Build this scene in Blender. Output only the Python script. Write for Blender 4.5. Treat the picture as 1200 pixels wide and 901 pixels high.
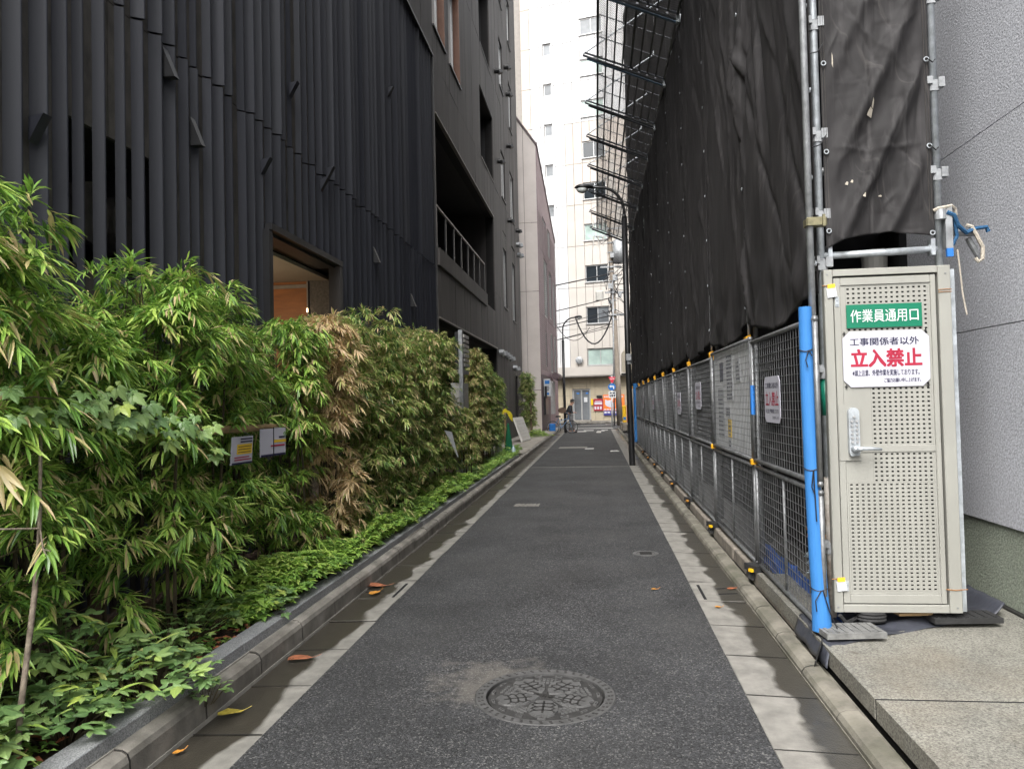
import bpy, math, random
from mathutils import Vector, Matrix, noise
R = math.radians
scene = bpy.context.scene
for o in list(bpy.data.objects):
    bpy.data.objects.remove(o)

# ------------------------------------------------------------------ camera
EYE = Vector((0.0, 0.0, 1.55))
cam_data = bpy.data.cameras.new('camera')
cam = bpy.data.objects.new('camera', cam_data)
scene.collection.objects.link(cam)
scene.camera = cam
FPX, CX, CY = 865.0, 600.0, 450.5
yc = Vector((699.0 - CX, -(470.0 - CY), -FPX)).normalized()      # street axis in camera space
up = Vector((-0.026, 1.0, 0.0)); up = (up - yc * up.dot(yc)).normalized()
xc = yc.cross(up)
cam.matrix_world = Matrix.Translation(EYE) @ Matrix((xc, yc, up)).to_4x4()
cam_data.sensor_fit = 'HORIZONTAL'
cam_data.sensor_width = 36.0
cam_data.lens = FPX / 1200.0 * 36.0
cam_data.clip_start = 0.05
cam_data.clip_end = 2000.0

# ------------------------------------------------------------------ sky, sun, exposure (soft overcast daylight)
world = bpy.data.worlds.new('World'); scene.world = world
world.use_nodes = True
wn, wl = world.node_tree.nodes, world.node_tree.links
wn.clear()
SUN_EL, SUN_AZ = R(50), R(194)          # azimuth clockwise from +Y (street axis)
sky = wn.new('ShaderNodeTexSky'); sky.sky_type = 'NISHITA'; sky.sun_disc = False
sky.sun_elevation = SUN_EL; sky.sun_rotation = SUN_AZ
sky.air_density = 1.6; sky.dust_density = 6.0; sky.ozone_density = 1.0
hs = wn.new('ShaderNodeHueSaturation'); hs.inputs['Saturation'].default_value = 0.16
bg = wn.new('ShaderNodeBackground'); bg.inputs['Strength'].default_value = 0.15
out = wn.new('ShaderNodeOutputWorld')
wl.new(sky.outputs[0], hs.inputs['Color']); wl.new(hs.outputs[0], bg.inputs['Color']); wl.new(bg.outputs[0], out.inputs['Surface'])
sun_d = bpy.data.lights.new('sun', 'SUN'); sun_d.energy = 1.25; sun_d.angle = R(36); sun_d.color = (1.0, 0.985, 0.96)
sun = bpy.data.objects.new('sun', sun_d); scene.collection.objects.link(sun)
sdir = Vector((math.sin(SUN_AZ) * math.cos(SUN_EL), math.cos(SUN_AZ) * math.cos(SUN_EL), math.sin(SUN_EL)))
sun.rotation_euler = sdir.to_track_quat('Z', 'Y').to_euler()
sun.location = sdir * 60
vs = scene.view_settings
scene.display_settings.display_device = 'sRGB'
vs.view_transform = 'Standard'; vs.look = 'None'; vs.gamma = 1.0; vs.use_curve_mapping = False
vs.exposure = 1.4
scene.cycles.max_bounces = 8
scene.cycles.diffuse_bounces = 5
scene.cycles.glossy_bounces = 3
scene.cycles.transparent_max_bounces = 8
scene.cycles.caustics_reflective = False
scene.cycles.caustics_refractive = False
scene.cycles.sample_clamp_indirect = 6.0

# ------------------------------------------------------------------ materials
MATS = {}
def s2l(c):
    return tuple((v / 12.92 if v <= 0.04045 else ((v + 0.055) / 1.055) ** 2.4) for v in c)

def pmat(name, col, rough=0.6, var=0.15, scale=6.0, bump=0.0, bscale=60.0, metal=0.0, col2=None, spec=0.5,
         stretch=(1, 1, 1), detail=6.0, bdist=0.01):
    """principled material whose colour wanders with world-space noise, with fine relief"""
    m = bpy.data.materials.new(name); m.use_nodes = True
    nt = m.node_tree; n, l = nt.nodes, nt.links
    b = n['Principled BSDF']
    b.inputs['Roughness'].default_value = rough
    b.inputs['Metallic'].default_value = metal
    b.inputs['Specular IOR Level'].default_value = spec
    geo = n.new('ShaderNodeNewGeometry')
    mp = n.new('ShaderNodeVectorMath'); mp.operation = 'MULTIPLY'; mp.inputs[1].default_value = stretch
    l.new(geo.outputs['Position'], mp.inputs[0])
    nz = n.new('ShaderNodeTexNoise'); nz.inputs['Scale'].default_value = scale; nz.inputs['Detail'].default_value = detail
    nz.inputs['Roughness'].default_value = 0.62
    l.new(mp.outputs[0], nz.inputs['Vector'])
    rp = n.new('ShaderNodeValToRGB')
    a = [max(0.0, c * (1 - var)) for c in col]
    bb = col2 if col2 else [min(1.0, c * (1 + var)) for c in col]
    rp.color_ramp.elements[0].position = 0.32; rp.color_ramp.elements[0].color = (*a, 1)
    rp.color_ramp.elements[1].position = 0.68; rp.color_ramp.elements[1].color = (*bb, 1)
    l.new(nz.outputs['Fac'], rp.inputs[0]); l.new(rp.outputs[0], b.inputs['Base Color'])
    if bump > 0:
        nb = n.new('ShaderNodeTexNoise'); nb.inputs['Scale'].default_value = bscale; nb.inputs['Detail'].default_value = 3.0
        l.new(mp.outputs[0], nb.inputs['Vector'])
        bp = n.new('ShaderNodeBump'); bp.inputs['Strength'].default_value = bump; bp.inputs['Distance'].default_value = bdist
        l.new(nb.outputs['Fac'], bp.inputs['Height']); l.new(bp.outputs[0], b.inputs['Normal'])
    MATS[name] = m
    return m

def mat(name): return MATS[name]

# ------------------------------------------------------------------ mesh building
class MB:
    def __init__(self): self.v = []; self.f = []; self.mi = []; self.at = []; self.cm = 0; self.ca = 0.5
    def add(self, vs_, fs_):
        k = len(self.v)
        self.v += [tuple(p) for p in vs_]
        for f in fs_:
            self.f.append(tuple(i + k for i in f)); self.mi.append(self.cm); self.at.append(self.ca)
    def box(self, x0, x1, y0, y1, z0, z1):
        self.add([(x0,y0,z0),(x1,y0,z0),(x1,y1,z0),(x0,y1,z0),(x0,y0,z1),(x1,y0,z1),(x1,y1,z1),(x0,y1,z1)],
                 [(0,3,2,1),(4,5,6,7),(0,1,5,4),(1,2,6,5),(2,3,7,6),(3,0,4,7)])
    def bbox(self, x0, x1, y0, y1, z0, z1, b=0.01):
        """box with chamfered upright and top edges"""
        P = lambda i: [(x0+i,y0),(x1-i,y0),(x1,y0+i),(x1,y1-i),(x1-i,y1),(x0+i,y1),(x0,y1-i),(x0,y0+i)]
        a = P(b); c = [(min(max(x,x0+b),x1-b), min(max(y,y0+b),y1-b)) for x, y in a]
        vs_ = [(x,y,z0) for x,y in a] + [(x,y,z1-b) for x,y in a] + [(x,y,z1) for x,y in c]
        fs_ = [tuple(reversed(range(8)))]
        for r in (0, 8):
            for i in range(8):
                j = (i+1) % 8; q = (r+i, r+j, r+8+j, r+8+i)
                fs_.append(q)
        fs_.append(tuple(range(16, 24)))
        self.add(vs_, fs_)
    def obox(self, c, ax, ay, az):
        c = Vector(c); ax = Vector(ax); ay = Vector(ay); az = Vector(az)
        p = [c+ax*i+ay*j+az*k for k in (-1,1) for (i,j) in ((-1,-1),(1,-1),(1,1),(-1,1))]
        self.add(p, [(0,3,2,1),(4,5,6,7),(0,1,5,4),(1,2,6,5),(2,3,7,6),(3,0,4,7)])
    def poly(self, pts): self.add(pts, [tuple(range(len(pts)))])
    def prism(self, pts, d):
        """polygon pts extruded by vector d"""
        d = Vector(d); n = len(pts); q = [Vector(p) for p in pts]
        self.add(q + [p + d for p in q], [tuple(range(n)), tuple(reversed(range(n, 2*n)))] +
                 [(i, n+i, n+(i+1) % n, (i+1) % n) for i in range(n)])
    def tube(self, pts, r, n=6, cap=True):
        pts = [Vector(p) for p in pts]; m = len(pts)
        rs = r if isinstance(r, (list, tuple)) else [r]*m
        vs_ = []; prev = None
        for i, p in enumerate(pts):
            t = (pts[min(i+1, m-1)] - pts[max(i-1, 0)])
            t = t.normalized() if t.length > 1e-9 else Vector((0,0,1))
            if prev is None:
                a = Vector((0,0,1)) if abs(t.z) < 0.9 else Vector((1,0,0))
                u = t.cross(a).normalized()
            else:
                u = (prev - t * prev.dot(t)); u = u.normalized() if u.length > 1e-6 else t.orthogonal().normalized()
            prev = u; w = t.cross(u)
            for k in range(n):
                an = 2*math.pi*k/n
                vs_.append(p + (u*math.cos(an) + w*math.sin(an))*rs[i])
        fs_ = []
        for i in range(m-1):
            for k in range(n):
                j = (k+1) % n
                fs_.append((i*n+k, i*n+j, (i+1)*n+j, (i+1)*n+k))
        if cap:
            fs_.append(tuple(reversed(range(n)))); fs_.append(tuple(range((m-1)*n, m*n)))
        self.add(vs_, fs_)
    def lathe(self, prof, n=24, c=(0,0,0)):
        vs_ = []; fs_ = []; m = len(prof)
        for r, z in prof:
            for k in range(n):
                a = 2*math.pi*k/n; vs_.append((c[0]+r*math.cos(a), c[1]+r*math.sin(a), c[2]+z))
        for i in range(m-1):
            for k in range(n):
                j = (k+1) % n; fs_.append((i*n+k, i*n+j, (i+1)*n+j, (i+1)*n+k))
        self.add(vs_, fs_)
    def grid(self, nu, nv, fn):
        vs_ = [fn(i/nu, j/nv) for j in range(nv+1) for i in range(nu+1)]
        fs_ = [(j*(nu+1)+i, j*(nu+1)+i+1, (j+1)*(nu+1)+i+1, (j+1)*(nu+1)+i) for j in range(nv) for i in range(nu)]
        self.add(vs_, fs_)
    def mesh(self, name, mats, smooth=False):
        me = bpy.data.meshes.new(name); me.from_pydata(self.v, [], self.f)
        for m in (mats if isinstance(mats, (list, tuple)) else [mats]):
            me.materials.append(mat(m) if isinstance(m, str) else m)
        if any(self.mi): me.polygons.foreach_set('material_index', self.mi)
        if any(a != 0.5 for a in self.at):
            at = me.attributes.new('tint', 'FLOAT', 'FACE'); at.data.foreach_set('value', self.at)
        if smooth: me.polygons.foreach_set('use_smooth', [True]*len(self.f))
        me.update()
        return me
    def build(self, name, mats, parent=None, smooth=False):
        return link(name, self.mesh(name, mats, smooth), parent)

COL = scene.collection.objects
def link(name, me, parent=None):
    o = bpy.data.objects.new(name, me); COL.link(o)
    if parent is not None:
        o.parent = parent
        o.matrix_parent_inverse = Matrix.Translation(-WLOC.get(parent.name, Vector((0,0,0))))
        WLOC[o.name] = WLOC.get(parent.name, Vector((0,0,0))) * 0
    return o
WLOC = {}
def thing(name, label, cat, loc=(0,0,0), group=None):
    o = bpy.data.objects.new(name, None); COL.link(o)
    o.empty_display_size = 0.2; o.location = loc; WLOC[o.name] = Vector(loc)
    o['label'] = label; o['category'] = cat
    if group: o['group'] = group
    return o
def tag(o, label, cat, group=None):
    o['label'] = label; o['category'] = cat
    if group: o['group'] = group
    return o
def struct(o): o['kind'] = 'structure'; return o
def stuff(o): o['kind'] = 'stuff'; return o
def place(me, name, parent, loc, rot=(0,0,0), sc=(1,1,1)):
    o = bpy.data.objects.new(name, me); COL.link(o)
    o.location = loc; o.rotation_euler = rot; o.scale = sc
    if parent is not None:
        o.parent = parent
        o.matrix_parent_inverse = Matrix.Translation(-WLOC.get(parent.name, Vector((0,0,0))))
    return o
def copy_tree(o, parent=None):
    c = o.copy(); COL.link(c)
    if parent is not None:
        c.parent = parent; c.matrix_parent_inverse = o.matrix_parent_inverse.copy()
    for ch in list(o.children): copy_tree(ch, c)
    return c

def lettering(body, org, u, v, w, h, m, parent, bold=0.0, lift=0.0015, name='lettering', fit=True):
    """flat print of the given words filling the rectangle org + a*u*w + b*v*h"""
    cu = bpy.data.curves.new('print', 'FONT'); cu.body = body; cu.size = 1.0; cu.offset = bold; cu.resolution_u = 2
    t = bpy.data.objects.new('print', cu); COL.link(t)
    dg = bpy.context.evaluated_depsgraph_get()
    me = bpy.data.meshes.new_from_object(t.evaluated_get(dg))
    bpy.data.objects.remove(t); bpy.data.curves.remove(cu)
    xs = [p.co.x for p in me.vertices]; ys = [p.co.y for p in me.vertices]
    if not xs: return None
    x0, x1, y0, y1 = min(xs), max(xs), min(ys), max(ys)
    u = Vector(u); v = Vector(v); nrm = u.cross(v); org = Vector(org)
    sx, sy = w/(x1-x0), h/max(1e-6, (y1-y0))
    for p in me.vertices:
        p.co = org + u*((p.co.x-x0)*sx) + v*((p.co.y-y0)*sy) + nrm*lift
    me.materials.clear(); me.materials.append(mat(m)); me.name = name
    return link(name, me, parent)

def plate(mb, org, u, v, w, h, t=0.004, cut=0.0):
    """thin board with optional clipped corners, lying behind its front plane"""
    u = Vector(u); v = Vector(v); n = u.cross(v); o = Vector(org)
    if cut: pts = [(cut,0),(w-cut,0),(w,cut),(w,h-cut),(w-cut,h),(cut,h),(0,h-cut),(0,cut)]
    else: pts = [(0,0),(w,0),(w,h),(0,h)]
    mb.prism([o+u*a+v*b for a, b in pts], -n*t)

def facade(parent, org, u, n, ucuts, zcuts, openings, thick, mfn, gap=0.006, name='wall_panel', back_mat='joint_dark', back=0.25, jit=0.004, rnd=None, uz=None):
    """wall of separate panels with recessed joints; openings stay open. org at u=0,z=0; n points outwards."""
    rnd = rnd or random.Random(5)
    o = Vector(org); u = Vector(u); n = Vector(n); z = Vector((0,0,1))
    edges = sorted({e for op in openings for e in op[:2]})
    cuts = sorted(set([c for c in ucuts if all(abs(c-e) > 0.12 for e in edges)] + edges))
    lo, hi = min(ucuts), max(ucuts)
    cuts = [c for c in cuts if lo-1e-6 <= c <= hi+1e-6]
    if lo not in cuts: cuts.insert(0, lo)
    if hi not in cuts: cuts.append(hi)
    bm = MB()
    for a, b in zip(cuts, cuts[1:]):
        if b - a < 0.02: continue
        mid = (a+b)/2
        ops = [(q[2], q[3]) for q in openings if q[0]-1e-6 <= mid <= q[1]+1e-6]
        ze = {e for q in ops for e in q}
        zs = sorted(set([c for c in zcuts if all(abs(c-e) > 0.1 for e in ze)]) | ze)
        for z0, z1 in zip(zs, zs[1:]):
            zm = (z0+z1)/2
            if z1-z0 < 0.02 or any(q[0] < zm < q[1] for q in ops): continue
            if uz and not uz(mid, zm): continue
            j = rnd.uniform(-jit, jit)
            du = u*((b-a)/2-gap/2); dz = z*((z1-z0)/2-gap/2); dn = n*(thick/2)
            p = MB(); p.obox(o + u*mid + z*zm - n*(thick/2) + n*j, du, dn, dz)
            p.build(name, mfn(mid, zm), parent)
            bm.obox(o + u*mid + z*zm - n*(thick+back/2), u*((b-a)/2+0.001), n*(back/2-0.002), z*((z1-z0)/2+0.001))
    if bm.v: bm.build('wall_core', back_mat, parent)

def window(parent, org, u, n, w, h, frame='alu_frame', glass='glass_dark', fr=0.05, depth=0.12, mull=1, back=True, name='window'):
    """framed window set back by depth in an opening; org = lower left corner on the wall face"""
    o = Vector(org); u = Vector(u); n = Vector(n); z = Vector((0,0,1)); c = o - n*depth
    m = MB()
    def bar(a0, a1, b0, b1, t=0.05):
        m.obox(c + u*((a0+a1)/2) + z*((b0+b1)/2), u*((a1-a0)/2), n*(t/2), z*((b1-b0)/2))
    bar(0, fr, 0, h); bar(w-fr, w, 0, h); bar(fr, w-fr, 0, fr); bar(fr, w-fr, h-fr, h)
    for k in range(1, mull+1):
        x = w*k/(mull+1); bar(x-fr*0.4, x+fr*0.4, fr, h-fr, 0.04)
    f = m.build(name, frame, parent)
    for k in range(mull+1):
        x0 = fr if k == 0 else w*k/(mull+1)+fr*0.4
        x1 = w-fr if k == mull else w*(k+1)/(mull+1)-fr*0.4
        g = MB(); g.obox(c - n*0.008 + u*((x0+x1)/2) + z*(h/2), u*((x1-x0)/2), n*0.004, z*(h/2-fr))
        p = g.build('pane', glass if isinstance(glass, str) else glass[k % len(glass)], None)
        p.parent = f
    return f
# ------------------------------------------------------------------ palette (real-world base colours)
def asphalt():
    m = pmat('asphalt', (0.0405,0.0412,0.0437), 0.72, 0.3, 1.3, 0.9, 240, bdist=0.006, spec=0.4)
    nt = m.node_tree; n, l = nt.nodes, nt.links; b = n['Principled BSDF']
    geo = n.new('ShaderNodeNewGeometry')
    vo = n.new('ShaderNodeTexVoronoi'); vo.inputs['Scale'].default_value = 135; l.new(geo.outputs['Position'], vo.inputs['Vector'])
    rp = n.new('ShaderNodeValToRGB'); e = rp.color_ramp.elements
    e[0].position = 0.0; e[0].color = (0.25,0.25,0.25,1); e[1].position = 0.88; e[1].color = (1.45,1.44,1.42,1)
    x = e.new(0.96); x.color = (3.4,3.3,3.0,1)
    sep = n.new('ShaderNodeSeparateColor'); l.new(vo.outputs['Color'], sep.inputs[0]); l.new(sep.outputs[0], rp.inputs[0])
    mx = n.new('ShaderNodeMix'); mx.data_type = 'RGBA'; mx.blend_type = 'MULTIPLY'; mx.inputs[0].default_value = 1.0
    src = b.inputs['Base Color'].links[0].from_socket
    l.new(src, mx.inputs[6]); l.new(rp.outputs[0], mx.inputs[7]); l.new(mx.outputs[2], b.inputs['Base Color'])
    # pale worn dust around the iron cover
    vd = n.new('ShaderNodeVectorMath'); vd.operation = 'DISTANCE'; l.new(geo.outputs['Position'], vd.inputs[0]); vd.inputs[1].default_value = (-0.62, 4.12, 0)
    nz = n.new('ShaderNodeTexNoise'); nz.inputs['Scale'].default_value = 9; l.new(geo.outputs['Position'], nz.inputs['Vector'])
    ad = n.new('ShaderNodeMath'); ad.operation = 'MULTIPLY_ADD'; l.new(nz.outputs['Fac'], ad.inputs[0]); ad.inputs[1].default_value = 0.75; l.new(vd.outputs['Value'], ad.inputs[2])
    mr = n.new('ShaderNodeMapRange'); mr.inputs[1].default_value = 0.78; mr.inputs[2].default_value = 0.46; mr.inputs[3].default_value = 0; mr.inputs[4].default_value = 0.5
    l.new(ad.outputs[0], mr.inputs[0])
    m2 = n.new('ShaderNodeMix'); m2.data_type = 'RGBA'; l.new(mr.outputs[0], m2.inputs[0]); l.new(mx.outputs[2], m2.inputs[6]); m2.inputs[7].default_value = (0.17,0.155,0.135,1)
    l.new(m2.outputs[2], b.inputs['Base Color'])
    hb = n.new('ShaderNodeBump'); hb.inputs['Strength'].default_value = 0.7; hb.inputs['Distance'].default_value = 0.004
    l.new(vo.outputs['Distance'], hb.inputs['Height']); hb.invert = True
    l.new(b.inputs['Normal'].links[0].from_socket, hb.inputs['Normal']); l.new(hb.outputs[0], b.inputs['Normal'])
asphalt()

def wet_concrete(name, dry, wet, side, edge):
    """gutter concrete: a dark wet run along the kerb, with a wandering edge (a real stain)"""
    m = pmat(name, dry, 0.75, 0.25, 7, 0.5, 130, bdist=0.004)
    nt = m.node_tree; n, l = nt.nodes, nt.links; b = n['Principled BSDF']
    geo = n.new('ShaderNodeNewGeometry'); sp = n.new('ShaderNodeSeparateXYZ'); l.new(geo.outputs['Position'], sp.inputs[0])
    nz = n.new('ShaderNodeTexNoise'); nz.inputs['Scale'].default_value = 2.4; nz.inputs['Detail'].default_value = 5
    l.new(geo.outputs['Position'], nz.inputs['Vector'])
    ad = n.new('ShaderNodeMath'); ad.operation = 'MULTIPLY_ADD'; l.new(nz.outputs['Fac'], ad.inputs[0]); ad.inputs[1].default_value = 0.36*side; l.new(sp.outputs[0], ad.inputs[2])
    mr = n.new('ShaderNodeMapRange'); l.new(ad.outputs[0], mr.inputs[0])
    e = edge + 0.18*side
    mr.inputs[1].default_value = e - 0.02*side; mr.inputs[2].default_value = e + 0.02*side
    mx = n.new('ShaderNodeMix'); mx.data_type = 'RGBA'; l.new(mr.outputs[0], mx.inputs[0])
    l.new(b.inputs['Base Color'].links[0].from_socket, mx.inputs[6])
    n2 = n.new('ShaderNodeTexNoise'); n2.inputs['Scale'].default_value = 14; l.new(geo.outputs['Position'], n2.inputs['Vector'])
    r2 = n.new('ShaderNodeValToRGB'); r2.color_ramp.elements[0].color = (*[c*0.7 for c in wet], 1); r2.color_ramp.elements[1].color = (*[c*1.35 for c in wet], 1)
    l.new(n2.outputs['Fac'], r2.inputs[0]); l.new(r2.outputs[0], mx.inputs[7]); l.new(mx.outputs[2], b.inputs['Base Color'])
    rr = n.new('ShaderNodeMapRange'); l.new(mr.outputs[0], rr.inputs[0]); rr.inputs[3].default_value = 0.75; rr.inputs[4].default_value = 0.3
    l.new(rr.outputs[0], b.inputs['Roughness'])
wet_concrete('gutter_left', (0.205,0.196,0.175), (0.043,0.038,0.03), -1, -1.735)
wet_concrete('gutter_right', (0.21,0.2,0.18), (0.05,0.046,0.038), 1, 0.955)
pmat('kerb_concrete', (0.22,0.205,0.18), 0.8, 0.4, 5, 0.6, 120, bdist=0.004)
pmat('kerb_mossy', (0.16,0.15,0.12), 0.85, 0.5, 4, 0.6, 110, col2=(0.25,0.23,0.19), bdist=0.004)
pmat('mortar', (0.36,0.34,0.3), 0.9, 0.2, 10)
def granite(name, base, scale=150, lo=0.45, hi=1.6):
    m = pmat(name, base, 0.6, 0.18, 3, 0.15, 180, bdist=0.002)
    nt = m.node_tree; n, l = nt.nodes, nt.links; b = n['Principled BSDF']
    geo = n.new('ShaderNodeNewGeometry'); vo = n.new('ShaderNodeTexNoise'); vo.inputs['Scale'].default_value = scale; vo.inputs['Detail'].default_value = 4
    vo.inputs['Roughness'].default_value = 0.75
    l.new(geo.outputs['Position'], vo.inputs['Vector'])
    rp = n.new('ShaderNodeValToRGB'); e = rp.color_ramp.elements
    e[0].position = 0.36; e[0].color = (lo,lo,lo,1); e[1].position = 0.62; e[1].color = (hi,hi,hi,1)
    l.new(vo.outputs['Fac'], rp.inputs[0])
    mx = n.new('ShaderNodeMix'); mx.data_type = 'RGBA'; mx.blend_type = 'MULTIPLY'; mx.inputs[0].default_value = 1
    l.new(b.inputs['Base Color'].links[0].from_socket, mx.inputs[6]); l.new(rp.outputs[0], mx.inputs[7]); l.new(mx.outputs[2], b.inputs['Base Color'])
granite('granite_grey', (0.25,0.255,0.26))
granite('granite_beige', (0.17,0.164,0.142), 110, 0.3, 1.75)
def stains(name, col, sc, lo, hi, amt):
    m = MATS[name]; n, l = m.node_tree.nodes, m.node_tree.links; b = n['Principled BSDF']
    geo = n.new('ShaderNodeNewGeometry'); nz = n.new('ShaderNodeTexNoise'); nz.inputs['Scale'].default_value = sc; nz.inputs['Detail'].default_value = 6; l.new(geo.outputs['Position'], nz.inputs['Vector'])
    rp = n.new('ShaderNodeValToRGB'); e = rp.color_ramp.elements; e[0].position = lo; e[0].color = (0,0,0,1); e[1].position = hi; e[1].color = (amt,amt,amt,1); l.new(nz.outputs['Fac'], rp.inputs[0])
    mx = n.new('ShaderNodeMix'); mx.data_type = 'RGBA'; l.new(rp.outputs[0], mx.inputs[0]); l.new(b.inputs['Base Color'].links[0].from_socket, mx.inputs[6]); mx.inputs[7].default_value = (*col,1); l.new(mx.outputs[2], b.inputs['Base Color'])
stains('granite_beige', (0.17,0.13,0.085), 1.9, 0.5, 0.75, 0.4)
stains('granite_beige', (0.07,0.055,0.045), 7.0, 0.68, 0.74, 0.8)
pmat('paving_beige', (0.3,0.275,0.235), 0.8, 0.2, 4, 0.3, 90)
pmat('soil', (0.045,0.032,0.022), 0.95, 0.5, 18, 1.0, 60, col2=(0.1,0.06,0.035), bdist=0.02)
pmat('ground_far', (0.09,0.088,0.085), 0.9, 0.2, 2)
pmat('road_paint', (0.7,0.69,0.65), 0.7, 0.25, 25)
pmat('concrete_patch', (0.2,0.19,0.17), 0.85, 0.3, 12)
pmat('iron_worn', (0.095,0.094,0.093), 0.5, 0.25, 14, 0.3, 150, metal=0.25, bdist=0.002)
pmat('iron_rim', (0.082,0.081,0.08), 0.5, 0.3, 14, 0.3, 150, metal=0.2, bdist=0.002)
pmat('iron_plate', (0.03,0.029,0.028), 0.6, 0.4, 16, 0.3, 150, metal=0.1, bdist=0.002)
pmat('iron_dark', (0.016,0.015,0.014), 0.6, 0.4, 20, 0.4, 120)
pmat('void', (0.004,0.004,0.005), 0.9, 0.1, 5)
# left buildings
pmat('slat_black', (0.0165,0.0183,0.027), 0.55, 0.14, 1.2, 0.12, 220, stretch=(1,1,0.25), bdist=0.002, spec=0.45)
pmat('slat_black_b', (0.021,0.023,0.0315), 0.55, 0.16, 1.0, 0.12, 220, stretch=(1,1,0.25), bdist=0.002, spec=0.45)
pmat('slat_black_c', (0.0165,0.0185,0.0265), 0.5, 0.16, 1.0, 0.12, 220, stretch=(1,1,0.25), bdist=0.002, spec=0.45)
pmat('board_rough', (0.06,0.055,0.05), 0.85, 0.3, 9, 0.6, 200, col2=(0.1,0.091,0.08), stretch=(1,1,0.5), bdist=0.004)
pmat('dark_panel', (0.062,0.055,0.053), 0.7, 0.22, 2.5, 0.25, 130, stretch=(1,1,0.12), bdist=0.003)
pmat('dark_panel_b', (0.07,0.063,0.06), 0.7, 0.2, 3.1, 0.25, 130, stretch=(1,1,0.12), bdist=0.003)
pmat('dark_panel_c', (0.054,0.048,0.047), 0.7, 0.22, 2.2, 0.25, 130, stretch=(1,1,0.12), bdist=0.003)
pmat('joint_dark', (0.012,0.011,0.011), 0.9, 0.2, 5)
pmat('trim_black', (0.02,0.02,0.022), 0.45, 0.15, 5)
pmat('trim_light', (0.22,0.2,0.18), 0.5, 0.15, 8)
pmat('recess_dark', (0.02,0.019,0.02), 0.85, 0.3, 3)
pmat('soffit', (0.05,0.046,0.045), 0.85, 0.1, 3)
pmat('room_ceiling', (0.29,0.265,0.225), 0.8, 0.05, 3)
pmat('room_wood', (0.26,0.1,0.03), 0.5, 0.25, 3, stretch=(1,1,7))
pmat('room_stone', (0.1,0.095,0.09), 0.8, 0.35, 30)
pmat('brown_reveal', (0.13,0.055,0.03), 0.5, 0.15, 6)
pmat('beige_wall', (0.6,0.545,0.515), 0.8, 0.06, 1.5, 0.1, 90)
pmat('beige_light', (0.6,0.54,0.48), 0.8, 0.06, 1.5, 0.1, 90)
pmat('purple_tile', (0.24,0.165,0.185), 0.5, 0.18, 5)
pmat('purple_dark', (0.1,0.07,0.078), 0.6, 0.2, 5)
pmat('beige_joint', (0.2,0.17,0.155), 0.9, 0.1, 5)
# far tower
pmat('tower_white', (0.48,0.48,0.485), 0.75, 0.04, 0.9, 0.1, 40)
pmat('tower_white_b', (0.45,0.45,0.455), 0.75, 0.05, 0.9)
pmat('tower_cream', (0.4,0.372,0.34), 0.75, 0.05, 0.9)
pmat('tower_pink', (0.42,0.375,0.335), 0.75, 0.05, 0.9)
pmat('tower_joint', (0.25,0.23,0.21), 0.9, 0.1, 4)
pmat('shop_tile', (0.36,0.31,0.225), 0.6, 0.1, 30)
# metals and small stuff
pmat('brass', (0.22,0.2,0.12), 0.45, 0.3, 20, metal=0.5)
pmat('galv', (0.42,0.45,0.475), 0.45, 0.3, 14, 0.1, 90, metal=0.45)
pmat('wire_steel', (0.2,0.205,0.21), 0.5, 0.3, 14, metal=0.6)
pmat('galv_dull', (0.3,0.31,0.32), 0.55, 0.3, 12, 0.15, 90, metal=0.55)
pmat('pole_rusty', (0.22,0.16,0.12), 0.75, 0.5, 9, 0.3, 80, col2=(0.4,0.38,0.35))
pmat('alu_frame', (0.45,0.45,0.45), 0.4, 0.1, 8, metal=0.5)
pmat('frame_black', (0.018,0.018,0.02), 0.4, 0.1, 8)
pmat('glass_dark', (0.02,0.025,0.03), 0.06, 0.2, 0.6, spec=0.9)
pmat('glass_pale', (0.3,0.38,0.35), 0.2, 0.25, 1.2, spec=0.7)
pmat('glass_white', (0.7,0.73,0.72), 0.15, 0.2, 0.8, spec=0.8)
pmat('glass_grey', (0.13,0.14,0.15), 0.1, 0.4, 0.5, spec=0.8)
pmat('paint_black', (0.012,0.012,0.013), 0.38, 0.2, 6)
pmat('canopy_steel', (0.05,0.053,0.062), 0.4, 0.3, 6, metal=0.2)
pmat('canopy_blue', (0.06,0.1,0.15), 0.45, 0.3, 6)
pmat('door_cream', (0.285,0.282,0.255), 0.45, 0.09, 4, 0.05, 60, stretch=(1,1,0.35))
pmat('sign_green', (0.0,0.15,0.08), 0.45, 0.04, 4)
pmat('sign_white', (0.49,0.485,0.545), 0.5, 0.04, 8)
pmat('ink_navy', (0.012,0.012,0.045), 0.6, 0.1, 9)
pmat('ink_red', (0.33,0.008,0.035), 0.55, 0.08, 9)
pmat('ink_white', (0.66,0.68,0.67), 0.5, 0.03, 9)
pmat('ink_yellow', (0.75,0.5,0.03), 0.55, 0.08, 20)
pmat('ink_blue', (0.02,0.16,0.5), 0.5, 0.08, 9)
pmat('paper', (0.5,0.51,0.53), 0.6, 0.08, 14)
pmat('clear_sheet', (0.75,0.76,0.78), 0.35, 0.2, 5)
pmat('foam_blue', (0.03,0.17,0.45), 0.75, 0.06, 6, 0.2, 160, bdist=0.002)
pmat('rubber', (0.02,0.02,0.02), 0.8, 0.3, 12, 0.3, 70)
pmat('tarp_grey', (0.045,0.048,0.06), 0.45, 0.25, 9, 0.3, 25)
pmat('tarp_blue', (0.02,0.1,0.42), 0.5, 0.2, 9)
pmat('tape_green', (0.005,0.14,0.09), 0.4, 0.1, 9)
pmat('yellow_cap', (0.7,0.34,0.01), 0.5, 0.15, 15)
pmat('cardboard', (0.45,0.3,0.15), 0.85, 0.1, 12)
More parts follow.
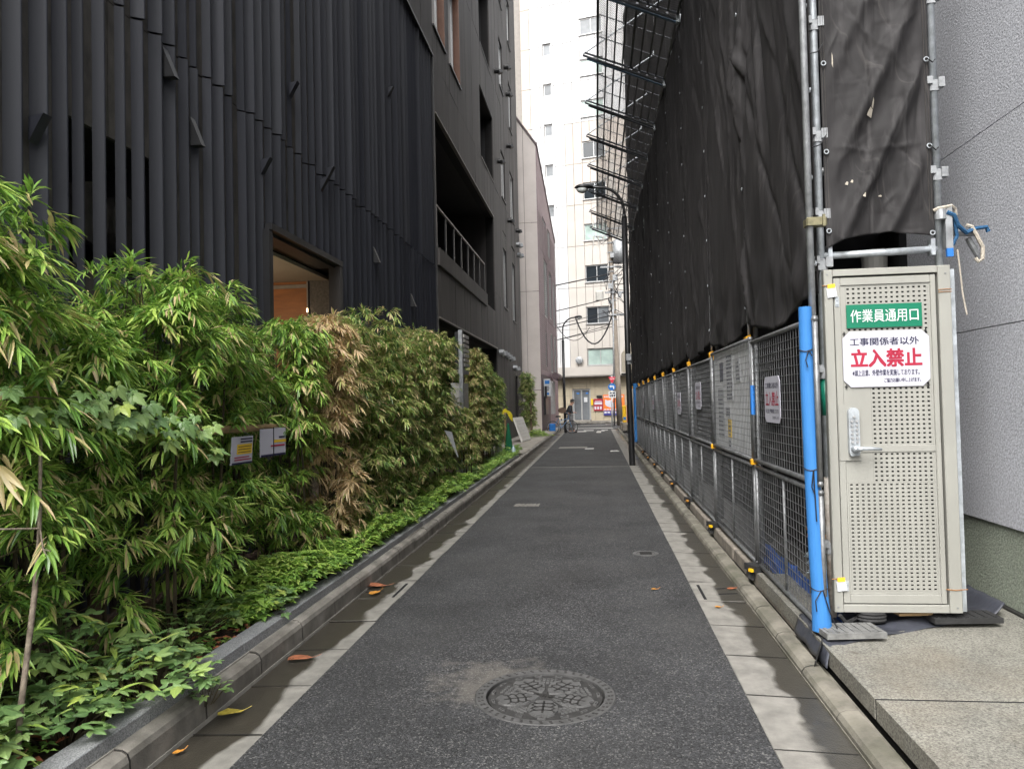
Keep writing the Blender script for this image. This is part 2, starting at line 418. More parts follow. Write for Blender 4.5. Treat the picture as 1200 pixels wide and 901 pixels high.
pmat('pad_grey', (0.15,0.15,0.145), 0.85, 0.35, 14, 0.4, 60)
pmat('block_concrete', (0.21,0.185,0.155), 0.85, 0.3, 8, 0.4, 80, bdist=0.004)
pmat('cord_black', (0.01,0.01,0.012), 0.6, 0.1, 9)
pmat('rope_pale', (0.4,0.36,0.3), 0.9, 0.25, 60, 0.4, 200)
pmat('rope_blue', (0.015,0.08,0.18), 0.8, 0.3, 60, 0.4, 200)
pmat('wire_rust', (0.3,0.14,0.05), 0.6, 0.2, 9)
pmat('bamboo_pole', (0.3,0.2,0.1), 0.6, 0.25, 9)
pmat('bark_pale', (0.16,0.12,0.09), 0.85, 0.45, 22, 0.5, 80, col2=(0.34,0.28,0.22))
pmat('stem_dark', (0.07,0.055,0.03), 0.8, 0.3, 12)
pmat('post_wood', (0.13,0.085,0.06), 0.85, 0.3, 10)
pmat('plastic_white', (0.65,0.65,0.63), 0.5, 0.05, 8)
pmat('plastic_clear', (0.45,0.55,0.62), 0.15, 0.1, 8)
pmat('cloth_yellow', (0.6,0.5,0.02), 0.85, 0.15, 12)
pmat('net_green', (0.0,0.12,0.05), 0.7, 0.1, 9)
pmat('tile_board', (0.6,0.58,0.54), 0.7, 0.08, 9)
pmat('ac_white', (0.42,0.41,0.38), 0.5, 0.08, 5)
pmat('red_sign', (0.6,0.03,0.06), 0.45, 0.05, 6)
pmat('blue_sign', (0.01,0.14,0.45), 0.45, 0.05, 6)
pmat('poster_red', (0.3,0.02,0.035), 0.5, 0.1, 12)
pmat('poster_orange', (0.75,0.17,0.03), 0.5, 0.08, 12)
pmat('poster_navy', (0.03,0.03,0.18), 0.5, 0.08, 12)
pmat('safety_red', (0.4,0.04,0.02), 0.5, 0.1, 6)
pmat('safety_yellow', (0.75,0.45,0.01), 0.5, 0.1, 6)
pmat('cream_box', (0.5,0.45,0.36), 0.6, 0.08, 5)
pmat('concrete_pole', (0.26,0.22,0.18), 0.85, 0.2, 3, 0.2, 40)
pmat('skin_tone', (0.42,0.24,0.17), 0.5, 0.08, 20)
pmat('jacket_dark', (0.025,0.027,0.036), 0.8, 0.2, 20)
pmat('trouser_grey', (0.16,0.15,0.15), 0.85, 0.15, 18)
pmat('cap_dark', (0.02,0.02,0.022), 0.8, 0.1, 20)
pmat('shoe_dark', (0.03,0.022,0.02), 0.5, 0.1, 20)
pmat('shirt_blue', (0.14,0.25,0.42), 0.8, 0.1, 20)
pmat('tyre', (0.015,0.015,0.015), 0.8, 0.1, 20)
pmat('fallen_brown', (0.26,0.09,0.04), 0.6, 0.35, 30, 0.3, 60)
pmat('fallen_yellow', (0.38,0.3,0.04), 0.6, 0.35, 30, 0.3, 60)
pmat('fallen_orange', (0.5,0.22,0.03), 0.6, 0.3, 30)

def leaf_mat(name, stops, trans=0.3, rough=0.33, jitter=0.14):
    m = bpy.data.materials.new(name); m.use_nodes = True; n, l = m.node_tree.nodes, m.node_tree.links
    b = n['Principled BSDF']; b.inputs['Roughness'].default_value = rough; b.inputs['Specular IOR Level'].default_value = 0.6
    at = n.new('ShaderNodeAttribute'); at.attribute_name = 'tint'
    oi = n.new('ShaderNodeObjectInfo')
    geo = n.new('ShaderNodeNewGeometry'); nz = n.new('ShaderNodeTexNoise'); nz.inputs['Scale'].default_value = 2.3; nz.inputs['Detail'].default_value = 2
    l.new(geo.outputs['Position'], nz.inputs['Vector'])
    a1 = n.new('ShaderNodeMath'); a1.operation = 'MULTIPLY_ADD'; l.new(nz.outputs['Fac'], a1.inputs[0]); a1.inputs[1].default_value = 0.3; ra = n.new('ShaderNodeMath'); ra.operation = 'MULTIPLY_ADD'; l.new(oi.outputs['Random'], ra.inputs[0]); ra.inputs[1].default_value = jitter; l.new(at.outputs['Fac'], ra.inputs[2]); l.new(ra.outputs[0], a1.inputs[2])
    a2 = n.new('ShaderNodeMath'); a2.operation = 'SUBTRACT'; l.new(a1.outputs[0], a2.inputs[0]); a2.inputs[1].default_value = 0.15 + jitter*0.5
    rp = n.new('ShaderNodeValToRGB'); e = rp.color_ramp.elements
    while len(e) < len(stops): e.new(0.5)
    for k, (p, c) in enumerate(stops): e[k].position = p; e[k].color = (*c, 1)
    l.new(a2.outputs[0], rp.inputs[0]); l.new(rp.outputs[0], b.inputs['Base Color'])
    tr = n.new('ShaderNodeBsdfTranslucent'); l.new(rp.outputs[0], tr.inputs['Color'])
    mx = n.new('ShaderNodeMixShader'); mx.inputs[0].default_value = trans
    l.new(b.outputs[0], mx.inputs[1]); l.new(tr.outputs[0], mx.inputs[2]); l.new(mx.outputs[0], n['Material Output'].inputs['Surface'])
    MATS[name] = m
leaf_mat('bamboo_leaf', [(0.0,(0.06,0.13,0.03)),(0.25,(0.11,0.235,0.045)),(0.5,(0.29,0.5,0.09)),(0.76,(0.52,0.68,0.16)),(0.88,(0.6,0.5,0.23)),(1.0,(0.7,0.54,0.32))])
leaf_mat('bamboo_leaf_far', [(0.0,(0.055,0.12,0.03)),(0.28,(0.1,0.2,0.045)),(0.55,(0.27,0.41,0.085)),(0.76,(0.5,0.55,0.19)),(0.88,(0.6,0.48,0.24)),(1.0,(0.7,0.53,0.32))])
leaf_mat('broad_leaf', [(0.0,(0.09,0.18,0.06)),(0.35,(0.19,0.32,0.11)),(0.65,(0.3,0.43,0.14)),(0.85,(0.42,0.53,0.1)),(1.0,(0.52,0.5,0.16))], 0.25, 0.4, 0.45)
leaf_mat('cover_leaf', [(0.0,(0.09,0.19,0.05)),(0.45,(0.22,0.4,0.08)),(0.8,(0.4,0.58,0.11)),(1.0,(0.5,0.6,0.16))], 0.25)

def stucco():
    for nm, c, ds in (('stucco', (0.56,0.57,0.61), 0.0045), ('stucco_base', (0.31,0.345,0.275), 0.012)):
        m = pmat(nm, c, 0.9, 0.07, 1.1, 0.9, 75, bdist=ds)
        nt = m.node_tree; n, l = nt.nodes, nt.links; b = n['Principled BSDF']
        geo = n.new('ShaderNodeNewGeometry'); vo = n.new('ShaderNodeTexNoise'); vo.inputs['Scale'].default_value = 60; vo.inputs['Detail'].default_value = 3
        l.new(geo.outputs['Position'], vo.inputs['Vector'])
        rp = n.new('ShaderNodeValToRGB'); e = rp.color_ramp.elements; e[0].position = 0.38; e[0].color = (0.72,0.72,0.73,1); e[1].position = 0.6; e[1].color = (1.1,1.1,1.1,1)
        l.new(vo.outputs['Fac'], rp.inputs[0])
        mx = n.new('ShaderNodeMix'); mx.data_type = 'RGBA'; mx.blend_type = 'MULTIPLY'; mx.inputs[0].default_value = 1
        l.new(b.inputs['Base Color'].links[0].from_socket, mx.inputs[6]); l.new(rp.outputs[0], mx.inputs[7]); l.new(mx.outputs[2], b.inputs['Base Color'])
stucco()
def sheet_mat():
    m = pmat('sheet_black', (0.024,0.0225,0.0232), 0.72, 0.35, 5, 0.25, 300, stretch=(1,1,0.3), bdist=0.002, spec=0.25)
    nt = m.node_tree; n, l = nt.nodes, nt.links; b = n['Principled BSDF']
    geo = n.new('ShaderNodeNewGeometry'); mp = n.new('ShaderNodeVectorMath'); mp.operation = 'MULTIPLY'; mp.inputs[1].default_value = (22, 22, 1.3)
    l.new(geo.outputs['Position'], mp.inputs[0])
    nz = n.new('ShaderNodeTexNoise'); nz.inputs['Scale'].default_value = 1.0; nz.inputs['Detail'].default_value = 5; l.new(mp.outputs[0], nz.inputs['Vector'])
    rp = n.new('ShaderNodeValToRGB'); e = rp.color_ramp.elements; e[0].position = 0.52; e[0].color = (0,0,0,1); e[1].position = 0.78; e[1].color = (0.5,0.5,0.5,1)
    l.new(nz.outputs['Fac'], rp.inputs[0])
    mx = n.new('ShaderNodeMix'); mx.data_type = 'RGBA'; l.new(rp.outputs[0], mx.inputs[0])
    l.new(b.inputs['Base Color'].links[0].from_socket, mx.inputs[6]); mx.inputs[7].default_value = (0.075,0.071,0.072,1); l.new(mx.outputs[2], b.inputs['Base Color'])
    # fine pale scuffs running slantwise over the cloth
    sp = n.new('ShaderNodeSeparateXYZ'); l.new(geo.outputs['Position'], sp.inputs[0])
    c1 = n.new('ShaderNodeMath'); c1.operation = 'ADD'; l.new(sp.outputs[0], c1.inputs[0]); l.new(sp.outputs[1], c1.inputs[1])
    c2 = n.new('ShaderNodeMath'); c2.operation = 'MULTIPLY_ADD'; l.new(sp.outputs[2], c2.inputs[0]); c2.inputs[1].default_value = 0.32; l.new(c1.outputs[0], c2.inputs[2])
    c3 = n.new('ShaderNodeCombineXYZ')
    k1 = n.new('ShaderNodeMath'); k1.operation = 'MULTIPLY'; l.new(c2.outputs[0], k1.inputs[0]); k1.inputs[1].default_value = 26
    k2 = n.new('ShaderNodeMath'); k2.operation = 'MULTIPLY'; l.new(sp.outputs[2], k2.inputs[0]); k2.inputs[1].default_value = 1.6
    l.new(k1.outputs[0], c3.inputs[0]); l.new(k2.outputs[0], c3.inputs[2])
    n3 = n.new('ShaderNodeTexNoise'); n3.inputs['Scale'].default_value = 1.0; n3.inputs['Detail'].default_value = 4; l.new(c3.outputs[0], n3.inputs['Vector'])
    r3 = n.new('ShaderNodeValToRGB'); q = r3.color_ramp.elements; q[0].position = 0.60; q[0].color = (0,0,0,1); q[1].position = 0.75; q[1].color = (0.4,0.4,0.4,1)
    l.new(n3.outputs['Fac'], r3.inputs[0])
    m3 = n.new('ShaderNodeMix'); m3.data_type = 'RGBA'; l.new(r3.outputs[0], m3.inputs[0]); l.new(mx.outputs[2], m3.inputs[6]); m3.inputs[7].default_value = (0.1,0.092,0.088,1)
    l.new(m3.outputs[2], b.inputs['Base Color'])
    b.inputs['Sheen Weight'].default_value = 0.0
sheet_mat()

stains('asphalt', (0.085,0.083,0.08), 0.55, 0.5, 0.7, 0.35)
stains('asphalt', (0.02,0.02,0.02), 3.3, 0.64, 0.76, 0.55)
stains('kerb_concrete', (0.07,0.06,0.045), 2.6, 0.5, 0.72, 0.6)
stains('kerb_mossy', (0.07,0.07,0.045), 2.2, 0.48, 0.7, 0.7)
stains('stucco', (0.42,0.42,0.43), 0.9, 0.52, 0.8, 0.5)
stains('door_cream', (0.2,0.17,0.12), 5.5, 0.66, 0.8, 0.35)
stains('tower_white', (0.5,0.46,0.4), 0.35, 0.55, 0.8, 0.3)
stains('beige_wall', (0.38,0.33,0.3), 0.5, 0.5, 0.8, 0.35)
stains('foam_blue', (0.05,0.19,0.45), 6, 0.6, 0.75, 0.5)
# ------------------------------------------------------------------ ground, road, gutters, kerbs
rg = random.Random(11)
m = MB(); m.box(-150, 150, -60, 240, -0.6, -0.11); struct(m.build('ground', 'ground_far'))
m = MB(); MC, MRAD = (-0.31, 3.945), 0.374
for (x0, x1, a, b) in ((-1.62,0.735,-6,MC[1]-0.42),(-1.62,0.735,MC[1]+0.42,41.5),(-1.62,MC[0]-0.42,MC[1]-0.42,MC[1]+0.42),(MC[0]+0.42,0.735,MC[1]-0.42,MC[1]+0.42)): m.box(x0, x1, a, b, -0.10, 0.0)
ci, sq = [], []
for k in range(64):
    a = 2*math.pi*(k+0.5)/64; c_, s_ = math.cos(a), math.sin(a); q = 0.42/max(abs(c_), abs(s_)); ci.append((MC[0]+MRAD*c_, MC[1]+MRAD*s_, 0.0)); sq.append((MC[0]+q*c_, MC[1]+q*s_, 0.0))
m.add(ci+sq, [(k, 64+k, 64+(k+1)%64, (k+1)%64) for k in range(64)])
for (sx, sy) in ((1,1),(-1,1),(-1,-1),(1,-1)):
    c0 = (MC[0]+0.42*sx, MC[1]+0.42*sy, 0.0); an = math.atan2(sy, sx); k = int(round((an % (2*math.pi))/(2*math.pi)*64-0.5)); 
    near_ = sorted(range(64), key=lambda i: (sq[i][0]-c0[0])**2+(sq[i][1]-c0[1])**2)[:2]; i, j = sorted(near_)
    if (i, j) == (0, 63): i, j = 63, 0
    m.add([sq[i], c0, sq[j]], [(0,1,2)])
struct(m.build('road', 'asphalt'))
m = MB(); m.box(-60, 60, 41.505, 50.6, -0.10, -0.003); struct(m.build('cross_road', 'asphalt'))

left_gutter = struct(bpy.data.objects.new('left_gutter', None)); COL.link(left_gutter)
right_gutter = struct(bpy.data.objects.new('right_gutter', None)); COL.link(right_gutter)
# pieces: 0.6 m precast gutter slabs, kerb stones, granite edging
def slab_mesh(x0, x1, ln, z0, zl, zr, nm, mt):
    g = 0.003; b = 0.003
    q = MB()
    zl_, zr_ = zl, zr
    v = [(x0,g,z0),(x1,g,z0),(x1,ln-g,z0),(x0,ln-g,z0),
         (x0,g,zl_-b),(x1,g,zr_-b),(x1,ln-g,zr_-b),(x0,ln-g,zl_-b),
         (x0+b*0.5,g+b,zl_),(x1-b*0.5,g+b,zr_),(x1-b*0.5,ln-g-b,zr_),(x0+b*0.5,ln-g-b,zl_)]
    f = [(0,3,2,1)]
    for r in (0,4):
        for i in range(4):
            j = (i+1) % 4; f.append((r+i, r+j, r+4+j, r+4+i))
    f.append((8,9,10,11)); q.add(v, f)
    return q.mesh(nm, mt)
gl = slab_mesh(-1.978, -1.622, 0.61, -0.1, -0.012, -0.001, 'gutter_slab', 'gutter_left')
gr = slab_mesh(0.737, 1.098, 0.61, -0.1, -0.001, -0.014, 'gutter_slab', 'gutter_right')
def kerb_mesh(prof, ln, nm, mt, g=0.004):
    q = MB(); n = len(prof)
    q.add([(x, g, z) for x, z in prof] + [(x, ln-g, z) for x, z in prof],
          [tuple(range(n)), tuple(reversed(range(n, 2*n)))] + [(i, n+i, n+(i+1) % n, (i+1) % n) for i in range(n)])
    return q.mesh(nm, mt)
kl = kerb_mesh([(-1.981,-0.1),(-1.985,0.09),(-1.995,0.115),(-2.018,0.129),(-2.056,0.132),(-2.056,-0.1)], 0.61, 'kerb_stone', 'kerb_concrete')
kr = kerb_mesh([(1.104,-0.1),(1.108,0.008),(1.122,0.03),(1.15,0.04),(1.205,0.042),(1.205,-0.1)], 0.61, 'kerb_stone', 'kerb_mossy')
ed = kerb_mesh([(-2.064,-0.1),(-2.064,0.192),(-2.068,0.196),(-2.178,0.198),(-2.178,-0.1)], 0.9, 'edging_stone', 'granite_grey', 0.002)
LIDS = {'L': 8, 'R': 8}
y0 = 0.96
for k in range(-4, 66):
    y = y0 + 0.61*k
    j = lambda s: rg.uniform(-s, s)
    if not (k in (8,)): place(gl, 'gutter_slab', left_gutter, (j(0.002), y, j(0.0015)), (0, j(0.004), j(0.002)))
    if not (k in (8,)): place(gr, 'gutter_slab', right_gutter, (j(0.002), y, j(0.0015)), (0, j(0.004), j(0.002)))
    if k < 62: place(kl, 'kerb_stone', left_gutter, (j(0.002), y+0.14, j(0.002)), (j(0.002), j(0.004), 0))
    place(kr, 'kerb_stone', right_gutter, (j(0.002), y+0.33, j(0.002)), (j(0.002), j(0.004), 0))
ledge = struct(bpy.data.objects.new('bed_edging', None)); COL.link(ledge)
for k in range(-3, 21):
    place(ed, 'edging_stone', ledge, (rg.uniform(-0.002,0.002), 0.5+0.9*k, rg.uniform(-0.002,0.002)), (0, 0, rg.uniform(-0.002,0.002)))
m = MB(); m.box(-2.0635, -2.0565, -2, 38, -0.09, 0.1345)
m.box(-1.982, -1.9785, -2, 38, -0.09, 0.004); m.build('mortar_line', 'mortar', left_gutter)
m = MB(); m.box(1.0985, 1.103, -2, 40, -0.09, -0.004); m.box(1.206, 1.236, -3, 40, -0.1, 0.022); m.build('mortar_line', 'kerb_mossy', right_gutter)
# dark dirt packed into the joints between the precast pieces
jl, jr = MB(), MB()
for k in range(-4, 50):
    y = y0 + 0.61*k
    for q, xa, xb, za, zb in ((jl,-1.976,-1.624,-0.0115,-0.0004),(jr,0.739,1.096,-0.0004,-0.0135)):
        q.add([(xa,y-0.004,za+0.0006),(xb,y-0.004+rg.uniform(-0.003,0.003),zb+0.0006),(xb,y+0.005,zb+0.0006),(xa,y+0.005+rg.uniform(-0.003,0.003),za+0.0006)], [(0,1,2,3)])
    for q, pr, yy in ((jl,[(-1.9795,-0.02),(-1.9838,0.09),(-1.9942,0.1156),(-2.0175,0.1298),(-2.055,0.1328)],y+0.14),(jr,[(1.1025,-0.02),(1.1068,0.0085),(1.1215,0.0307),(1.1497,0.0408),(1.204,0.0428)],y+0.33)):
        n = len(pr); q.add([(x,yy-0.0045,z) for x, z in pr] + [(x,yy+0.0045,z) for x, z in pr], [(i,i+1,n+i+1,n+i) for i in range(n-1)])
stuff(jl.build('joint_dirt', 'iron_dark', left_gutter)); stuff(jr.build('joint_dirt', 'iron_dark', right_gutter))
# drain lids set into the gutters
def drain_lid(x0, x1, y, mt, label, cutx):
    t = thing('drain_cover', label, 'drain cover', ((x0+x1)/2, y, 0))
    m = MB(); m.bbox(x0+0.002, x1-0.002, y+0.004, y+0.606, -0.1, -0.004, 0.006); m.build('concrete_lid', mt, t)
    m = MB(); m.box(cutx-0.011, cutx+0.011, y+0.05, y+0.5, -0.0035, -0.0015); 
    m.build('pull_slot', 'void', t)
    m = MB()
    s = 1 if cutx < (x0+x1)/2 else -1
    for k in range(2): m.obox((cutx+s*0.2, y+0.22+0.17*k, -0.0028), (0.075,0.012,0), (-0.001,0.009,0), (0,0,0.0012))
    m.build('drain_slit', 'void', t)
drain_lid(-1.978, -1.622, y0+0.61*8, 'gutter_left', 'concrete drain lid in the left gutter, below the hedge', -1.685)
drain_lid(0.737, 1.098, y0+0.61*8, 'gutter_right', 'concrete drain lid with slits in the right gutter', 0.80)

# planting bed, left pavement, right landing
m = MB()
def soil(u, v):
    x = -2.18 - u*1.9; y = -2 + v*22.4
    return (x, y, 0.15 + 0.03*noise.noise((x*3, y*3, 0)) + 0.012*noise.noise((x*11, y*11, 2)))
m.grid(24, 160, soil); struct(m.build('soil_bed', 'soil', None, True))
lp = struct(bpy.data.objects.new('left_pavement', None)); COL.link(lp)
for iy in range(26):
    for ix in range(3):
        m = MB(); x1 = -2.066 - ix*0.45; yy = 20.42 + iy*0.8
        if ix == 0 and yy < 20: continue
        m.box(x1-0.446, x1, yy, yy+0.794, -0.1, 0.142 + rg.uniform(-0.003, 0.003)); m.build('paving_slab', 'paving_beige', lp)
rp_ = struct(bpy.data.objects.new('right_landing', None)); COL.link(rp_)
for (a, b, c, d) in ((1.24,2.6,3.6,4.9),(1.24,2.6,1.9,3.6),(1.24,2.6,-0.4,1.9),(1.24,2.6,4.9,6.1)):
    m = MB(); m.bbox(a, b, c+0.009, d-0.009, 0.055, 0.15, 0.0015); m.build('granite_slab', 'granite_beige', rp_)
m = MB(); m.box(1.243, 2.59, 3.5915, 3.6085, 0.056, 0.1485); m.box(1.243, 2.59, 1.8915, 1.9085, 0.056, 0.1485); m.build('joint_filler', 'void', rp_)
m = MB(); m.box(1.262, 2.6, -0.4, 6.1, -0.1, 0.053); m.build('slab_bed', 'iron_dark', rp_)
m = MB(); m.box(1.5, 2.6, 6.1, 40, -0.1, 0.03); m.build('site_floor', 'ground_far', rp_)
# granite landing has a broken corner with a dark crack, and a worn joint filler
# markings
rm = MB()
for (x0, x1, a, b) in ((-1.35,-0.75,38.0,38.7),(-0.95,-0.25,39.2,39.75),(-0.05,0.25,36.6,37.6),(0.3,0.75,39.3,39.8),(0.0,0.5,38.3,38.7)):
    rm.box(x0*0.75, x1*0.75, a, b, 0.0005, 0.004)
o = tag(rm.build('road_lettering', 'road_paint'), 'worn white painted lettering on the asphalt before the crossing', 'road marking')
rm = MB(); rm.box(-1.3, 0.9, 42.3, 42.72, 0.0, 0.004)
tag(rm.build('stop_line', 'road_paint'), 'white stop line across the end of the lane', 'road marking')
rm = MB(); rm.box(-1.1, 7, 48.9, 49.1, 0.0, 0.004); rm.box(-9, -1.9, 48.9, 49.1, 0.0, 0.004)
tag(rm.build('edge_line', 'road_paint'), 'white edge line along the far side of the cross street', 'road marking')
rm = MB(); rm.box(-1.3, -0.35, 24.7, 25.5, 0.0005, 0.004)
tag(rm.build('concrete_patch', 'concrete_patch'), 'pale rectangular concrete patch in the asphalt, left of centre', 'road patch')
rm = MB(); rm.box(-1.6, 0.7, 17.6, 17.66, -0.004, 0.0025)
tag(rm.build('asphalt_joint', 'concrete_patch'), 'thin pale resurfacing joint running across the asphalt', 'road joint')
rm = MB(); rm.prism([(0.38,22.9,0.0008),(0.66,22.9,0.0008),(0.6,23.3,0.0008),(0.4,23.2,0.0008)], (0,0,0.003))
tag(rm.build('paint_mark', 'road_paint'), 'small white paint mark on the asphalt towards the right edge', 'road marking')
rm = MB(); rm.prism([(-0.42,24.2,0.0008),(-0.14,24.2,0.0008),(-0.12,24.55,0.0008),(-0.4,24.5,0.0008)], (0,0,0.003))
tag(rm.build('paint_mark', 'road_paint'), 'faint short white paint mark in the middle of the lane', 'road marking')
m = MB(); 
for k in range(6): m.prism([(-1.28+0.06*k, 11.05+0.03*(k%2), 0.0008),(-1.2+0.06*k,11.02,0.0008),(-1.2+0.06*k,11.35,0.0008),(-1.27+0.06*k,11.3-0.04*(k%3),0.0008)], (0,0,0.0025))
tag(m.build('repair_patch', 'concrete_patch'), 'small tan cement smear on the asphalt near the left gutter', 'road patch')
# far pavement in front of the tower
fp = struct(bpy.data.objects.new('far_pavement', None)); COL.link(fp)
UT = Vector((math.cos(R(13)), -math.sin(R(13)), 0)); NT = Vector((-math.sin(R(13)), -math.cos(R(13)), 0)); PT = Vector((-0.6, 54, 0))
m = MB(); m.prism([PT+UT*-25+NT*1.6, PT+UT*25+NT*1.6, PT+UT*25-NT*6, PT+UT*-25-NT*6], (0,0,0.13)); m.build('pavement_slab', 'kerb_concrete', fp)

# ------------------------------------------------------------------ iron covers
def manhole(c, r):
    t = thing('manhole_cover', 'large round iron manhole cover with raised five-petal blossom pattern in the foreground', 'manhole cover', c)
    cx_, cy_ = c[0], c[1]
    m = MB(); m.lathe([(r*0.845,-0.03),(r*0.845,0.001),(r*0.86,0.003),(r*0.985,0.003),(r,0.0),(r,-0.03)], 72, c); m.build('frame_ring', 'iron_rim', t)
    m = MB(); m.lathe([(r*0.85,-0.028),(0.0001,-0.028)], 72, c); m.build('groove', 'iron_dark', t)
    m = MB(); m.lathe([(r*0.81,-0.03),(r*0.81,-0.009),(r*0.80,-0.008),(0.0001,-0.008)], 72, c); m.build('cover_plate', 'iron_plate', t)
    m = MB()
    for k in range(44):
        a = 2*math.pi*k/44; ca, sa = math.cos(a), math.sin(a)
        for dr, dt in ((-0.014, 0.0), (0.014, 0.012)):
            rr = r*0.925+dr*0.6
            m.obox((cx_+ca*rr - sa*dt*0.5, cy_+sa*rr + ca*dt*0.5, 0.0033), (ca*0.006,sa*0.006,0), (-sa*0.007,ca*0.007,0), (0,0,0.0006))
    stuff(m.build('ring_dimple', 'iron_dark', t))
    s = r*0.79
    def P(a, d, off=0.0): return Vector((cx_+math.cos(a)*d - math.sin(a)*off, cy_+math.sin(a)*d + math.cos(a)*off, -0.0085))
    for k in range(5):
        a = R(-90 + 72*k)
        pts = [(0.10,0.0),(0.22,0.14),(0.42,0.27),(0.62,0.30),(0.8,0.22),(0.9,0.10),(0.83,0.0),(0.9,-0.10),(0.8,-0.22),(0.62,-0.30),(0.42,-0.27),(0.22,-0.14)]
        if k == 0: pts = [(max(d, 0.2), o_*0.95) for d, o_ in pts]
        outer = [P(a, s*d, s*o_*0.98) for d, o_ in pts]
        m = MB()
        ce = P(a, s*0.55)
        inner = [ce + (q-ce)*0.97 for q in outer]
        n = len(outer)
        m.add([q+Vector((0,0,0.0)) for q in outer] + [q+Vector((0,0,0.0085)) for q in inner], [(i,(i+1)%n,n+(i+1)%n,n+i) for i in range(n)] + [tuple(range(n,2*n))])
        o = m.build('petal', 'iron_worn', t)
        g = MB()   # vein grooves with branching side veins
        def seg(p, q, w):
            d = (q-p); L = d.length; d.normalize(); e = Vector((-d.y, d.x, 0))
            g.obox((p+q)/2 + Vector((0,0,0.0086)), d*L/2, e*w, (0,0,0.0007))
        seg(P(a, s*0.25), P(a, s*0.76), 0.006)
        for d0 in (0.36, 0.5, 0.64):
            for sg in (-1, 1):
                seg(P(a, s*d0), P(a, s*(d0+0.03), sg*s*0.17), 0.005)
                seg(P(a, s*(d0+0.03), sg*s*0.17), P(a, s*(d0+0.1), sg*s*0.21), 0.0045)
                seg(P(a, s*(d0+0.03), sg*s*0.12), P(a, s*(d0-0.05), sg*s*0.19), 0.0045)
        g.build('vein', 'iron_dark', o)
    m = MB()
    for k in range(15):
        a = R(-90 + 24*k); ca, sa = math.cos(a), math.sin(a); q = P(a, s*0.955)
        m.obox(q + Vector((0,0,0.004)), (-sa*0.02,ca*0.02,0), (ca*0.008,sa*0.008,0), (0,0,0.0045))
    for k in range(5):
        a = R(-54 + 72*k)
        for i in range(-2, 3):
            for j2 in range(3):
                q = P(a, s*(0.62+0.09*j2), s*0.075*i)
                m.obox(q + Vector((0,0,0.003)), (0.008,0.0,0), (0,0.007,0), (0,0,0.0045))
    stuff(m.build('raised_lug', 'iron_worn', t))
    m = MB()
    for k in range(15):
        a = R(-90+24*k); ca, sa = math.cos(a), math.sin(a); q = P(a, s*0.955)
        m.obox(q + Vector((0,0,0.0088)), (-sa*0.011,ca*0.011,0), (ca*0.0035,sa*0.0035,0), (0,0,0.0004))
    for k in range(4):
        q = P(R(165), s*(0.02 - 0.11*(k-1.5)), 0.0); m.obox(q + Vector((0,0,0.0012)), (0.011,0,0), (0,0.011,0), (0,0,0.01))
    p0, p1 = P(R(150), s*0.35), P(R(-32), s*0.5)
    d = (p1-p0); e = Vector((-d.y, d.x, 0)).normalized(); m.obox((p0+p1)/2 + Vector((0,0,0.0089)), d/2, e*0.005, (0,0,0.0005))
    m.build('lid_slot', 'iron_dark', t)
manhole((-0.31, 3.945, 0.0), 0.372)
t = thing('valve_cover', 'small round iron valve cover in the asphalt near the right gutter', 'valve cover', (0.455, 7.6, 0))
m = MB(); m.lathe([(0.095,-0.01),(0.095,0.005),(0.13,0.005),(0.135,-0.01)], 32, (0.455,7.6,0)); m.build('frame_ring', 'iron_worn', t)
m = MB(); m.lathe([(0.088,-0.01),(0.088,0.003),(0.0001,0.004)], 32, (0.455,7.6,0)); p = m.build('lid', 'iron_worn', t)
m = MB()
for k in range(-3,4): m.box(0.455-0.06, 0.455+0.06, 7.6+0.02*k-0.004, 7.6+0.02*k+0.004, 0.0045, 0.0065)
m.build('lid_rib', 'iron_dark', p)

# ------------------------------------------------------------------ fallen leaves
def fallen(c, s, rz, mt, label, curl=0.25):
    m = MB(); rr = random.Random(int(abs(c[0]*977+c[1]*131)*10))
    pts = []
    N = 14
    for k in range(N):
        a = 2*math.pi*k/N; rad = (0.55+0.45*abs(math.cos(a)))*(1 if k % 2 == 0 else 0.86)
        x, y = s*math.cos(a)*rad, s*0.5*math.sin(a)*(1.1-0.3*math.cos(a))
        z = 0.006 + curl*s*(0.5*(y/s)**2*4 + 0.25*(x/s)**2) + rr.uniform(0, 0.004)
        pts.append(Vector((x*math.cos(rz)-y*math.sin(rz)+c[0], x*math.sin(rz)+y*math.cos(rz)+c[1], z+c[2])))
    ce = Vector((c[0], c[1], c[2]+0.006))
    m.add([ce]+pts, [(0, 1+k, 1+(k+1) % N) for k in range(N)])
    m.tube([ce, pts[0], pts[0]+(pts[0]-ce)*0.5+Vector((0,0,0.01))], 0.0018, 4)
    return tag(m.build('fallen_leaf', mt), label, 'leaf', 'fallen leaves')
fallen((-1.86, 4.42, -0.006), 0.085, 0.3, 'fallen_brown', 'reddish brown fallen leaf lying in the wet left gutter')
fallen((-1.9, 3.62, -0.006), 0.07, 0.5, 'fallen_yellow', 'yellow green fallen leaf in the left gutter below the overhanging plant')
fallen((-1.93, 6.2, 0.0), 0.11, 0.1, 'fallen_brown', 'large brown fallen leaf beside the left drain lid')
fallen((-1.86, 5.98, 0.0), 0.07, 1.2, 'fallen_orange', 'orange tan leaf on the left drain lid')
fallen((0.43, 6.15, 0.0), 0.032, 0.2, 'fallen_orange', 'small orange leaf on the asphalt right of centre')
fallen((1.06, 6.22, -0.01), 0.05, 0.6, 'fallen_brown', 'brown leaf scrap caught at the kerb by the right drain lid')
fallen((0.86, 5.66, -0.006), 0.028, 0.1, 'fallen_orange', 'small orange leaf just in front of the right drain lid')
fallen((-1.93, 3.2, -0.006), 0.03, 1.0, 'fallen_orange', 'narrow tan leaf in the left gutter nearest the camera')
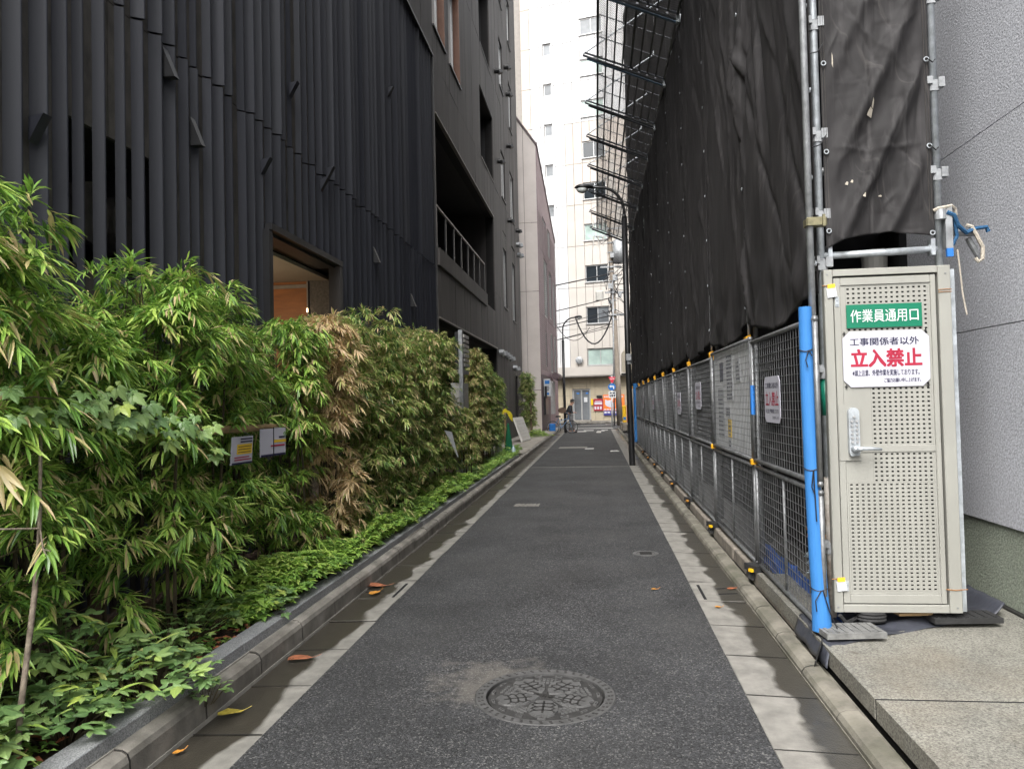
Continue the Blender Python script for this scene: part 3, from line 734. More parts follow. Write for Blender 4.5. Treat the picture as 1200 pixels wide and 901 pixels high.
# ------------------------------------------------------------------ black slatted building on the left
F = -3.4
rl = random.Random(21)
lb = thing('slatted_building', 'black building clad in tall vertical metal slats behind the bamboo hedge', 'building', (-4.5, 8, 0))
YL0, YL1, ZS, ZTOP = -1.2, 15.68, 4.57, 9.17
# backing wall with the room opening and the ventilation opening left free
OPN = [(4.42, 5.66, 2.53, 3.545), (7.43, 10.02, 0.1, 3.43)]
BX = F - 0.075
cuts_y = [YL0]
while cuts_y[-1] < YL1 - 0.5: cuts_y.append(cuts_y[-1] + rl.uniform(0.55, 0.8))
cuts_y.append(YL1)
facade(lb, (BX, 0, 0), (0,1,0), (1,0,0), cuts_y, [0.0, ZS-0.012, ZTOP], OPN, 0.03, lambda u, z: 'board_rough', gap=0.012, name='rough_panel', back=0.2, rnd=rl)
slat_edges = []
y = YL0; k = 0
while y < YL1 - 0.06:
    w = 0.012; dep = rl.choice([0.055, 0.065, 0.07, 0.08])
    gap = rl.uniform(0.16, 0.24)
    if y + w + 0.06 > YL1: break
    slat_edges.append((y, w, dep)); y += w + gap
def slat(y, w, d, z0, z1, dx=0.0):
    x1 = BX + d + dx; b = 0.004
    e_ = d*0.75; prof = [(BX+0.001, y), (x1-0.003, y+e_-0.004), (x1, y+e_), (x1, y+e_+w-0.003), (x1-0.003, y+e_+w), (BX+0.001, y+e_+w)]
    m = MB(); m.prism([(x, yy, z0) for x, yy in prof], (0, 0, z1-z0)); return m.build('slat', rl.choice(['slat_black','slat_black_b','slat_black_c']), lb)
for i, (y, w, d) in enumerate(slat_edges):
    lo = 0.12
    cov = y + w > 7.40 and y < 9.62
    if cov: lo = 3.44
    up_dx = rl.choice([-0.012, 0.0, 0.01, 0.018])
    zs = ZS if rl.random() < 0.85 else ZS - rl.choice([0.02, 0.05])
    slat(y, w, d, lo, zs - 0.012)
    slat(y, w, d, zs + 0.006, ZTOP, up_dx)
# ventilation opening behind the slats: dark recess, louvres and fan casings
t = MB(); t.box(BX-1.2, BX-1.18, 4.2, 5.9, 2.3, 3.8); t.box(BX-1.18, BX-0.24, 4.30, 4.41, 2.4, 3.7); t.box(BX-1.18, BX-0.24, 5.67, 5.78, 2.4, 3.7); t.box(BX-1.18, BX-0.24, 4.42, 5.66, 2.4, 2.52); t.box(BX-1.18, BX-0.24, 4.42, 5.66, 3.55, 3.66)
t.build('vent_recess', 'recess_dark', lb)
m = MB(); m.box(BX-0.03, BX+0.02, 4.42, 5.66, 2.53, 2.56); m.build('vent_sill', 'trim_black', lb)
for yy in (4.55, 5.0, 5.42):
    m = MB(); N = 16
    pts = [(BX-0.3, yy + 0.2 + 0.19*math.cos(2*math.pi*q/N), 3.07 + 0.24*math.sin(2*math.pi*q/N)*1.0) for q in range(N)]
    m.prism(pts, (-0.25,0,0)); m.build('fan_casing', 'board_rough', lb)
# small wedge hoods standing out between slats
def hood(y, z, w=0.2, h=0.26, d=0.2, rev=False):
    m = MB()
    x0 = BX + 0.06
    if not rev: pts = [(x0, y, z), (x0+d, y, z+0.02), (x0, y, z-h)]
    else: pts = [(x0, y, z+h), (x0+d, y, z-0.1), (x0, y, z-0.1)]
    m.prism(pts, (0, w, 0)); m.build('wedge_hood', 'slat_black' if not rev else 'trim_black', lb)
for (y, z, rv) in ((4.12,3.37,0),(7.3,4.15,0),(8.05,5.28,0),(8.98,4.45,0),(9.2,4.66,0),(5.55,4.35,1),(5.95,3.93,1),(11.2,3.9,1),(13.5,3.5,1),(12.2,7.0,0)):
    hood(y, z, 0.075, 0.15, 0.1, bool(rv))
# the lit room behind the square opening
m = MB(); m.box(F-0.02, F+0.06, 7.38, 9.58, 3.431, 3.50); m.box(BX-0.03, F+0.05, 9.47, 9.58, 0.1, 3.428); m.box(BX-0.2, F+0.05, 7.33, 7.42, 0.1, 3.428)
m.box(BX-0.24, F-0.021, 7.42, 9.47, 3.40, 3.46); m.build('opening_lining', 'trim_black', lb)
m = MB(); m.box(-6.4, BX-0.245, 6.4, 10.3, 3.345, 3.39); m.build('room_ceiling', 'room_ceiling', lb)
m = MB(); m.box(-6.4, -4.03, 10.05, 10.1, 0.1, 3.343); m.build('room_wood_wall', 'room_wood', lb)
m = MB(); m.box(-4.01, BX-0.04, 10.03, 10.1, 0.1, 3.343); m.build('room_stone_wall', 'room_stone', lb)
m = MB(); m.box(-4.03, -4.01, 10.0, 10.05, 0.1, 3.343); m.box(-6.4, -4.032, 10.03, 10.049, 3.25, 3.30); m.build('room_trim', 'trim_light', lb)
m = MB(); m.box(-6.45, -6.4, 6.4, 10.3, 0.1, 3.4); m.box(-6.4, BX-0.245, 6.35, 6.4, 0.1, 3.4); m.box(-6.4, BX-0.245, 6.4, 10.0, 0.05, 0.1); m.build('room_shell', 'room_ceiling', lb)
m = MB(); m.box(BX-0.06, BX-0.031, 7.44, 9.46, 0.1, 1.95); m.build('added_blind', 'trim_black', lb)  # added dark panel, stops the lit room glowing through the hedge
m = MB(); m.box(BX-0.028, BX-0.001, 9.585, 10.02, 0.1, 3.43); m.build('rough_panel', 'board_rough', lb)
em = bpy.data.materials.new('lamp_warm'); em.use_nodes = True
eb = em.node_tree.nodes['Principled BSDF']; eb.inputs['Emission Color'].default_value = (1, 0.72, 0.42, 1); eb.inputs['Emission Strength'].default_value = 3; MATS['lamp_warm'] = em
m = MB(); m.lathe([(0.0001,0),(0.07,0),(0.07,0.03)], 16, (-4.6, 8.9, 3.31)); m.build('ceiling_downlight', 'lamp_warm', lb)
m = MB(); m.box(-4.028, -4.012, 9.985, 9.999, 2.9, 2.95); m.build('wall_light', 'lamp_warm', lb)
ld = bpy.data.lights.new('room_lamp', 'POINT'); ld.energy = 20; ld.color = (1, 0.75, 0.5); ld.shadow_soft_size = 0.1
lo_ = bpy.data.objects.new('room_lamp', ld); COL.link(lo_); lo_.location = (-5.0, 8.3, 2.5)
# mass behind and top trim
m = MB(); m.box(-14, BX-0.26, YL0, 6.3, 0.0, 2.2); m.box(-14, -6.5, 2.2, 15.6, 0, ZTOP); m.box(-6.5, BX-0.26, YL0, 15.6, 3.9, ZTOP); m.box(-14, BX-0.26, 10.32, 15.6, 0.0, 3.9)
m.build('building_mass', 'recess_dark', lb)
m = MB(); m.box(BX-0.1, F+0.05, YL0, YL1, ZTOP+0.002, ZTOP+0.05); m.box(BX-0.1, F+0.04, YL1+0.001, YL1+0.04, 0.0, ZTOP+0.05); m.build('edge_trim', 'trim_black', lb)

# ------------------------------------------------------------------ dark panelled building beyond
db = thing('panelled_building', 'dark grey building of narrow vertical panels with balcony and deep windows', 'building', (-4.5, 25, 0))
YD0, YD1, ZD = 15.73, 33.9, 24.0
OPD = [(15.8,25.3,0.0,3.43),(15.8,25.1,4.72,7.96),(22.5,25.4,9.25,11.5),(22.7,25.0,12.95,15.6),(22.7,25.0,16.7,19.2),
       (15.62+0.12,17.1,9.93,12.4),(17.6,19.1,9.9,12.4),
       (27.6,28.7,5.2,8.1),(27.6,28.8,9.4,11.2),(27.6,28.7,13.7,15.6),(27.7,28.8,17.2,19.0),
       (30.6,31.75,5.0,8.15),(30.5,31.8,9.3,11.3),(30.7,31.7,13.2,15.2),(30.7,31.7,16.9,18.9),(30.9,31.7,0.9,2.7)]
rd = random.Random(8)
ys = [YD0]; 
while ys[-1] < YD1 - 0.6: ys.append(ys[-1] + rd.choice([0.38, 0.45, 0.55, 0.62]))
ys.append(YD1)
facade(db, (F+0.03, 0, 0), (0,1,0), (1,0,0), ys, [0.0, 5.4, 9.18, 12.95, 16.7, 20.4, ZD], OPD, 0.035, lambda u, z: rd.choice(['dark_panel','dark_panel','dark_panel_b','dark_panel_c']), gap=0.012, back=0.25, rnd=rd)
ys2 = [9.6 + 0.61*k for k in range(10)] + [YD0]
facade(db, (F+0.03, 0, 0), (0,1,0), (1,0,0), ys2, [ZTOP+0.06, 12.95, 16.7], [(13.2,14.6,9.93,12.4)], 0.035, lambda u, z: rd.choice(['dark_panel','dark_panel_b','dark_panel_c']), gap=0.012, back=0.25, rnd=rd)
def slab_(x0, x1, y0, y1, z0, z1, nm, mt): 
    q = MB(); q.box(x0, x1, y0, y1, z0, z1); return q.build(nm, mt, db)
# ground-floor recess
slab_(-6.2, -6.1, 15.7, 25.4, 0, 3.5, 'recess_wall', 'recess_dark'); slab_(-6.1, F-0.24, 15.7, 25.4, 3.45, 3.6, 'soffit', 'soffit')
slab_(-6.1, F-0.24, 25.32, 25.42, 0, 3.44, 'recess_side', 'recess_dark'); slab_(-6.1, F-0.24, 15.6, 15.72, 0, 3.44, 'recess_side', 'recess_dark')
slab_(F-0.03, F+0.06, 15.8, 25.3, 3.435, 3.475, 'drip_trim', 'trim_light')
# balcony
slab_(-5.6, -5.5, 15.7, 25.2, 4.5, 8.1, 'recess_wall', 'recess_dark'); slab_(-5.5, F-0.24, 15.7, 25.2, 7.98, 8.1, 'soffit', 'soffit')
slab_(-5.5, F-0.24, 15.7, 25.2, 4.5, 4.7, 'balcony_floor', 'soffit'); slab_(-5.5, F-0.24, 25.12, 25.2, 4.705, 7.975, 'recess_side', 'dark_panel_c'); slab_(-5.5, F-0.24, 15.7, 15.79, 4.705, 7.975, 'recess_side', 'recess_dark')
slab_(F-0.1, F+0.09, 15.76, 22.9, 4.60, 4.98, 'balcony_parapet', 'dark_panel_b')
slab_(F-0.03, F+0.055, 15.8, 25.1, 7.955, 7.99, 'drip_trim', 'trim_light')
slab_(-5.2, -4.6, 16.1, 17.0, 4.72, 7.97, 'balcony_column', 'dark_panel_c')
slab_(-5.4, -4.9, 18.6, 19.3, 4.72, 7.97, 'balcony_column', 'dark_panel_c')
slab_(-5.1, -4.5, 16.0, 20.5, 6.9, 7.4, 'duct', 'board_rough')
m = MB(); m.tube([(-4.8,19.3,5.6),(-4.8,19.9,7.6)], 0.35, 12); m.build('duct', 'board_rough', db)
rail = MB(); rail.box(F-0.02, F+0.03, 15.78, 22.85, 5.90, 5.945); rail.build('handrail', 'trim_light', db)
for k in range(8):
    yy = 15.82 + k*1.0
    slab_(F-0.015, F+0.02, yy, yy+0.05, 4.985, 5.9, 'baluster', 'frame_black')
for (a, c) in ((16.3,'poster_orange'),(16.9,'alu_frame')): slab_(-4.4, -4.36, a, a+0.5, 4.9, 6.4, 'balcony_door', c if c != 'poster_orange' else 'brown_reveal')
# deep square windows
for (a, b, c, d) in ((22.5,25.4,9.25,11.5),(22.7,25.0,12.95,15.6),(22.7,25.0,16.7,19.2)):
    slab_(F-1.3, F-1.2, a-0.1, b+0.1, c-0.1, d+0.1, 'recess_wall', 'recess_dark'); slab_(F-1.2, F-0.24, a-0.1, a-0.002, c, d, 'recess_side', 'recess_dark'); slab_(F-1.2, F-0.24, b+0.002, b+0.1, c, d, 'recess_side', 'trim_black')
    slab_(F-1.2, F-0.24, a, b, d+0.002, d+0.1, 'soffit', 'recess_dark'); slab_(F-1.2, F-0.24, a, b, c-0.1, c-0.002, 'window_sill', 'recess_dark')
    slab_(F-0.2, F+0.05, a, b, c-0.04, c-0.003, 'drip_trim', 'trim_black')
# brown-lined windows above the slats
for (a, b, c, d) in ((13.2,14.6,9.93,12.4),(15.74,17.1,9.93,12.4),(17.6,19.1,9.9,12.4)):
    slab_(F-0.24, F+0.035, b-0.03, b-0.002, c+0.002, d-0.002, 'reveal', 'brown_reveal')
    slab_(F-0.22, F+0.07, a, b, c-0.05, c-0.004, 'window_sill', 'trim_black')
    window(db, (F, a+0.001, c+0.001), (0,1,0), (1,0,0), b-a-0.035, d-c-0.002, 'alu_frame', ['glass_grey','glass_white'], 0.06, 0.16, 1)
for (a, b, c, d) in OPD[7:]:
    window(db, (F, a+0.001, c+0.001), (0,1,0), (1,0,0), b-a-0.002, d-c-0.002, 'alu_frame' if c > 4 else 'frame_black', ['glass_white','glass_grey'] if c > 4 else 'glass_dark', 0.07, 0.05, 1)
    slab_(F-0.1, F+0.07, a, b, c-0.05, c-0.004, 'window_sill', 'trim_black')
# louvre over two lower windows
for (a, b, z) in ((27.65,28.65,7.5),(30.65,31.7,7.5)):
    for k in range(6): slab_(F-0.02, F+0.02, a, b, z+0.1*k, z+0.06+0.1*k, 'louvre_blade', 'trim_black')
# vent hoods
def vent_hood(y, z, mt, r=0.09):
    q = MB(); q.tube([(F+0.03,y,z),(F+0.2,y,z)], r, 10); q.tube([(F+0.2,y,z+0.02),(F+0.24,y,z-r*1.1)], r*1.05, 10); q.build('vent_hood', mt, db)
for (y, z) in ((26.3,13.6),(29.3,15.1),(29.8,14.2),(29.6,12.0),(32.5,9.2),(29.4,8.9),(26.6,10.4)): vent_hood(y, z, 'paint_black')
for (y, z) in ((25.9,3.35),(26.7,3.35),(27.5,3.32),(28.4,3.3),(30.2,3.0),(32.6,8.6),(32.9,8.2)): vent_hood(y, z, 'galv_dull', 0.11)
# plant-room units seen in the ground-floor recess
m = MB(); m.box(-14, -6.2, 15.7, 33.9, 0, ZD); m.box(-6.2, F-0.26, 25.45, 33.9, 0.0, 4.6); m.box(-6.2, F-1.4, 25.45, 33.9, 4.6, ZD); m.box(-6.2, F-0.26, 15.7, 22.3, 13, ZD); m.box(-6.2, F-1.4, 9.6, 25.3, 8.2, 20); m.box(-14, F-0.25, 33.86, 33.9, 0, ZD)
m.build('building_mass', 'recess_dark', db)
tw = thing('plant_rack', 'pale steel post and rack with air conditioner casings in a gap of the bamboo', 'rack', (-2.45, 13.6, 0.15))  # SHIFTED
m = MB(); m.box(-2.50, -2.43, 13.370, 13.490, 0.15, 2.92); m.build('post', 'galv_dull', tw)
for k in range(7): m = MB(); m.box(-2.530, -2.430, 13.620, 14.120, 2.26+0.09*k, 2.32+0.09*k); m.build('louvre_blade', 'ac_white', tw)
m = MB(); m.box(-2.590, -2.530, 13.510, 14.170, 2.2, 2.9); m.build('louvre_frame', 'frame_black', tw)
m = MB(); m.box(-2.690, -2.450, 13.510, 14.170, 2.12, 2.19); m.build('shelf', 'galv_dull', tw)
m = MB(); m.box(-2.690, -2.470, 13.530, 14.170, 1.25, 1.95); m.build('unit_casing', 'ac_white', tw)
m = MB(); m.box(-2.690, -2.490, 13.530, 14.070, 0.2, 1.1); m.build('unit_casing', 'ac_white', tw)
# ------------------------------------------------------------------ beige and purple building
pb = thing('beige_purple_building', 'beige building with purple tiled street front and stepped sloping roofline', 'building', (-2.6, 40, 0))
def quadwall(p00, p10, p11, p01, thick, nm, mt, nrm):
    q = MB(); q.prism([p00, p10, p11, p01], Vector(nrm)*-thick); return q.build(nm, mt, pb)
# end wall facing the camera, panels with joints
XA = [-6.6, -3.25, -2.62]; 
def ztop(x): return 14.05 + (-2.62 - x)*1.45
levels = [0.14, 2.15, 6.93, 10.27]
for a, b in zip([-6.6,-5.4,-4.3,-3.25], [-5.4,-4.3,-3.25,-2.62]):
    for z0, z1 in zip(levels, levels[1:] + [None]):
        g = 0.012
        pts = [(a+g, 35.5, z0+g), (b-g, 35.5, z0+g)]
        pts += [(b-g, 35.5, z1-g), (a+g, 35.5, z1-g)] if z1 else [(b-g, 35.5, ztop(b)), (a+g, 35.5, ztop(a))]
        q = MB(); q.prism(pts, (0, 0.05, 0)); q.build('wall_panel', 'beige_wall' if z0 > 1 else 'beige_light', pb)
q = MB(); q.prism([(-6.6,35.552,0),(-2.63,35.552,0),(-2.63,35.552,ztop(-2.63)-0.01),(-6.6,35.552,ztop(-6.6)-0.01)], (0,0.3,0)); q.build('wall_core', 'beige_joint', pb)
q = MB(); q.prism([(-6.6,35.45,ztop(-6.6)),(-2.6,35.45,ztop(-2.6)),(-2.6,35.45,ztop(-2.6)+0.14),(-6.6,35.45,ztop(-6.6)+0.14)], (0,0.5,0)); q.build('roof_trim', 'purple_dark', pb)
# purple street front, turning slightly into the lane
A = Vector((-2.6, 35.5, 0)); B = Vector((-2.3, 45.0, 0)); UP = (B-A).normalized(); NP = Vector((UP.y, -UP.x, 0)); LP = (B-A).length
WPB = [(2.2,4.0,10.9,12.0),(2.4,4.2,6.0,9.0),(5.2,6.6,6.2,8.8),(7.4,8.8,6.0,8.6),(2.5,3.2,3.4,5.2),(5.4,6.6,3.2,5.4),(7.5,8.8,3.2,5.4),(5.0,6.4,9.6,11.3),(4.6,6.2,0.9,2.6)]
def ztp(u): return 14.05 - (14.05-11.2)*u/LP
facade(pb, A, UP, NP, [0, 1.0, 2.0, 3.0, 4.0, 5.0, 6.0, 7.0, 8.0, 9.0, LP], [0.14, 2.9, 3.2, 5.9, 9.2, 11.15], WPB, 0.04, lambda u, z: 'purple_dark' if z < 2.9 and u < 4.4 else 'purple_tile', gap=0.02, back=0.3, back_mat='purple_dark')
q = MB(); q.prism([A+Vector((0,0,11.155)), B+Vector((0,0,11.155)), B+Vector((0,0,11.25)), A+Vector((0,0,14.05))], -NP*0.3); q.build('gable_wall', 'purple_tile', pb)
q = MB(); q.prism([A+NP*0.04+Vector((0,0,14.05)), B+NP*0.04+Vector((0,0,11.25)), B+NP*0.04+Vector((0,0,11.38)), A+NP*0.04+Vector((0,0,14.19))], -NP*0.4); q.build('roof_trim', 'purple_dark', pb)
for (a, b, c, d) in WPB:
    window(pb, A + UP*a + Vector((0,0,c)), UP, NP, b-a, d-c, 'alu_frame', ['glass_pale','glass_white'], 0.07, 0.05, 1)
m = MB()
for k in range(70): m.obox(A + UP*(LP*0.5) + NP*0.004 + Vector((0,0,3.3+0.11*k)), UP*(LP/2), NP*0.006, (0,0,0.008))
stuff(m.build('tile_course', 'purple_dark', pb))
m = MB(); m.obox(A+UP*1.4+NP*0.12+Vector((0,0,2.05)), UP*0.75, NP*0.06, (0,0,0.3)); m.obox(A+UP*1.4+NP*0.06+Vector((0,0,1.35)), UP*0.7, NP*0.05, (0,0,0.4)); m.build('cabinet', 'frame_black', pb)
m = MB(); m.tube([A+UP*4.3+NP*0.3+Vector((0,0,2.95)), A+UP*6.5+NP*0.3+Vector((0,0,2.95))], 0.2, 10); m.build('rolled_awning', 'purple_dark', pb)
for k in range(4): m = MB(); p_ = A+UP*(4.5+0.5*k)+NP*0.06; m.obox(p_+Vector((0,0,1.8)), UP*0.05, NP*0.05, (0,0,0.9)); m.build('shutter_post', 'alu_frame', pb)
m = MB(); m.prism([(-14,35.86,0),(-2.95,35.86,0),(-2.7,44.9,0),(-14,44.9,0)], (0,0,11.1)); m.build('building_mass', 'purple_dark', pb)
sg = thing('hanging_sign', 'small pale blue and white projecting sign on the purple wall', 'sign', (-2.4, 36.3, 2.2))
m = MB(); m.box(-2.55, -2.22, 36.2, 36.3, 1.85, 2.7); m.build('sign_box', 'paper', sg)
m = MB(); m.box(-2.5, -2.27, 36.193, 36.199, 2.45, 2.62); m.box(-2.5, -2.3, 36.193, 36.199, 1.92, 2.02); m.build('print', 'ink_blue', sg)
m = MB()
for k in range(3): m.box(-2.49, -2.30+0.02*(k%2), 36.193, 36.199, 2.12+0.09*k, 2.16+0.09*k)
m.build('print', 'ink_navy', sg)
# ------------------------------------------------------------------ grey stucco building on the right
rr_ = random.Random(33)
gb = thing('stucco_building', 'grey rough stucco wall with greenish base and thin horizontal joints on the right', 'building', (4, 8, 0))
facade(gb, (2.6, -5, 0), (0,1,0), (-1,0,0), [0, 4.2, 8.4, 12.6, 16.8, 21, 25.2, 29.4, 33.4], [0.68, 1.98, 3.285, 4.59, 7.2, 9.8, 12.4, 15.0], [], 0.05, lambda u, z: 'stucco', gap=0.007, back=0.4, jit=0.001, rnd=rr_)
m = MB(); m.box(2.615, 3.05, -5, 28.4, 0.16, 0.676); m.build('wall_base', 'stucco_base', gb)
m = MB(); m.box(2.575, 2.614, -0.4, 6.1, 0.1505, 0.163); m.build('base_gap', 'iron_dark', gb)
m = MB(); m.box(3.06, 9, -5, 28.4, 0, 15.0); m.build('building_mass', 'stucco_base', gb)

# ------------------------------------------------------------------ scaffold frame
sc = thing('scaffold', 'galvanised pipe scaffold with clamps carrying the black sheets', 'scaffold', (1.4, 4.7, 0.15))
PY = [4.62 + 2.12*k for k in range(12)]
def coupler(mb, p, s=0.8, ax='x'):
    x, y, z = p
    mb.bbox(x-0.036*s, x+0.036*s, y-0.036*s, y+0.036*s, z-0.035, z+0.035, 0.008)
    mb.box(x+0.02*s, x+0.066*s, y-0.05*s, y+0.0*s, z-0.018, z+0.042); mb.box(x-0.062*s, x-0.02*s, y-0.05*s, y-0.01*s, z+0.005, z+0.05)
m = MB(); m.tube([(1.405,4.75,0.2),(1.407,4.75,9)], 0.0243, 12); m.build('pole', 'galv', sc, True)
m = MB(); m.tube([(1.405,4.75,0.2),(1.405,4.75,1.05)], 0.0262, 12); m.build('pole_sleeve', 'pole_rusty', sc, True)
m = MB(); m.tube([(1.405,4.75,1.43),(1.405,4.75,1.66)], 0.0268, 12); m.build('pole_tape', 'tape_green', sc, True)
m = MB(); m.tube([(1.3,4.6,0.2),(1.306,4.6,9)], 0.0215, 12); m.build('pole', 'galv_dull', sc, True)
m = MB(); m.tube([(2.097,4.75,2.3),(2.107,4.75,9)], 0.0243, 12); m.build('pole', 'galv', sc, True)
for y in PY[1:]:
    m = MB(); m.tube([(1.42,y,0.15),(1.42,y,16)], 0.024, 8); m.build('pole', 'galv_dull', sc, True)
    m = MB(); m.tube([(1.36,y,2.02),(1.36,y,2.75)], 0.014, 8); m.build('hanger_rod', 'galv_dull', sc, True)
    c = MB(); c.obox((1.352,y,2.04), (0.022,0,0.01), (0,0.045,0), (-0.01,0,0.055)); c.build('end_cap', 'yellow_cap', sc)
for y in (15, 27.5):
    m = MB(); m.tube([(2.42,y,0.15),(2.42,y,16)], 0.024, 8); m.build('pole', 'galv_dull', sc, True)
for z in (2.42, 2.95, 5.0, 7.12, 9.2, 11.3):
    m = MB(); m.tube([(1.44,4.75,z),(1.44,28,z)], 0.0215, 6); m.build('rail_pipe', 'galv_dull', sc, True)
for z in (2.66, 3.16, 3.86, 4.4, 4.95):
    m = MB(); coupler(m, (1.407,4.75,z)); m.build('coupler', 'galv_dull', sc)
for z in (2.88, 3.43, 3.97, 4.5):
    m = MB(); coupler(m, (2.10,4.75,z)); m.build('coupler', 'galv_dull', sc)
for z in (0.62, 1.69, 2.36): 
    m = MB(); coupler(m, (1.405,4.75,z), 0.9); m.build('coupler', 'galv_dull', sc)
m = MB(); m.tube([(1.41,4.75,2.415),(2.10,4.75,2.428)], 0.022, 10); m.tube([(1.45,4.75,2.415),(1.47,4.75,2.415)],0.03,10); m.tube([(2.04,4.75,2.427),(2.06,4.75,2.427)],0.03,10); m.build('cross_pipe', 'galv', sc, True)
m = MB(); m.obox((2.055,4.75,2.44), (0.012,0,0), (0,0.03,0), (0,0,0.05)); m.obox((1.455,4.75,2.43), (0.012,0,0), (0,0.03,0), (0,0,0.05)); m.build('pipe_lug', 'galv', sc)
m = MB(); m.bbox(1.275, 1.395, 4.56, 4.64, 2.57, 2.62, 0.008); m.box(1.365,1.38,4.545,4.56,2.56,2.63); m.build('brass_clamp', 'wire_rust' if False else 'brass', sc) if 'brass' in MATS else None
for z in (2.3, 2.32): 
    m = MB(); m.tube([(1.5,4.95,z),(2.1,4.95,z)], 0.02, 6); m.build('cross_pipe', 'galv_dull', sc)
m = MB(); m.tube([(1.72,5.1,2.36),(1.92,5.1,2.36)], 0.001, 4); 
m = MB(); m.lathe([(0.0001,0),(0.075,0),(0.08,0.1),(0.085,0.1),(0.085,0.13),(0.0001,0.13)], 16, (1.83,5.05,2.36)); m.build('bucket', 'ac_white', sc)
m = MB(); m.obox((2.157,4.75,1.27), (0.015,0,0), (0,0.02,0), (0,0,1.03)); m.obox((2.148,4.728,1.27), (0.004,0,0), (0,0.001,0), (0,0,1.0)); m.build('angle_post', 'galv', sc)
# top right clamp bundle against the wall
m = MB(); m.tube([(2.1,4.72,2.6),(2.1,4.72,2.66)],0.034,12); m.box(2.12,2.16,4.70,4.74,2.42,2.68); m.tube([(2.16,4.76,2.53),(2.34,4.82,2.53)],0.022,8); m.tube([(2.3,4.82,2.5),(2.38,4.84,2.36)],0.018,8); m.build('wall_tie', 'galv_dull', sc)
m = MB(); m.box(2.12,2.155,4.69,4.71,2.37,2.42); m.build('tag_tape', 'ink_blue', sc)

# ------------------------------------------------------------------ sheets
def sheet(label, pfn, nu, nv, group='scaffold sheets along the lane', eyes=()):
    m = MB(); m.grid(nu, nv, pfn)
    o = m.build('scaffold_sheet', 'sheet_black', None, True)
    tag(o, label, 'sheet', group)
    sol = o.modifiers.new('thickness', 'SOLIDIFY'); sol.thickness = 0.0025
    if eyes:
        e = MB()
        for p in eyes:
            x, y, z, ax = p
            N = 10
            for rr, zz in ((0.013,0),):
                pts = [(x+0.013*math.cos(2*math.pi*k/N), y, z+0.013*math.sin(2*math.pi*k/N)) if ax == 'y' else (x, y+0.013*math.cos(2*math.pi*k/N), z+0.013*math.sin(2*math.pi*k/N)) for k in range(N+1)]
                e.tube(pts, 0.004, 5, False)
        e.build('eyelet', 'galv', o)
    return o
def bay_fn(y0, y1, z0, z1, seed, amp, sag=0.09, x=1.35, ncr=30, pull=0.35):
    """one bay of sheeting tied at eyelets along both edges: shallow bellies and many crisp creases fanning from the ties"""
    rb = random.Random(seed); W = y1-y0; cr = []
    for _ in range(ncr):
        side = rb.random() < 0.5; za = z0 + 0.53*rb.randint(0, int((z1-z0)/0.53)); ya = 0.0 if side else W
        ang = rb.choice([-1, 1, 1])*rb.uniform(1.1, 1.5)
        dy = math.cos(ang)*(1 if side else -1); dz = math.sin(ang)*(1 if rb.random() < 0.6 else -1)
        cr.append((ya + rb.uniform(-0.06, 0.06), za, dy, dz, rb.uniform(0.6, 3.4), rb.uniform(0.4, 1.0)*rb.choice([-1, 1]), rb.uniform(0.012, 0.045)))
    for _ in range(ncr):
        cr.append((rb.uniform(0, W), rb.uniform(z0, z1), math.cos(1.35 + rb.uniform(-0.5, 0.3)), math.sin(1.35), rb.uniform(0.8, 4.0), rb.uniform(0.3, 0.9)*rb.choice([-1, 1]), rb.uniform(0.01, 0.03)))
    ph = rb.uniform(0, 6.28)
    def fn(u, v):
        y = W*u; edge = math.sin(math.pi*u)
        zb = z0 + sag*(1-edge)**2*0.6 - 0.05*edge + 0.035*math.sin(9*u+ph)*edge
        z = zb + (z1-zb)*v
        d = amp*(0.6*noise.noise((y*1.3+seed, z*0.5, seed*0.3)) + 0.22*noise.noise((y*3.1+seed, z*1.1+y, 3.1)))
        for (ya, za, dy, dz, L, a, w) in cr:
            ry, rz = y-ya, z-za; t = ry*dy + rz*dz
            if t < -0.05 or t > L: continue
            q = abs(ry*dz - rz*dy) / (w*(1+1.6*t/L))
            if q < 5: d += amp*0.85*a*math.exp(-q)*math.sin(math.pi*min(1, max(0, (t+0.05)/L)))**0.7
        d *= min(1.0, edge*4.0 + 0.06)
        zz = z-z0; bot = max(0.0, 1 - zz/0.6)
        d += 0.06*bot*noise.noise((y*4, z*3, seed))*min(1, edge*3)
        return (x - 0.03*edge + d, y0 + y, z)
    return fn
near = ['wrinkled black sheet nearest the door, pulled into long diagonal folds', 'black sheet bay directly above the white notice board panel', 'black sheet bay just past the notice board, bulging above the fence top',
        'black sheet bay with a hanging rod ending in a yellow cap, fourth from the door', 'fifth black sheet bay from the door, over the middle of the fence', 'sixth black sheet bay from the door, behind the lamp post height',
        'seventh black sheet bay from the door, beyond the middle of the fence', 'black sheet bay right beside the black lamp post', 'black sheet bay just beyond the black lamp post', 'second last lower black sheet bay before the street corner', 'last lower black sheet bay at the far end of the scaffold']
for k in range(11):
    ya, yb = PY[k]+0.02, PY[k+1]-0.01
    strong = k == 0
    sheet(near[k], bay_fn(ya, yb, 2.13, 7.08, 60+k, 0.042 if k else 0.06, 0.13, 1.35, 46 if k == 0 else 30), 90 if k < 2 else (60 if k < 4 else 36), 170 if k < 2 else (130 if k < 4 else 70), 'scaffold sheets along the lane', [(1.338, ya-0.012+0.012*(q%2)*2, 2.35+0.53*q, 'x') for q in range(9)])
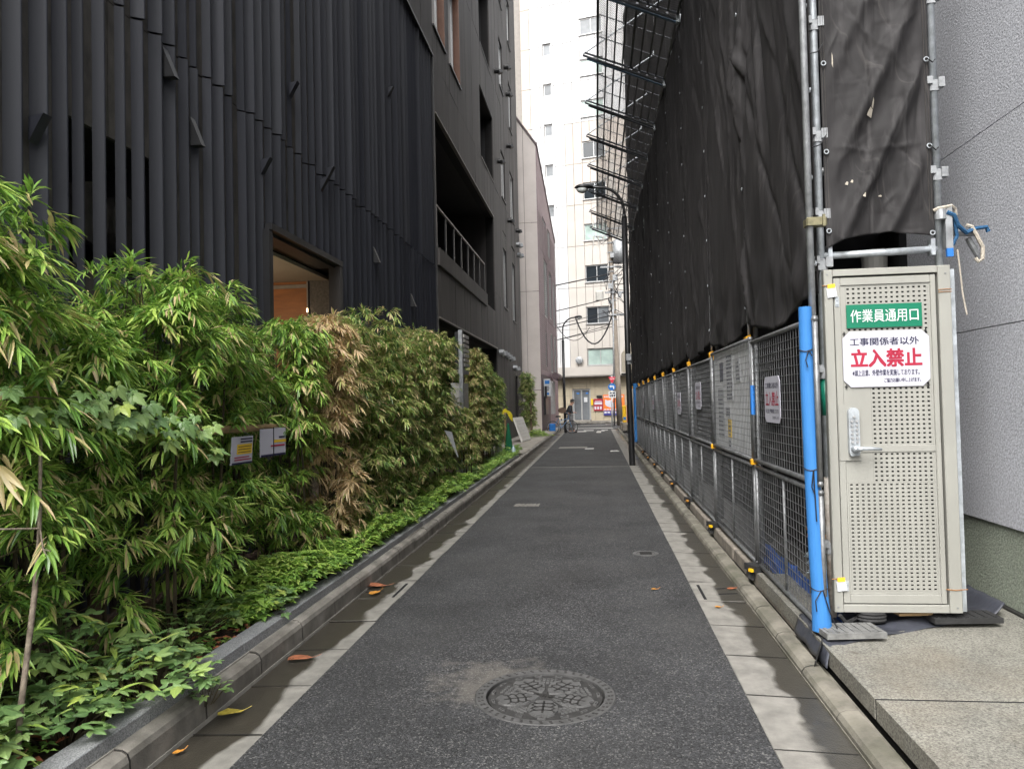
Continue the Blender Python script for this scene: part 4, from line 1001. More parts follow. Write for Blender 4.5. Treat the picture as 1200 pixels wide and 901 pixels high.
tops = ['upper black sheet bay %s' % s for s in ('above the nearest fence panel, out past the canopy', 'above the notice board, beside the near canopy bracket', 'behind the first canopy bay from the camera', 'behind the second canopy bay from the camera', 'behind the third canopy bay from the camera', 'behind the middle of the mesh canopy', 'just past the middle of the mesh canopy', 'above the street lamp head', 'behind the third last canopy bracket', 'behind the second last canopy bracket', 'at the far end of the mesh canopy')]
for k in range(11):
    sheet(tops[k], bay_fn(PY[k]+0.02, PY[k+1]-0.01, 7.14, 15.6, 80+k, 0.05, 0.05, 1.37, 24), 24, 70, 'upper scaffold sheets')
# front sheet above the door
rf_ = random.Random(17)
FCR = [(1.43+0.635*rf_.random(), za, 1.43+0.635*rf_.random(), za+rf_.uniform(0.1,0.9), rf_.choice([-1,1])*rf_.uniform(0.004,0.012), rf_.uniform(0.006,0.02)) for za in [2.5+3.0*rf_.random() for _ in range(46)]] + [(1.45,2.55+0.53*q,1.45+rf_.uniform(0.1,0.4),2.55+0.53*q+rf_.uniform(-0.2,0.3),0.012,0.015) for q in range(5)] + [(x_, z_, x_+rf_.uniform(0.08,0.3), z_+rf_.uniform(-0.03,0.06), rf_.choice([-1,1])*rf_.uniform(0.002,0.006), rf_.uniform(0.004,0.009)) for x_, z_ in [(1.43+0.55*rf_.random(), 2.5+3*rf_.random()) for _ in range(60)]] + [(2.05,2.55+0.53*q,2.05-rf_.uniform(0.1,0.4),2.55+0.53*q-rf_.uniform(0.0,0.35),0.012,0.015) for q in range(5)]
def front(u, v):
    x = 1.43 + 0.635*u; z0 = 2.50 + 0.035*math.sin(u*3.1) - 0.05*(1-u)**6 ; z = z0 + (5.6-z0)*v
    zz = z - 2.5
    d = 0.0
    # deep diagonal folds running from lower left to upper right
    t = (zz*0.50 - (u-0.08)*0.635*1.0)
    for off, a, w in ((-0.02, 0.065, 0.055), (0.22, 0.055, 0.06), (-0.3, 0.05, 0.05), (0.52, 0.03, 0.05)):
        s = (t - off)/w; d += a*math.exp(-s*s)*math.sin(math.pi*min(1,max(0,u)))**0.6
    for (xa, za, xb, zb_, a, w) in FCR:
        L = math.hypot(xb-xa, zb_-za); dx, dz = (xb-xa)/L, (zb_-za)/L; t = (x-xa)*dx + (z-za)*dz
        if 0 < t < L: d += a*math.exp(-abs((x-xa)*dz-(z-za)*dx)/w)*math.sin(math.pi*t/L)
    d += 0.02*noise.noise((x*3, z*2, 1.0)) + 0.012*noise.noise((x*9, z*4, 4.0)) + 0.006*noise.noise((x*20, z*11, 2.0))
    # seam in the middle and hems
    d -= 0.006*math.exp(-((u-0.42)/0.012)**2)
    d *= min(1, 8*u, 8*(1-u)) 
    return (x, 4.715 - d, z)
ez = [2.52, 2.62+0.36, 3.48, 4.02, 4.55]
o = sheet('black sheet with long diagonal folds stretched between two poles above the cream door', front, 90, 260, None, [(1.445,4.70,z,'y') for z in (2.56,3.05,3.6,4.12)] + [(2.045,4.70,z,'y') for z in (2.52,3.05,3.58,4.1)])
m = MB()
for x in (1.437, 1.452, 2.035, 2.05): m.box(x-0.0007, x+0.0007, 4.7075, 4.711, 2.6, 5.5)
m.build('stitched_hem', 'board_rough', o)
m = MB()
for (x, z, w, h) in ((1.50,3.62,0.004,0.05),(1.70,3.27,0.018,0.03),(1.715,3.32,0.006,0.03),(1.56,2.85,0.01,0.012),(1.59,2.86,0.008,0.01),(1.64,2.76,0.008,0.016),(1.66,2.88,0.01,0.01),(1.75,2.76,0.012,0.006)):
    sp_ = lambda X_, Z_: (X_, front((X_-1.43)/0.635, max(0, (Z_-2.5)/3.1))[1]-0.0045, Z_)
    m.prism([sp_(x-w,z-h*0.6), sp_(x+w*0.7,z-h), sp_(x+w,z+h*0.5), sp_(x+w*0.2,z+h), sp_(x-w*0.6,z+h*0.2)], (0,0.002,0))
m.build('paint_splash', 'rope_pale', o)
# dark sheet added inside the fence for the darkness seen through the mesh
m = MB(); m.grid(60, 12, lambda u, v: (1.93+0.05*math.sin(u*60)+0.03*noise.noise((u*40,v*4,1)), 4.9+22.8*u, 0.05+2.6*v))
tag(m.build('fence_dark_backing', 'sheet_black', None, True), 'dark sheet added inside the mesh fence for the darkness behind it', 'sheet')
m = MB(); m.grid(10, 10, lambda u, v: (1.42+0.72*u, 5.3+0.03*math.sin(u*9), 0.2+4.5*v))  # added black sheet, puts the shade behind the door into its colour
tag(m.build('gate_dark_backing', 'void', None, True), 'black sheet added for the darkness behind the cream door', 'sheet')

# cords tying sheets to poles
for i, (p0, p1, lab) in enumerate((((1.33,4.6,3.62),(1.445,4.69,3.72),'black tie cord at the highest left eyelet beside the corner pole'), ((1.33,4.6,3.05),(1.445,4.69,3.15),'black tie cord at the middle left eyelet beside the corner pole'), ((2.045,4.69,3.05),(2.1,4.71,3.04),'short black tie cord on the right pole at the lower eyelet'), ((2.045,4.69,3.58),(2.1,4.71,3.58),'short black tie cord on the right pole at the upper eyelet'), ((1.33,4.6,4.0),(1.45,4.69,4.1),'black tie cord at the top edge of the photo on the corner pole'))):
    a, b = Vector(p0), Vector(p1); mid = (a+b)/2 + Vector((0,-0.02,-0.03)); m = MB(); m.tube([a, mid, b], 0.004, 5)
    tag(m.build('tie_string', 'cord_black'), lab, 'cord', 'cords tying the sheets')
m = MB(); m.tube([(2.06,4.712,2.655),(2.08,4.70,2.665),(2.12,4.70,2.67),(2.16,4.71,2.68),(2.19,4.73,2.665),(2.2,4.74,2.63)], 0.011, 6)
tag(m.build('pale_rope', 'rope_pale'), 'pale rope wound around the right pole above the door corner', 'rope')
m = MB(); m.tube([(2.27,4.77,2.57),(2.3,4.77,2.56),(2.33,4.77,2.5),(2.36,4.77,2.43),(2.355,4.77,2.36),(2.335,4.775,2.345),(2.32,4.78,2.37)], 0.012, 6)
tag(m.build('pale_rope', 'rope_pale'), 'pale rope end looped over the pipe against the grey wall', 'rope')
m = MB(); m.tube([(2.2,4.74,2.42),(2.21,4.74,2.3),(2.22,4.74,2.15),(2.24,4.74,2.02)], 0.005, 5)
tag(m.build('thin_rope', 'rope_pale'), 'thin pale rope hanging beside the right door post', 'rope')
m = MB(); m.tube([(2.13,4.70,2.64),(2.17,4.70,2.62),(2.2,4.72,2.56),(2.26,4.75,2.52),(2.32,4.78,2.55),(2.4,4.8,2.56),(2.41,4.8,2.53)], 0.013, 6); m.tube([(2.18,4.72,2.6),(2.2,4.74,2.5),(2.17,4.74,2.44)], 0.011, 6)
tag(m.build('blue_rope', 'rope_blue'), 'blue rope tied around the pipe ends beside the grey wall', 'rope')

# ------------------------------------------------------------------ mesh canopy leaning out over the lane
cp = thing('mesh_canopy', 'row of black mesh canopy panels on slanting brackets high over the lane', 'canopy', (1.35, 17, 7.1))
BYS = [6.6, 8.75, 10.87, 13.06, 15.16, 17.09, 19.27, 21.55, 23.95, 26.2]
XI, ZI, XO, ZO = 1.35, 7.1, -0.08, 7.72
def CPt(t, y, dz=0.0): return Vector((XI + (XO-XI)*t, y, ZI + (ZO-ZI)*t + dz))
for k, y in enumerate(BYS):
    dz = 0.0 if k < 8 else (-0.03 if k == 8 else -0.05)
    m = MB(); m.tube([CPt(0,y,-0.02), CPt(1,y,-0.02)], 0.019, 6); m.tube([CPt(0.02,y-0.07,0.03), CPt(0.98,y-0.02,0.03)], 0.018, 6); m.build('bracket_arm', 'canopy_steel', cp)
    m = MB(); m.tube([CPt(0.0,y+0.05,-0.045), CPt(0.95,y+0.03,-0.045)], 0.018, 6); m.build('bracket_arm', 'canopy_blue' if k < 4 else 'canopy_steel', cp)
    m = MB(); m.tube([CPt(1,y), (1.36,y,8.6)], 0.014, 6); m.build('brace_rod', 'galv', cp)
    m = MB(); m.bbox(XI-0.05, XI+0.05, y-0.05, y+0.05, ZI-0.07, ZI+0.05, 0.015); m.build('bracket_clamp', 'galv', cp)
    m = MB(); m.bbox(XI-0.03, XI+0.03, y-0.03, y+0.03, 8.56, 8.66, 0.01); m.build('bracket_clamp', 'galv', cp)
for k in range(len(BYS)-1):
    ya, yb = BYS[k]+0.03, BYS[k+1]-0.03
    m = MB(); NR = 9
    for i in range(NR):
        t = 0.02 + 0.80*i/(NR-1)
        r = 0.019 if i in (0, NR-1) or i == NR//2 else 0.014
        m.obox(CPt(t, (ya+yb)/2, 0.045), (r*0.9,0,-r*0.4), (0,(yb-ya)/2,0), (0.2*r,0,r))
    pn = m.build('mesh_panel', 'canopy_steel', cp)
    g = MB()
    for i in range(1, 3):
        y = ya + (yb-ya)*i/3; a, b = CPt(0.02,y,0.05), CPt(0.82,y,0.05); g.obox((a+b)/2, (b-a)/2, (0,0.008,0), (0,0,0.008))
    g.build('cross_bar', 'canopy_steel', pn)
    g = MB(); L = CPt(0.82,0) - CPt(0.02,0); W = L.length; st = 0.05
    nst = int((yb-ya+W)/st)
    for i in range(nst):
        for sgn in (1, -1):
            # diagonal strands clipped to the panel
            s0 = i*st - W
            a_t, b_t = max(0.0, -s0), min(W, (yb-ya)-s0)
            if b_t <= a_t: continue
            def PP(q): 
                yy = s0 + q; yy = ya + yy if sgn == 1 else yb - yy
                return CPt(0.02 + 0.80*q/W, yy, 0.05)
            A_, B_ = PP(a_t), PP(b_t); d = (B_-A_)
            e = Vector((0.0035,0.0035*sgn,0)) ; g.add([A_-e, A_+e, B_+e, B_-e], [(0,1,2,3)])
    stuff(g.build('wire_net', 'canopy_steel', pn))

# ------------------------------------------------------------------ cream perforated door
DY = 4.70
dr = thing('site_gate', 'cream perforated steel door with green and white signs and a keypad lock', 'door', (1.76, DY, 0.25))
X0, X1, Z0_, Z1_ = 1.398, 2.128, 0.245, 2.318
tilt = 0.0
m = MB(); m.bbox(X0, X0+0.052, DY-0.02, DY+0.05, Z0_, Z1_, 0.004); m.build('frame_post', 'door_cream', dr)
m = MB(); m.bbox(X1-0.072, X1, DY-0.02, DY+0.05, Z0_, Z1_, 0.004); m.build('frame_post', 'door_cream', dr)
m = MB(); m.bbox(X0+0.0525, X1-0.0725, DY-0.018, DY+0.05, Z0_, Z0_+0.045, 0.004); m.build('frame_rail', 'door_cream', dr)
m = MB(); m.bbox(X0+0.0525, X1-0.0725, DY-0.018, DY+0.05, Z1_-0.04, Z1_, 0.004); m.build('frame_rail', 'door_cream', dr)
LX0, LX1, LZ0, LZ1 = X0+0.058, X1-0.084, Z0_+0.053, Z1_-0.052
# leaf: rails, stiles and the perforated sheets
m = MB()
m.bbox(LX0, LX0+0.038, DY-0.012, DY+0.03, LZ0, LZ1, 0.003); m.bbox(LX1-0.03, LX1, DY-0.012, DY+0.03, LZ0, LZ1, 0.003)
lf = m.build('door_leaf', 'door_cream', dr)
m = MB(); m.bbox(LX0+0.0385, LX1-0.0305, DY-0.0115, DY+0.03, LZ0, LZ0+0.05, 0.003); m.bbox(LX0+0.0385, LX1-0.0305, DY-0.0115, DY+0.03, LZ1-0.045, LZ1, 0.003); m.bbox(LX0+0.13, LX1-0.0305, DY-0.010, DY+0.03, 1.205, 1.245, 0.003); m.build('door_rail', 'door_cream', dr)
PX0, PX1 = LX0+0.039, LX1-0.031
def perforated(x0, x1, z0, z1, cols, rows, nm='perforated_sheet', y=DY-0.004):
    m = MB(); cw, ch = (x1-x0)/cols, (z1-z0)/rows
    hw, hh = cw*0.235, ch*0.185
    for i in range(cols):
        for j in range(rows):
            a, b = x0+i*cw, z0+j*ch; cx_, cz_ = a+cw/2, b+ch/2
            o = [(a,y,b),(a+cw,y,b),(a+cw,y,b+ch),(a,y,b+ch)]; q = [(cx_-hw,y,cz_-hh),(cx_+hw,y,cz_-hh),(cx_+hw,y,cz_+hh),(cx_-hw,y,cz_+hh)]
            r = [(p[0],y+0.004,p[2]) for p in q]
            m.add(o+q+r, [(k,(k+1)%4,4+(k+1)%4,4+k) for k in range(4)] + [(4+k,4+(k+1)%4,8+(k+1)%4,8+k) for k in range(4)])
    return m.build(nm, 'door_cream', dr)
def blank(x0, x1, z0, z1, nm='blank_sheet', y=DY-0.004):
    m = MB(); m.box(x0, x1, y, y+0.004, z0, z1); return m.build(nm, 'door_cream', dr)
zt = LZ1-0.046
cwid = (PX1-PX0)/16
perforated(PX0+0.03, PX1-0.012, 1.60, zt-0.01, 15, 22)
blank(PX0, PX0+0.0295, 1.60, zt); blank(PX1-0.0115, PX1, 1.60, zt); blank(PX0+0.03, PX1-0.012, zt-0.0095, zt)
perforated(PX0+4*cwid+0.03, PX1-0.012, 1.246, 1.5995, 11, 13)
blank(PX0, PX0+4*cwid+0.0295, 1.02, 1.5995); blank(PX1-0.0115, PX1, 1.246, 1.5995)
perforated(PX0+4*cwid+0.03, PX1-0.012, 1.02, 1.204, 11, 7)
blank(PX1-0.0115, PX1, 1.02, 1.204)
zb = LZ0+0.051
perforated(PX0+0.012, PX1-0.012, zb+0.02, 1.0195, 15, 27)
blank(PX0, PX0+0.0115, zb, 1.0195); blank(PX1-0.0115, PX1, zb, 1.0195); blank(PX0+0.012, PX1-0.012, zb, zb+0.0195)
m = MB(); m.box(X0+0.04, X1-0.06, DY+0.055, DY+0.06, Z0_+0.02, Z1_-0.02); m.build('dark_backing', 'void', dr)  # black box added behind the slots so the holes read dark
# hinge screws, catches
m = MB()
for (x, z) in ((X0+0.02,Z0_+0.03),(X1-0.03,Z0_+0.03),(X0+0.02,Z1_-0.03),(X1-0.03,Z1_-0.05)): m.lathe([(0.007,0),(0.007,0.001)], 8, (x, DY-0.021, z)); m.box(x-0.004,x+0.004,DY-0.0225,DY-0.0205,z-0.004,z+0.004)
m.build('screw', 'galv_dull', dr)
for z in (0.40, 2.12):
    m = MB(); m.box(LX0+0.006, LX0+0.028, DY-0.016, DY-0.0125, z-0.03, z+0.03); m.tube([(LX0+0.017,DY-0.02,z-0.012),(LX0+0.017,DY-0.013,z-0.012)],0.008,8); m.tube([(LX0+0.017,DY-0.02,z+0.014),(LX0+0.017,DY-0.013,z+0.014)],0.008,8); m.build('hinge_plate', 'galv', dr)
# keypad lock
lk = MB(); lk.box(LX0+0.004, LX0+0.128, DY-0.016, DY-0.0125, 1.155, 1.495); lk.build('lock_plate', 'door_cream', dr)
m = MB()
kx, kz0, kz1 = LX0+0.082, 1.185, 1.475
N = 12; pts = [(kx-0.031, kz0+0.02), (kx-0.022, kz0), (kx+0.022, kz0), (kx+0.031, kz0+0.02)] + [(kx+0.031*math.cos(math.pi*k/N), kz1-0.03+0.03*math.sin(math.pi*k/N)) for k in range(N+1)]
m.prism([(x, DY-0.046, z) for x, z in pts], (0,0.03,0)); kp = m.build('keypad', 'galv', dr)
m = MB()
m.tube([(kx,DY-0.053,kz1-0.055),(kx,DY-0.046,kz1-0.055)],0.008,8)
for i in range(2):
    for j in range(6): m.tube([(kx-0.014+0.028*i,DY-0.054,kz1-0.082-0.025*j),(kx-0.014+0.028*i,DY-0.046,kz1-0.082-0.025*j)],0.0075,8)
m.build('button', 'alu_frame', kp)
m = MB(); m.tube([(kx-0.002,DY-0.08,kz0+0.042),(kx-0.002,DY-0.046,kz0+0.042)],0.02,10); m.tube([(kx,DY-0.08,kz0+0.042),(kx+0.03,DY-0.083,kz0+0.045),(kx+0.09,DY-0.083,kz0+0.044),(kx+0.14,DY-0.08,kz0+0.04)],[0.016,0.0125,0.011,0.009],10); m.build('lever_handle', 'galv', dr, True)
# signs on the door
EX, EZ = (1,0,0), (0,0,1)
SY = DY-0.0135
sg1 = thing('green_sign', 'green plate with white writing 作業員通用口 near the top of the cream door', 'sign', (1.745, SY, 1.95))
m = MB(); plate(m, (1.525,SY,1.957), EX, EZ, 0.436, 0.142, 0.004); m.build('sign_plate', 'sign_green', sg1)
lettering('作業員通用口', (1.548,SY,1.99), EX, EZ, 0.392, 0.078, 'ink_white', sg1, 0.004)
sg2 = thing('warning_sign', 'white plate with clipped corners and red 立入禁止 lettering on the cream door', 'sign', (1.745, SY, 1.6))
m = MB(); plate(m, (1.497,SY-0.001,1.598), EX, EZ, 0.498, 0.338, 0.004, 0.042); m.build('sign_plate', 'sign_white', sg2)
SY2 = SY-0.001
for dx in (0, 0.0018): lettering('工事関係者以外', (1.538+dx,SY2,1.848), EX, EZ, 0.398, 0.048, 'ink_navy', sg2, 0.004, 0.0015+dx*0.1)
for dx, dz in ((0,0),(0.005,0),(0.0025,0.003),(0,0.004),(0.005,0.004)): lettering('立入禁止', (1.54+dx,SY2,1.716+dz), EX, EZ, 0.407, 0.108, 'ink_red', sg2, 0.012, 0.0015+dx*0.02+dz*0.01)
for dx in (0, 0.0012): lettering('※頭上注意、外壁作業を実施しております。', (1.548+dx,SY2,1.664), EX, EZ, 0.385, 0.038, 'ink_navy', sg2, 0.004, 0.0015+dx*0.1); lettering('ご協力お願い申し上げます。', (1.73+dx,SY2,1.623), EX, EZ, 0.21, 0.026, 'ink_navy', sg2, 0.004, 0.0015+dx*0.1)
m = MB()
for x, z in ((1.508,1.925),(1.978,1.93),(1.512,1.603),(1.982,1.603)): m.box(x-0.008,x+0.008,SY-0.002,SY+0.004,z-0.003,z+0.003); m.box(x-0.002,x+0.002,SY-0.003,SY+0.004,z-0.011,z+0.011)
m.build('cable_tie', 'cord_black', sg2)
for (z, yl, lab) in ((2.19, True, 'small white and yellow tag tied to the upper left corner of the door'), (0.415, True, 'small white and yellow tag tied to the lower left corner of the door')):
    t = thing('paper_tag', lab, 'tag', (1.44, DY-0.03, z), 'tags tied to the door frame')
    m = MB(); m.obox((1.44,DY-0.026,z-0.012), (0.028,0,0.004), (0,0.002,0), (-0.004,0,0.03)); m.build('tag_card', 'paper', t)
    m = MB(); m.obox((1.438,DY-0.027,z+0.026), (0.022,0,0.002), (0,0.003,0), (0,0,0.012)); m.build('tag_tape', 'ink_yellow', t)
    m = MB(); m.tube([(1.385,DY-0.024,z+0.028),(1.42,DY-0.024,z+0.03),(1.46,DY-0.022,z+0.03)],0.003,4); m.build('tag_wire', 'wire_rust', t)
m = MB()
for z in (2.155, 2.17): m.tube([(X1-0.075,DY-0.024,z),(X1-0.03,DY-0.024,z+0.003),(X1+0.004,DY-0.02,z+0.002)],0.0022,4)
tag(m.build('tie_wire', 'wire_rust'), 'rusty wire wound round the right door post near the top', 'wire', 'wires round the door frame')
m = MB(); m.tube([(LX1-0.01,DY-0.024,0.385),(X1-0.04,DY-0.024,0.38),(X1+0.03,DY-0.02,0.385)],0.003,4)
tag(m.build('tie_wire', 'wire_rust'), 'rusty wire on the right door post near the bottom', 'wire', 'wires round the door frame')

# ------------------------------------------------------------------ blue foam tube
def foam_tube(pts, r, label, nm='foam_tube'):
    t = thing(nm, label, 'foam tube', pts[-1]); m = MB(); m.tube(pts, r, 18); m.build('foam_sleeve', 'foam_blue', t, False); return t
ft = foam_tube([(1.246,4.55,2.08),(1.247,4.55,1.6),(1.255,4.55,1.1),(1.268,4.55,0.6),(1.275,4.545,0.4),(1.281,4.54,0.178)], [0.037,0.041,0.043,0.046,0.046,0.056], 'blue foam padding tube on the corner pole beside the cream door')
m = MB()
for z, r, x in ((1.62+0.2,0.043,1.247),(1.12,0.046,1.255),(0.42,0.05,1.275)):
    m.tube([(x+r*math.cos(2*math.pi*k/16), 4.55+r*math.sin(2*math.pi*k/16), z+0.006*math.sin(k)) for k in range(17)], 0.0035, 4, False)
m.tube([(1.245,4.50,1.82),(1.225,4.492,1.76),(1.235,4.49,1.72)],0.0035,4); m.tube([(1.247,4.50,1.82),(1.262,4.492,1.785)],0.0035,4)
m.tube([(1.25,4.498,1.12),(1.252,4.49,0.95),(1.256,4.49,0.82)],0.0035,4); m.tube([(1.25,4.498,1.12),(1.235,4.49,1.02),(1.25,4.49,0.98)],0.0035,4); m.tube([(1.27,4.495,0.42),(1.235,4.49,0.36),(1.24,4.49,0.3)],0.0035,4); m.tube([(1.28,4.495,0.42),(1.31,4.485,0.3),(1.35,4.48,0.2)],0.0035,4)
m.build('tie_cord', 'cord_black', ft)
foam_tube([(1.27,24.3,2.1),(1.27,24.3,0.2)], 0.075, 'blue foam tube standing at the far end of the mesh fence')

# ------------------------------------------------------------------ mesh fence panels
FX = 1.285
wire_cache = {}
def wire_mesh(w, h, sy=0.066, sz=0.0565):
    key = (round(w,2), round(h,2))
    if key in wire_cache: return wire_cache[key]
    m = MB(); ny = int(w/sy); nz = int(h/sz)
    for i in range(1, ny): m.box(-0.0017, 0.0017, i*w/ny-0.0017, i*w/ny+0.0017, 0, h)
    for j in range(1, nz): m.box(-0.0053, -0.0019, 0, w, j*h/nz-0.0017, j*h/nz+0.0017)
    me = m.mesh('wire_mesh', 'wire_steel'); wire_cache[key] = me; return me
def fence_panel(y0, y1, z0, z1, label, group, x=FX, mid=False):
    t = thing('mesh_fence', label, 'fence panel', (x, (y0+y1)/2, z0), group)
    r = 0.017
    for (a, b, nm) in (((x,y0+r,z0),(x,y0+r,z1),'frame_post'), ((x,y1-r,z0),(x,y1-r,z1),'frame_post'), ((x,y0,z0+r),(x,y1,z0+r),'frame_rail'), ((x,y0,z1-r),(x,y1,z1-r),'frame_rail')):
        m = MB(); m.tube([a, b], r, 6); m.build(nm, 'wire_steel', t, True)
    if mid: m = MB(); m.tube([(x,(y0+y1)/2,z0+2*r),(x,(y0+y1)/2,z1-2*r)], 0.012, 6); m.build('frame_post', 'wire_steel', t, True)
    o = place(wire_mesh(y1-y0-4*r, z1-z0-4*r), 'wire_mesh', t, (x, y0+2*r, z0+2*r)); stuff(o)
    return t
FY = [4.47, 6.30, 8.42, 10.52, 12.62, 14.5, 16.4, 18.4, 20.4, 22.3, 24.2]
upn = ['upper mesh panel beside the blue tube, with a warning sign on it', 'upper mesh panel holding the white notice board', 'upper mesh panel just past the notice board with one white sign', 'fourth upper mesh panel from the blue tube', 'fifth upper mesh panel from the blue tube', 'sixth upper mesh panel from the blue tube', 'upper mesh panel just in front of the lamp post', 'upper mesh panel behind the black lamp post', 'second last upper mesh panel at the far end', 'last upper mesh panel at the far end of the fence']
lon = ['lower mesh panel beside the blue tube, blue tarp behind it', 'lower mesh panel with black hoses hanging behind it', 'third lower mesh panel from the blue tube', 'fourth lower mesh panel from the blue tube', 'fifth lower mesh panel from the blue tube', 'sixth lower mesh panel from the blue tube', 'lower mesh panel just in front of the lamp post', 'lower mesh panel behind the black lamp post', 'second last lower mesh panel at the far end', 'last lower mesh panel at the far end of the fence']
for k in range(10):
    ht = 2.02 - 0.006*k + (0.04 if k == 1 else 0)
    fence_panel(FY[k]+0.012, FY[k+1]-0.012, 1.02, ht, upn[k], 'upper mesh fence panels')
    fence_panel(FY[k]+0.03, FY[k+1]-0.03, 0.165, 1.0, lon[k], 'lower mesh fence panels', FX+0.006, True)
m = MB()
for k in range(1, 11):
    c = MB(); c.tube([(FX+0.035,FY[k],0.14),(FX+0.035,FY[k],1.98)], 0.017, 8); c.build('fence_post', 'galv_dull', sc, True)
# coloured tape bands on posts
for (k, z, c) in ((1,1.53,'ink_blue'),): 
    m = MB(); m.tube([(FX-0.004,FY[k]-0.03,z-0.12),(FX-0.004,FY[k]-0.03,z+0.12)],0.0195,8); o = m.build('post_tape', c); tag(o, 'blue tape band on the fence post beside the notice board' if k == 1 else 'blue tape band on the fourth fence post', 'tape', 'blue tape bands')
for (k, z) in ((1,1.02),(2,1.02)):
    m = MB(); m.bbox(FX-0.032, FX+0.02, FY[k]-0.03, FY[k]+0.03, z-0.022, z+0.022, 0.006)
    tag(m.build('fence_clip', 'yellow_cap'), 'orange clip joining mesh panels at the %s lower corner of the notice board' % ('near' if k == 1 else 'far'), 'clip', 'orange fence clips')
# signs hung on the mesh
EYm = (0,-1,0)
def fence_sign(yc, z0, w, h, label, text=True):
    t = thing('fence_sign', label, 'sign', (FX-0.02, yc, z0), 'white warning signs on the fence')
    m = MB(); plate(m, (FX-0.024, yc+w/2, z0), EYm, EZ, w, h, 0.004, 0.04); m.build('sign_plate', 'sign_white', t)
    if text:
        lettering('工事関係者以外', (FX-0.024, yc+w/2-0.04, z0+h*0.74), EYm, EZ, w-0.08, h*0.13, 'ink_navy', t, 0.01)
        lettering('立入禁止', (FX-0.024, yc+w/2-0.04, z0+h*0.36), EYm, EZ, w-0.08, h*0.32, 'ink_red', t, 0.014)
        lettering('※頭上注意、外壁作業を実施しております。', (FX-0.024, yc+w/2-0.04, z0+h*0.2), EYm, EZ, w-0.08, h*0.1, 'ink_navy', t, 0.015)
        lettering('ご協力お願い申し上げます。', (FX-0.024, yc, z0+h*0.08), EYm, EZ, w*0.42, h*0.065, 'ink_navy', t, 0.008)
fence_sign(5.52, 1.365, 0.47, 0.335, 'white 立入禁止 sign on the mesh panel beside the blue tube')
fence_sign(9.42, 1.42, 0.5, 0.335, 'white 立入禁止 sign on the mesh panel past the notice board')
fence_sign(11.6, 1.32, 0.5, 0.335, 'white 立入禁止 sign on the fourth upper mesh panel')
fence_sign(16.85, 1.33, 0.5, 0.32, 'white 立入禁止 sign near the lamp post on the fence')
fence_sign(20.4, 1.33, 0.5, 0.32, 'white 立入禁止 sign farthest along the fence')
# notice board behind the second panel
nb = thing('notice_board', 'clear sheet with notices and one yellow strip behind the second mesh panel', 'notice board', (FX+0.03, 7.36, 1.03))
m = MB(); m.box(FX+0.022, FX+0.026, 6.36, 8.38, 1.05, 2.03); m.build('clear_sheet', 'clear_sheet', nb)
def pap(y0, y1, z0, z1, mt, lines=0):
    m = MB(); m.box(FX+0.016, FX+0.020, y0, y1, z0, z1); p = m.build('notice', mt, nb)
    if lines:
        m = MB(); q = random.Random(int(y0*100))
        for k in range(lines):
            z = z1 - (z1-z0)*(k+0.7)/(lines+0.4); yy = y1-0.03
            while yy > y0+0.05:
                d = q.uniform(0.02,0.09); m.box(FX+0.0145, FX+0.0155, max(y0+0.03,yy-d), yy, z-0.007, z+0.008); yy -= d+0.02
        m.build('print', 'ink_navy', p)
pap(7.28,7.62,1.52,1.98,'paper',12); pap(7.8,8.0,1.72,1.92,'ink_navy'); pap(7.8,8.15,1.14,1.66,'paper',11); pap(7.45,7.7,1.36,1.46,'paper',3); pap(7.42,7.58,1.16,1.34,'ink_yellow',4); pap(7.42,7.58,1.05,1.15,'paper',2); pap(6.9,7.1,1.7,1.9,'paper',5)
# concrete blocks carrying the fence, with rubber feet at the posts
bk = [4.50]
while bk[-1] < 24.0: bk.append(bk[-1] + rr_.choice([0.62, 0.9, 0.9]))
for a, b in zip(bk, bk[1:]):
    m = MB(); m.bbox(1.242 + rr_.uniform(-0.006,0.006), 1.372, a+0.006, b-0.006, 0.024, 0.135 + rr_.uniform(-0.006,0.006), 0.01)
    o = m.build('concrete_block', 'block_concrete', right_gutter)
for i, k in enumerate(range(1, 9)):
    y = FY[k] - 0.05
    t = thing('rubber_bumper', ['black rubber foot with an orange tip under the fence post by the notice board','black rubber foot with orange tip at the far end of the notice board','third orange tipped rubber foot along the fence','fourth orange tipped rubber foot along the fence','fifth orange tipped rubber foot along the fence','sixth orange tipped rubber foot, just before the lamp post','rubber foot under the fence behind the lamp post','farthest rubber foot seen beyond the lamp post'][i], 'post foot', (1.22, y, 0.1), 'rubber feet of the fence')
    m = MB(); m.obox((1.262,y,0.165), (0.055,0.02,0), (-0.03,0.08,0), (0,0,0.025)); m.obox((1.225,y+0.03,0.115), (0.022,0,-0.01), (0,0.055,0), (0.01,0,0.045)); m.build('rubber_pad', 'rubber', t)
    m = MB(); m.obox((1.225,y-0.05,0.152), (0.025,0.006,0), (-0.01,0.018,0), (0,0,0.012)); m.build('orange_tip', 'safety_yellow' if i < 2 else 'fallen_orange', t)

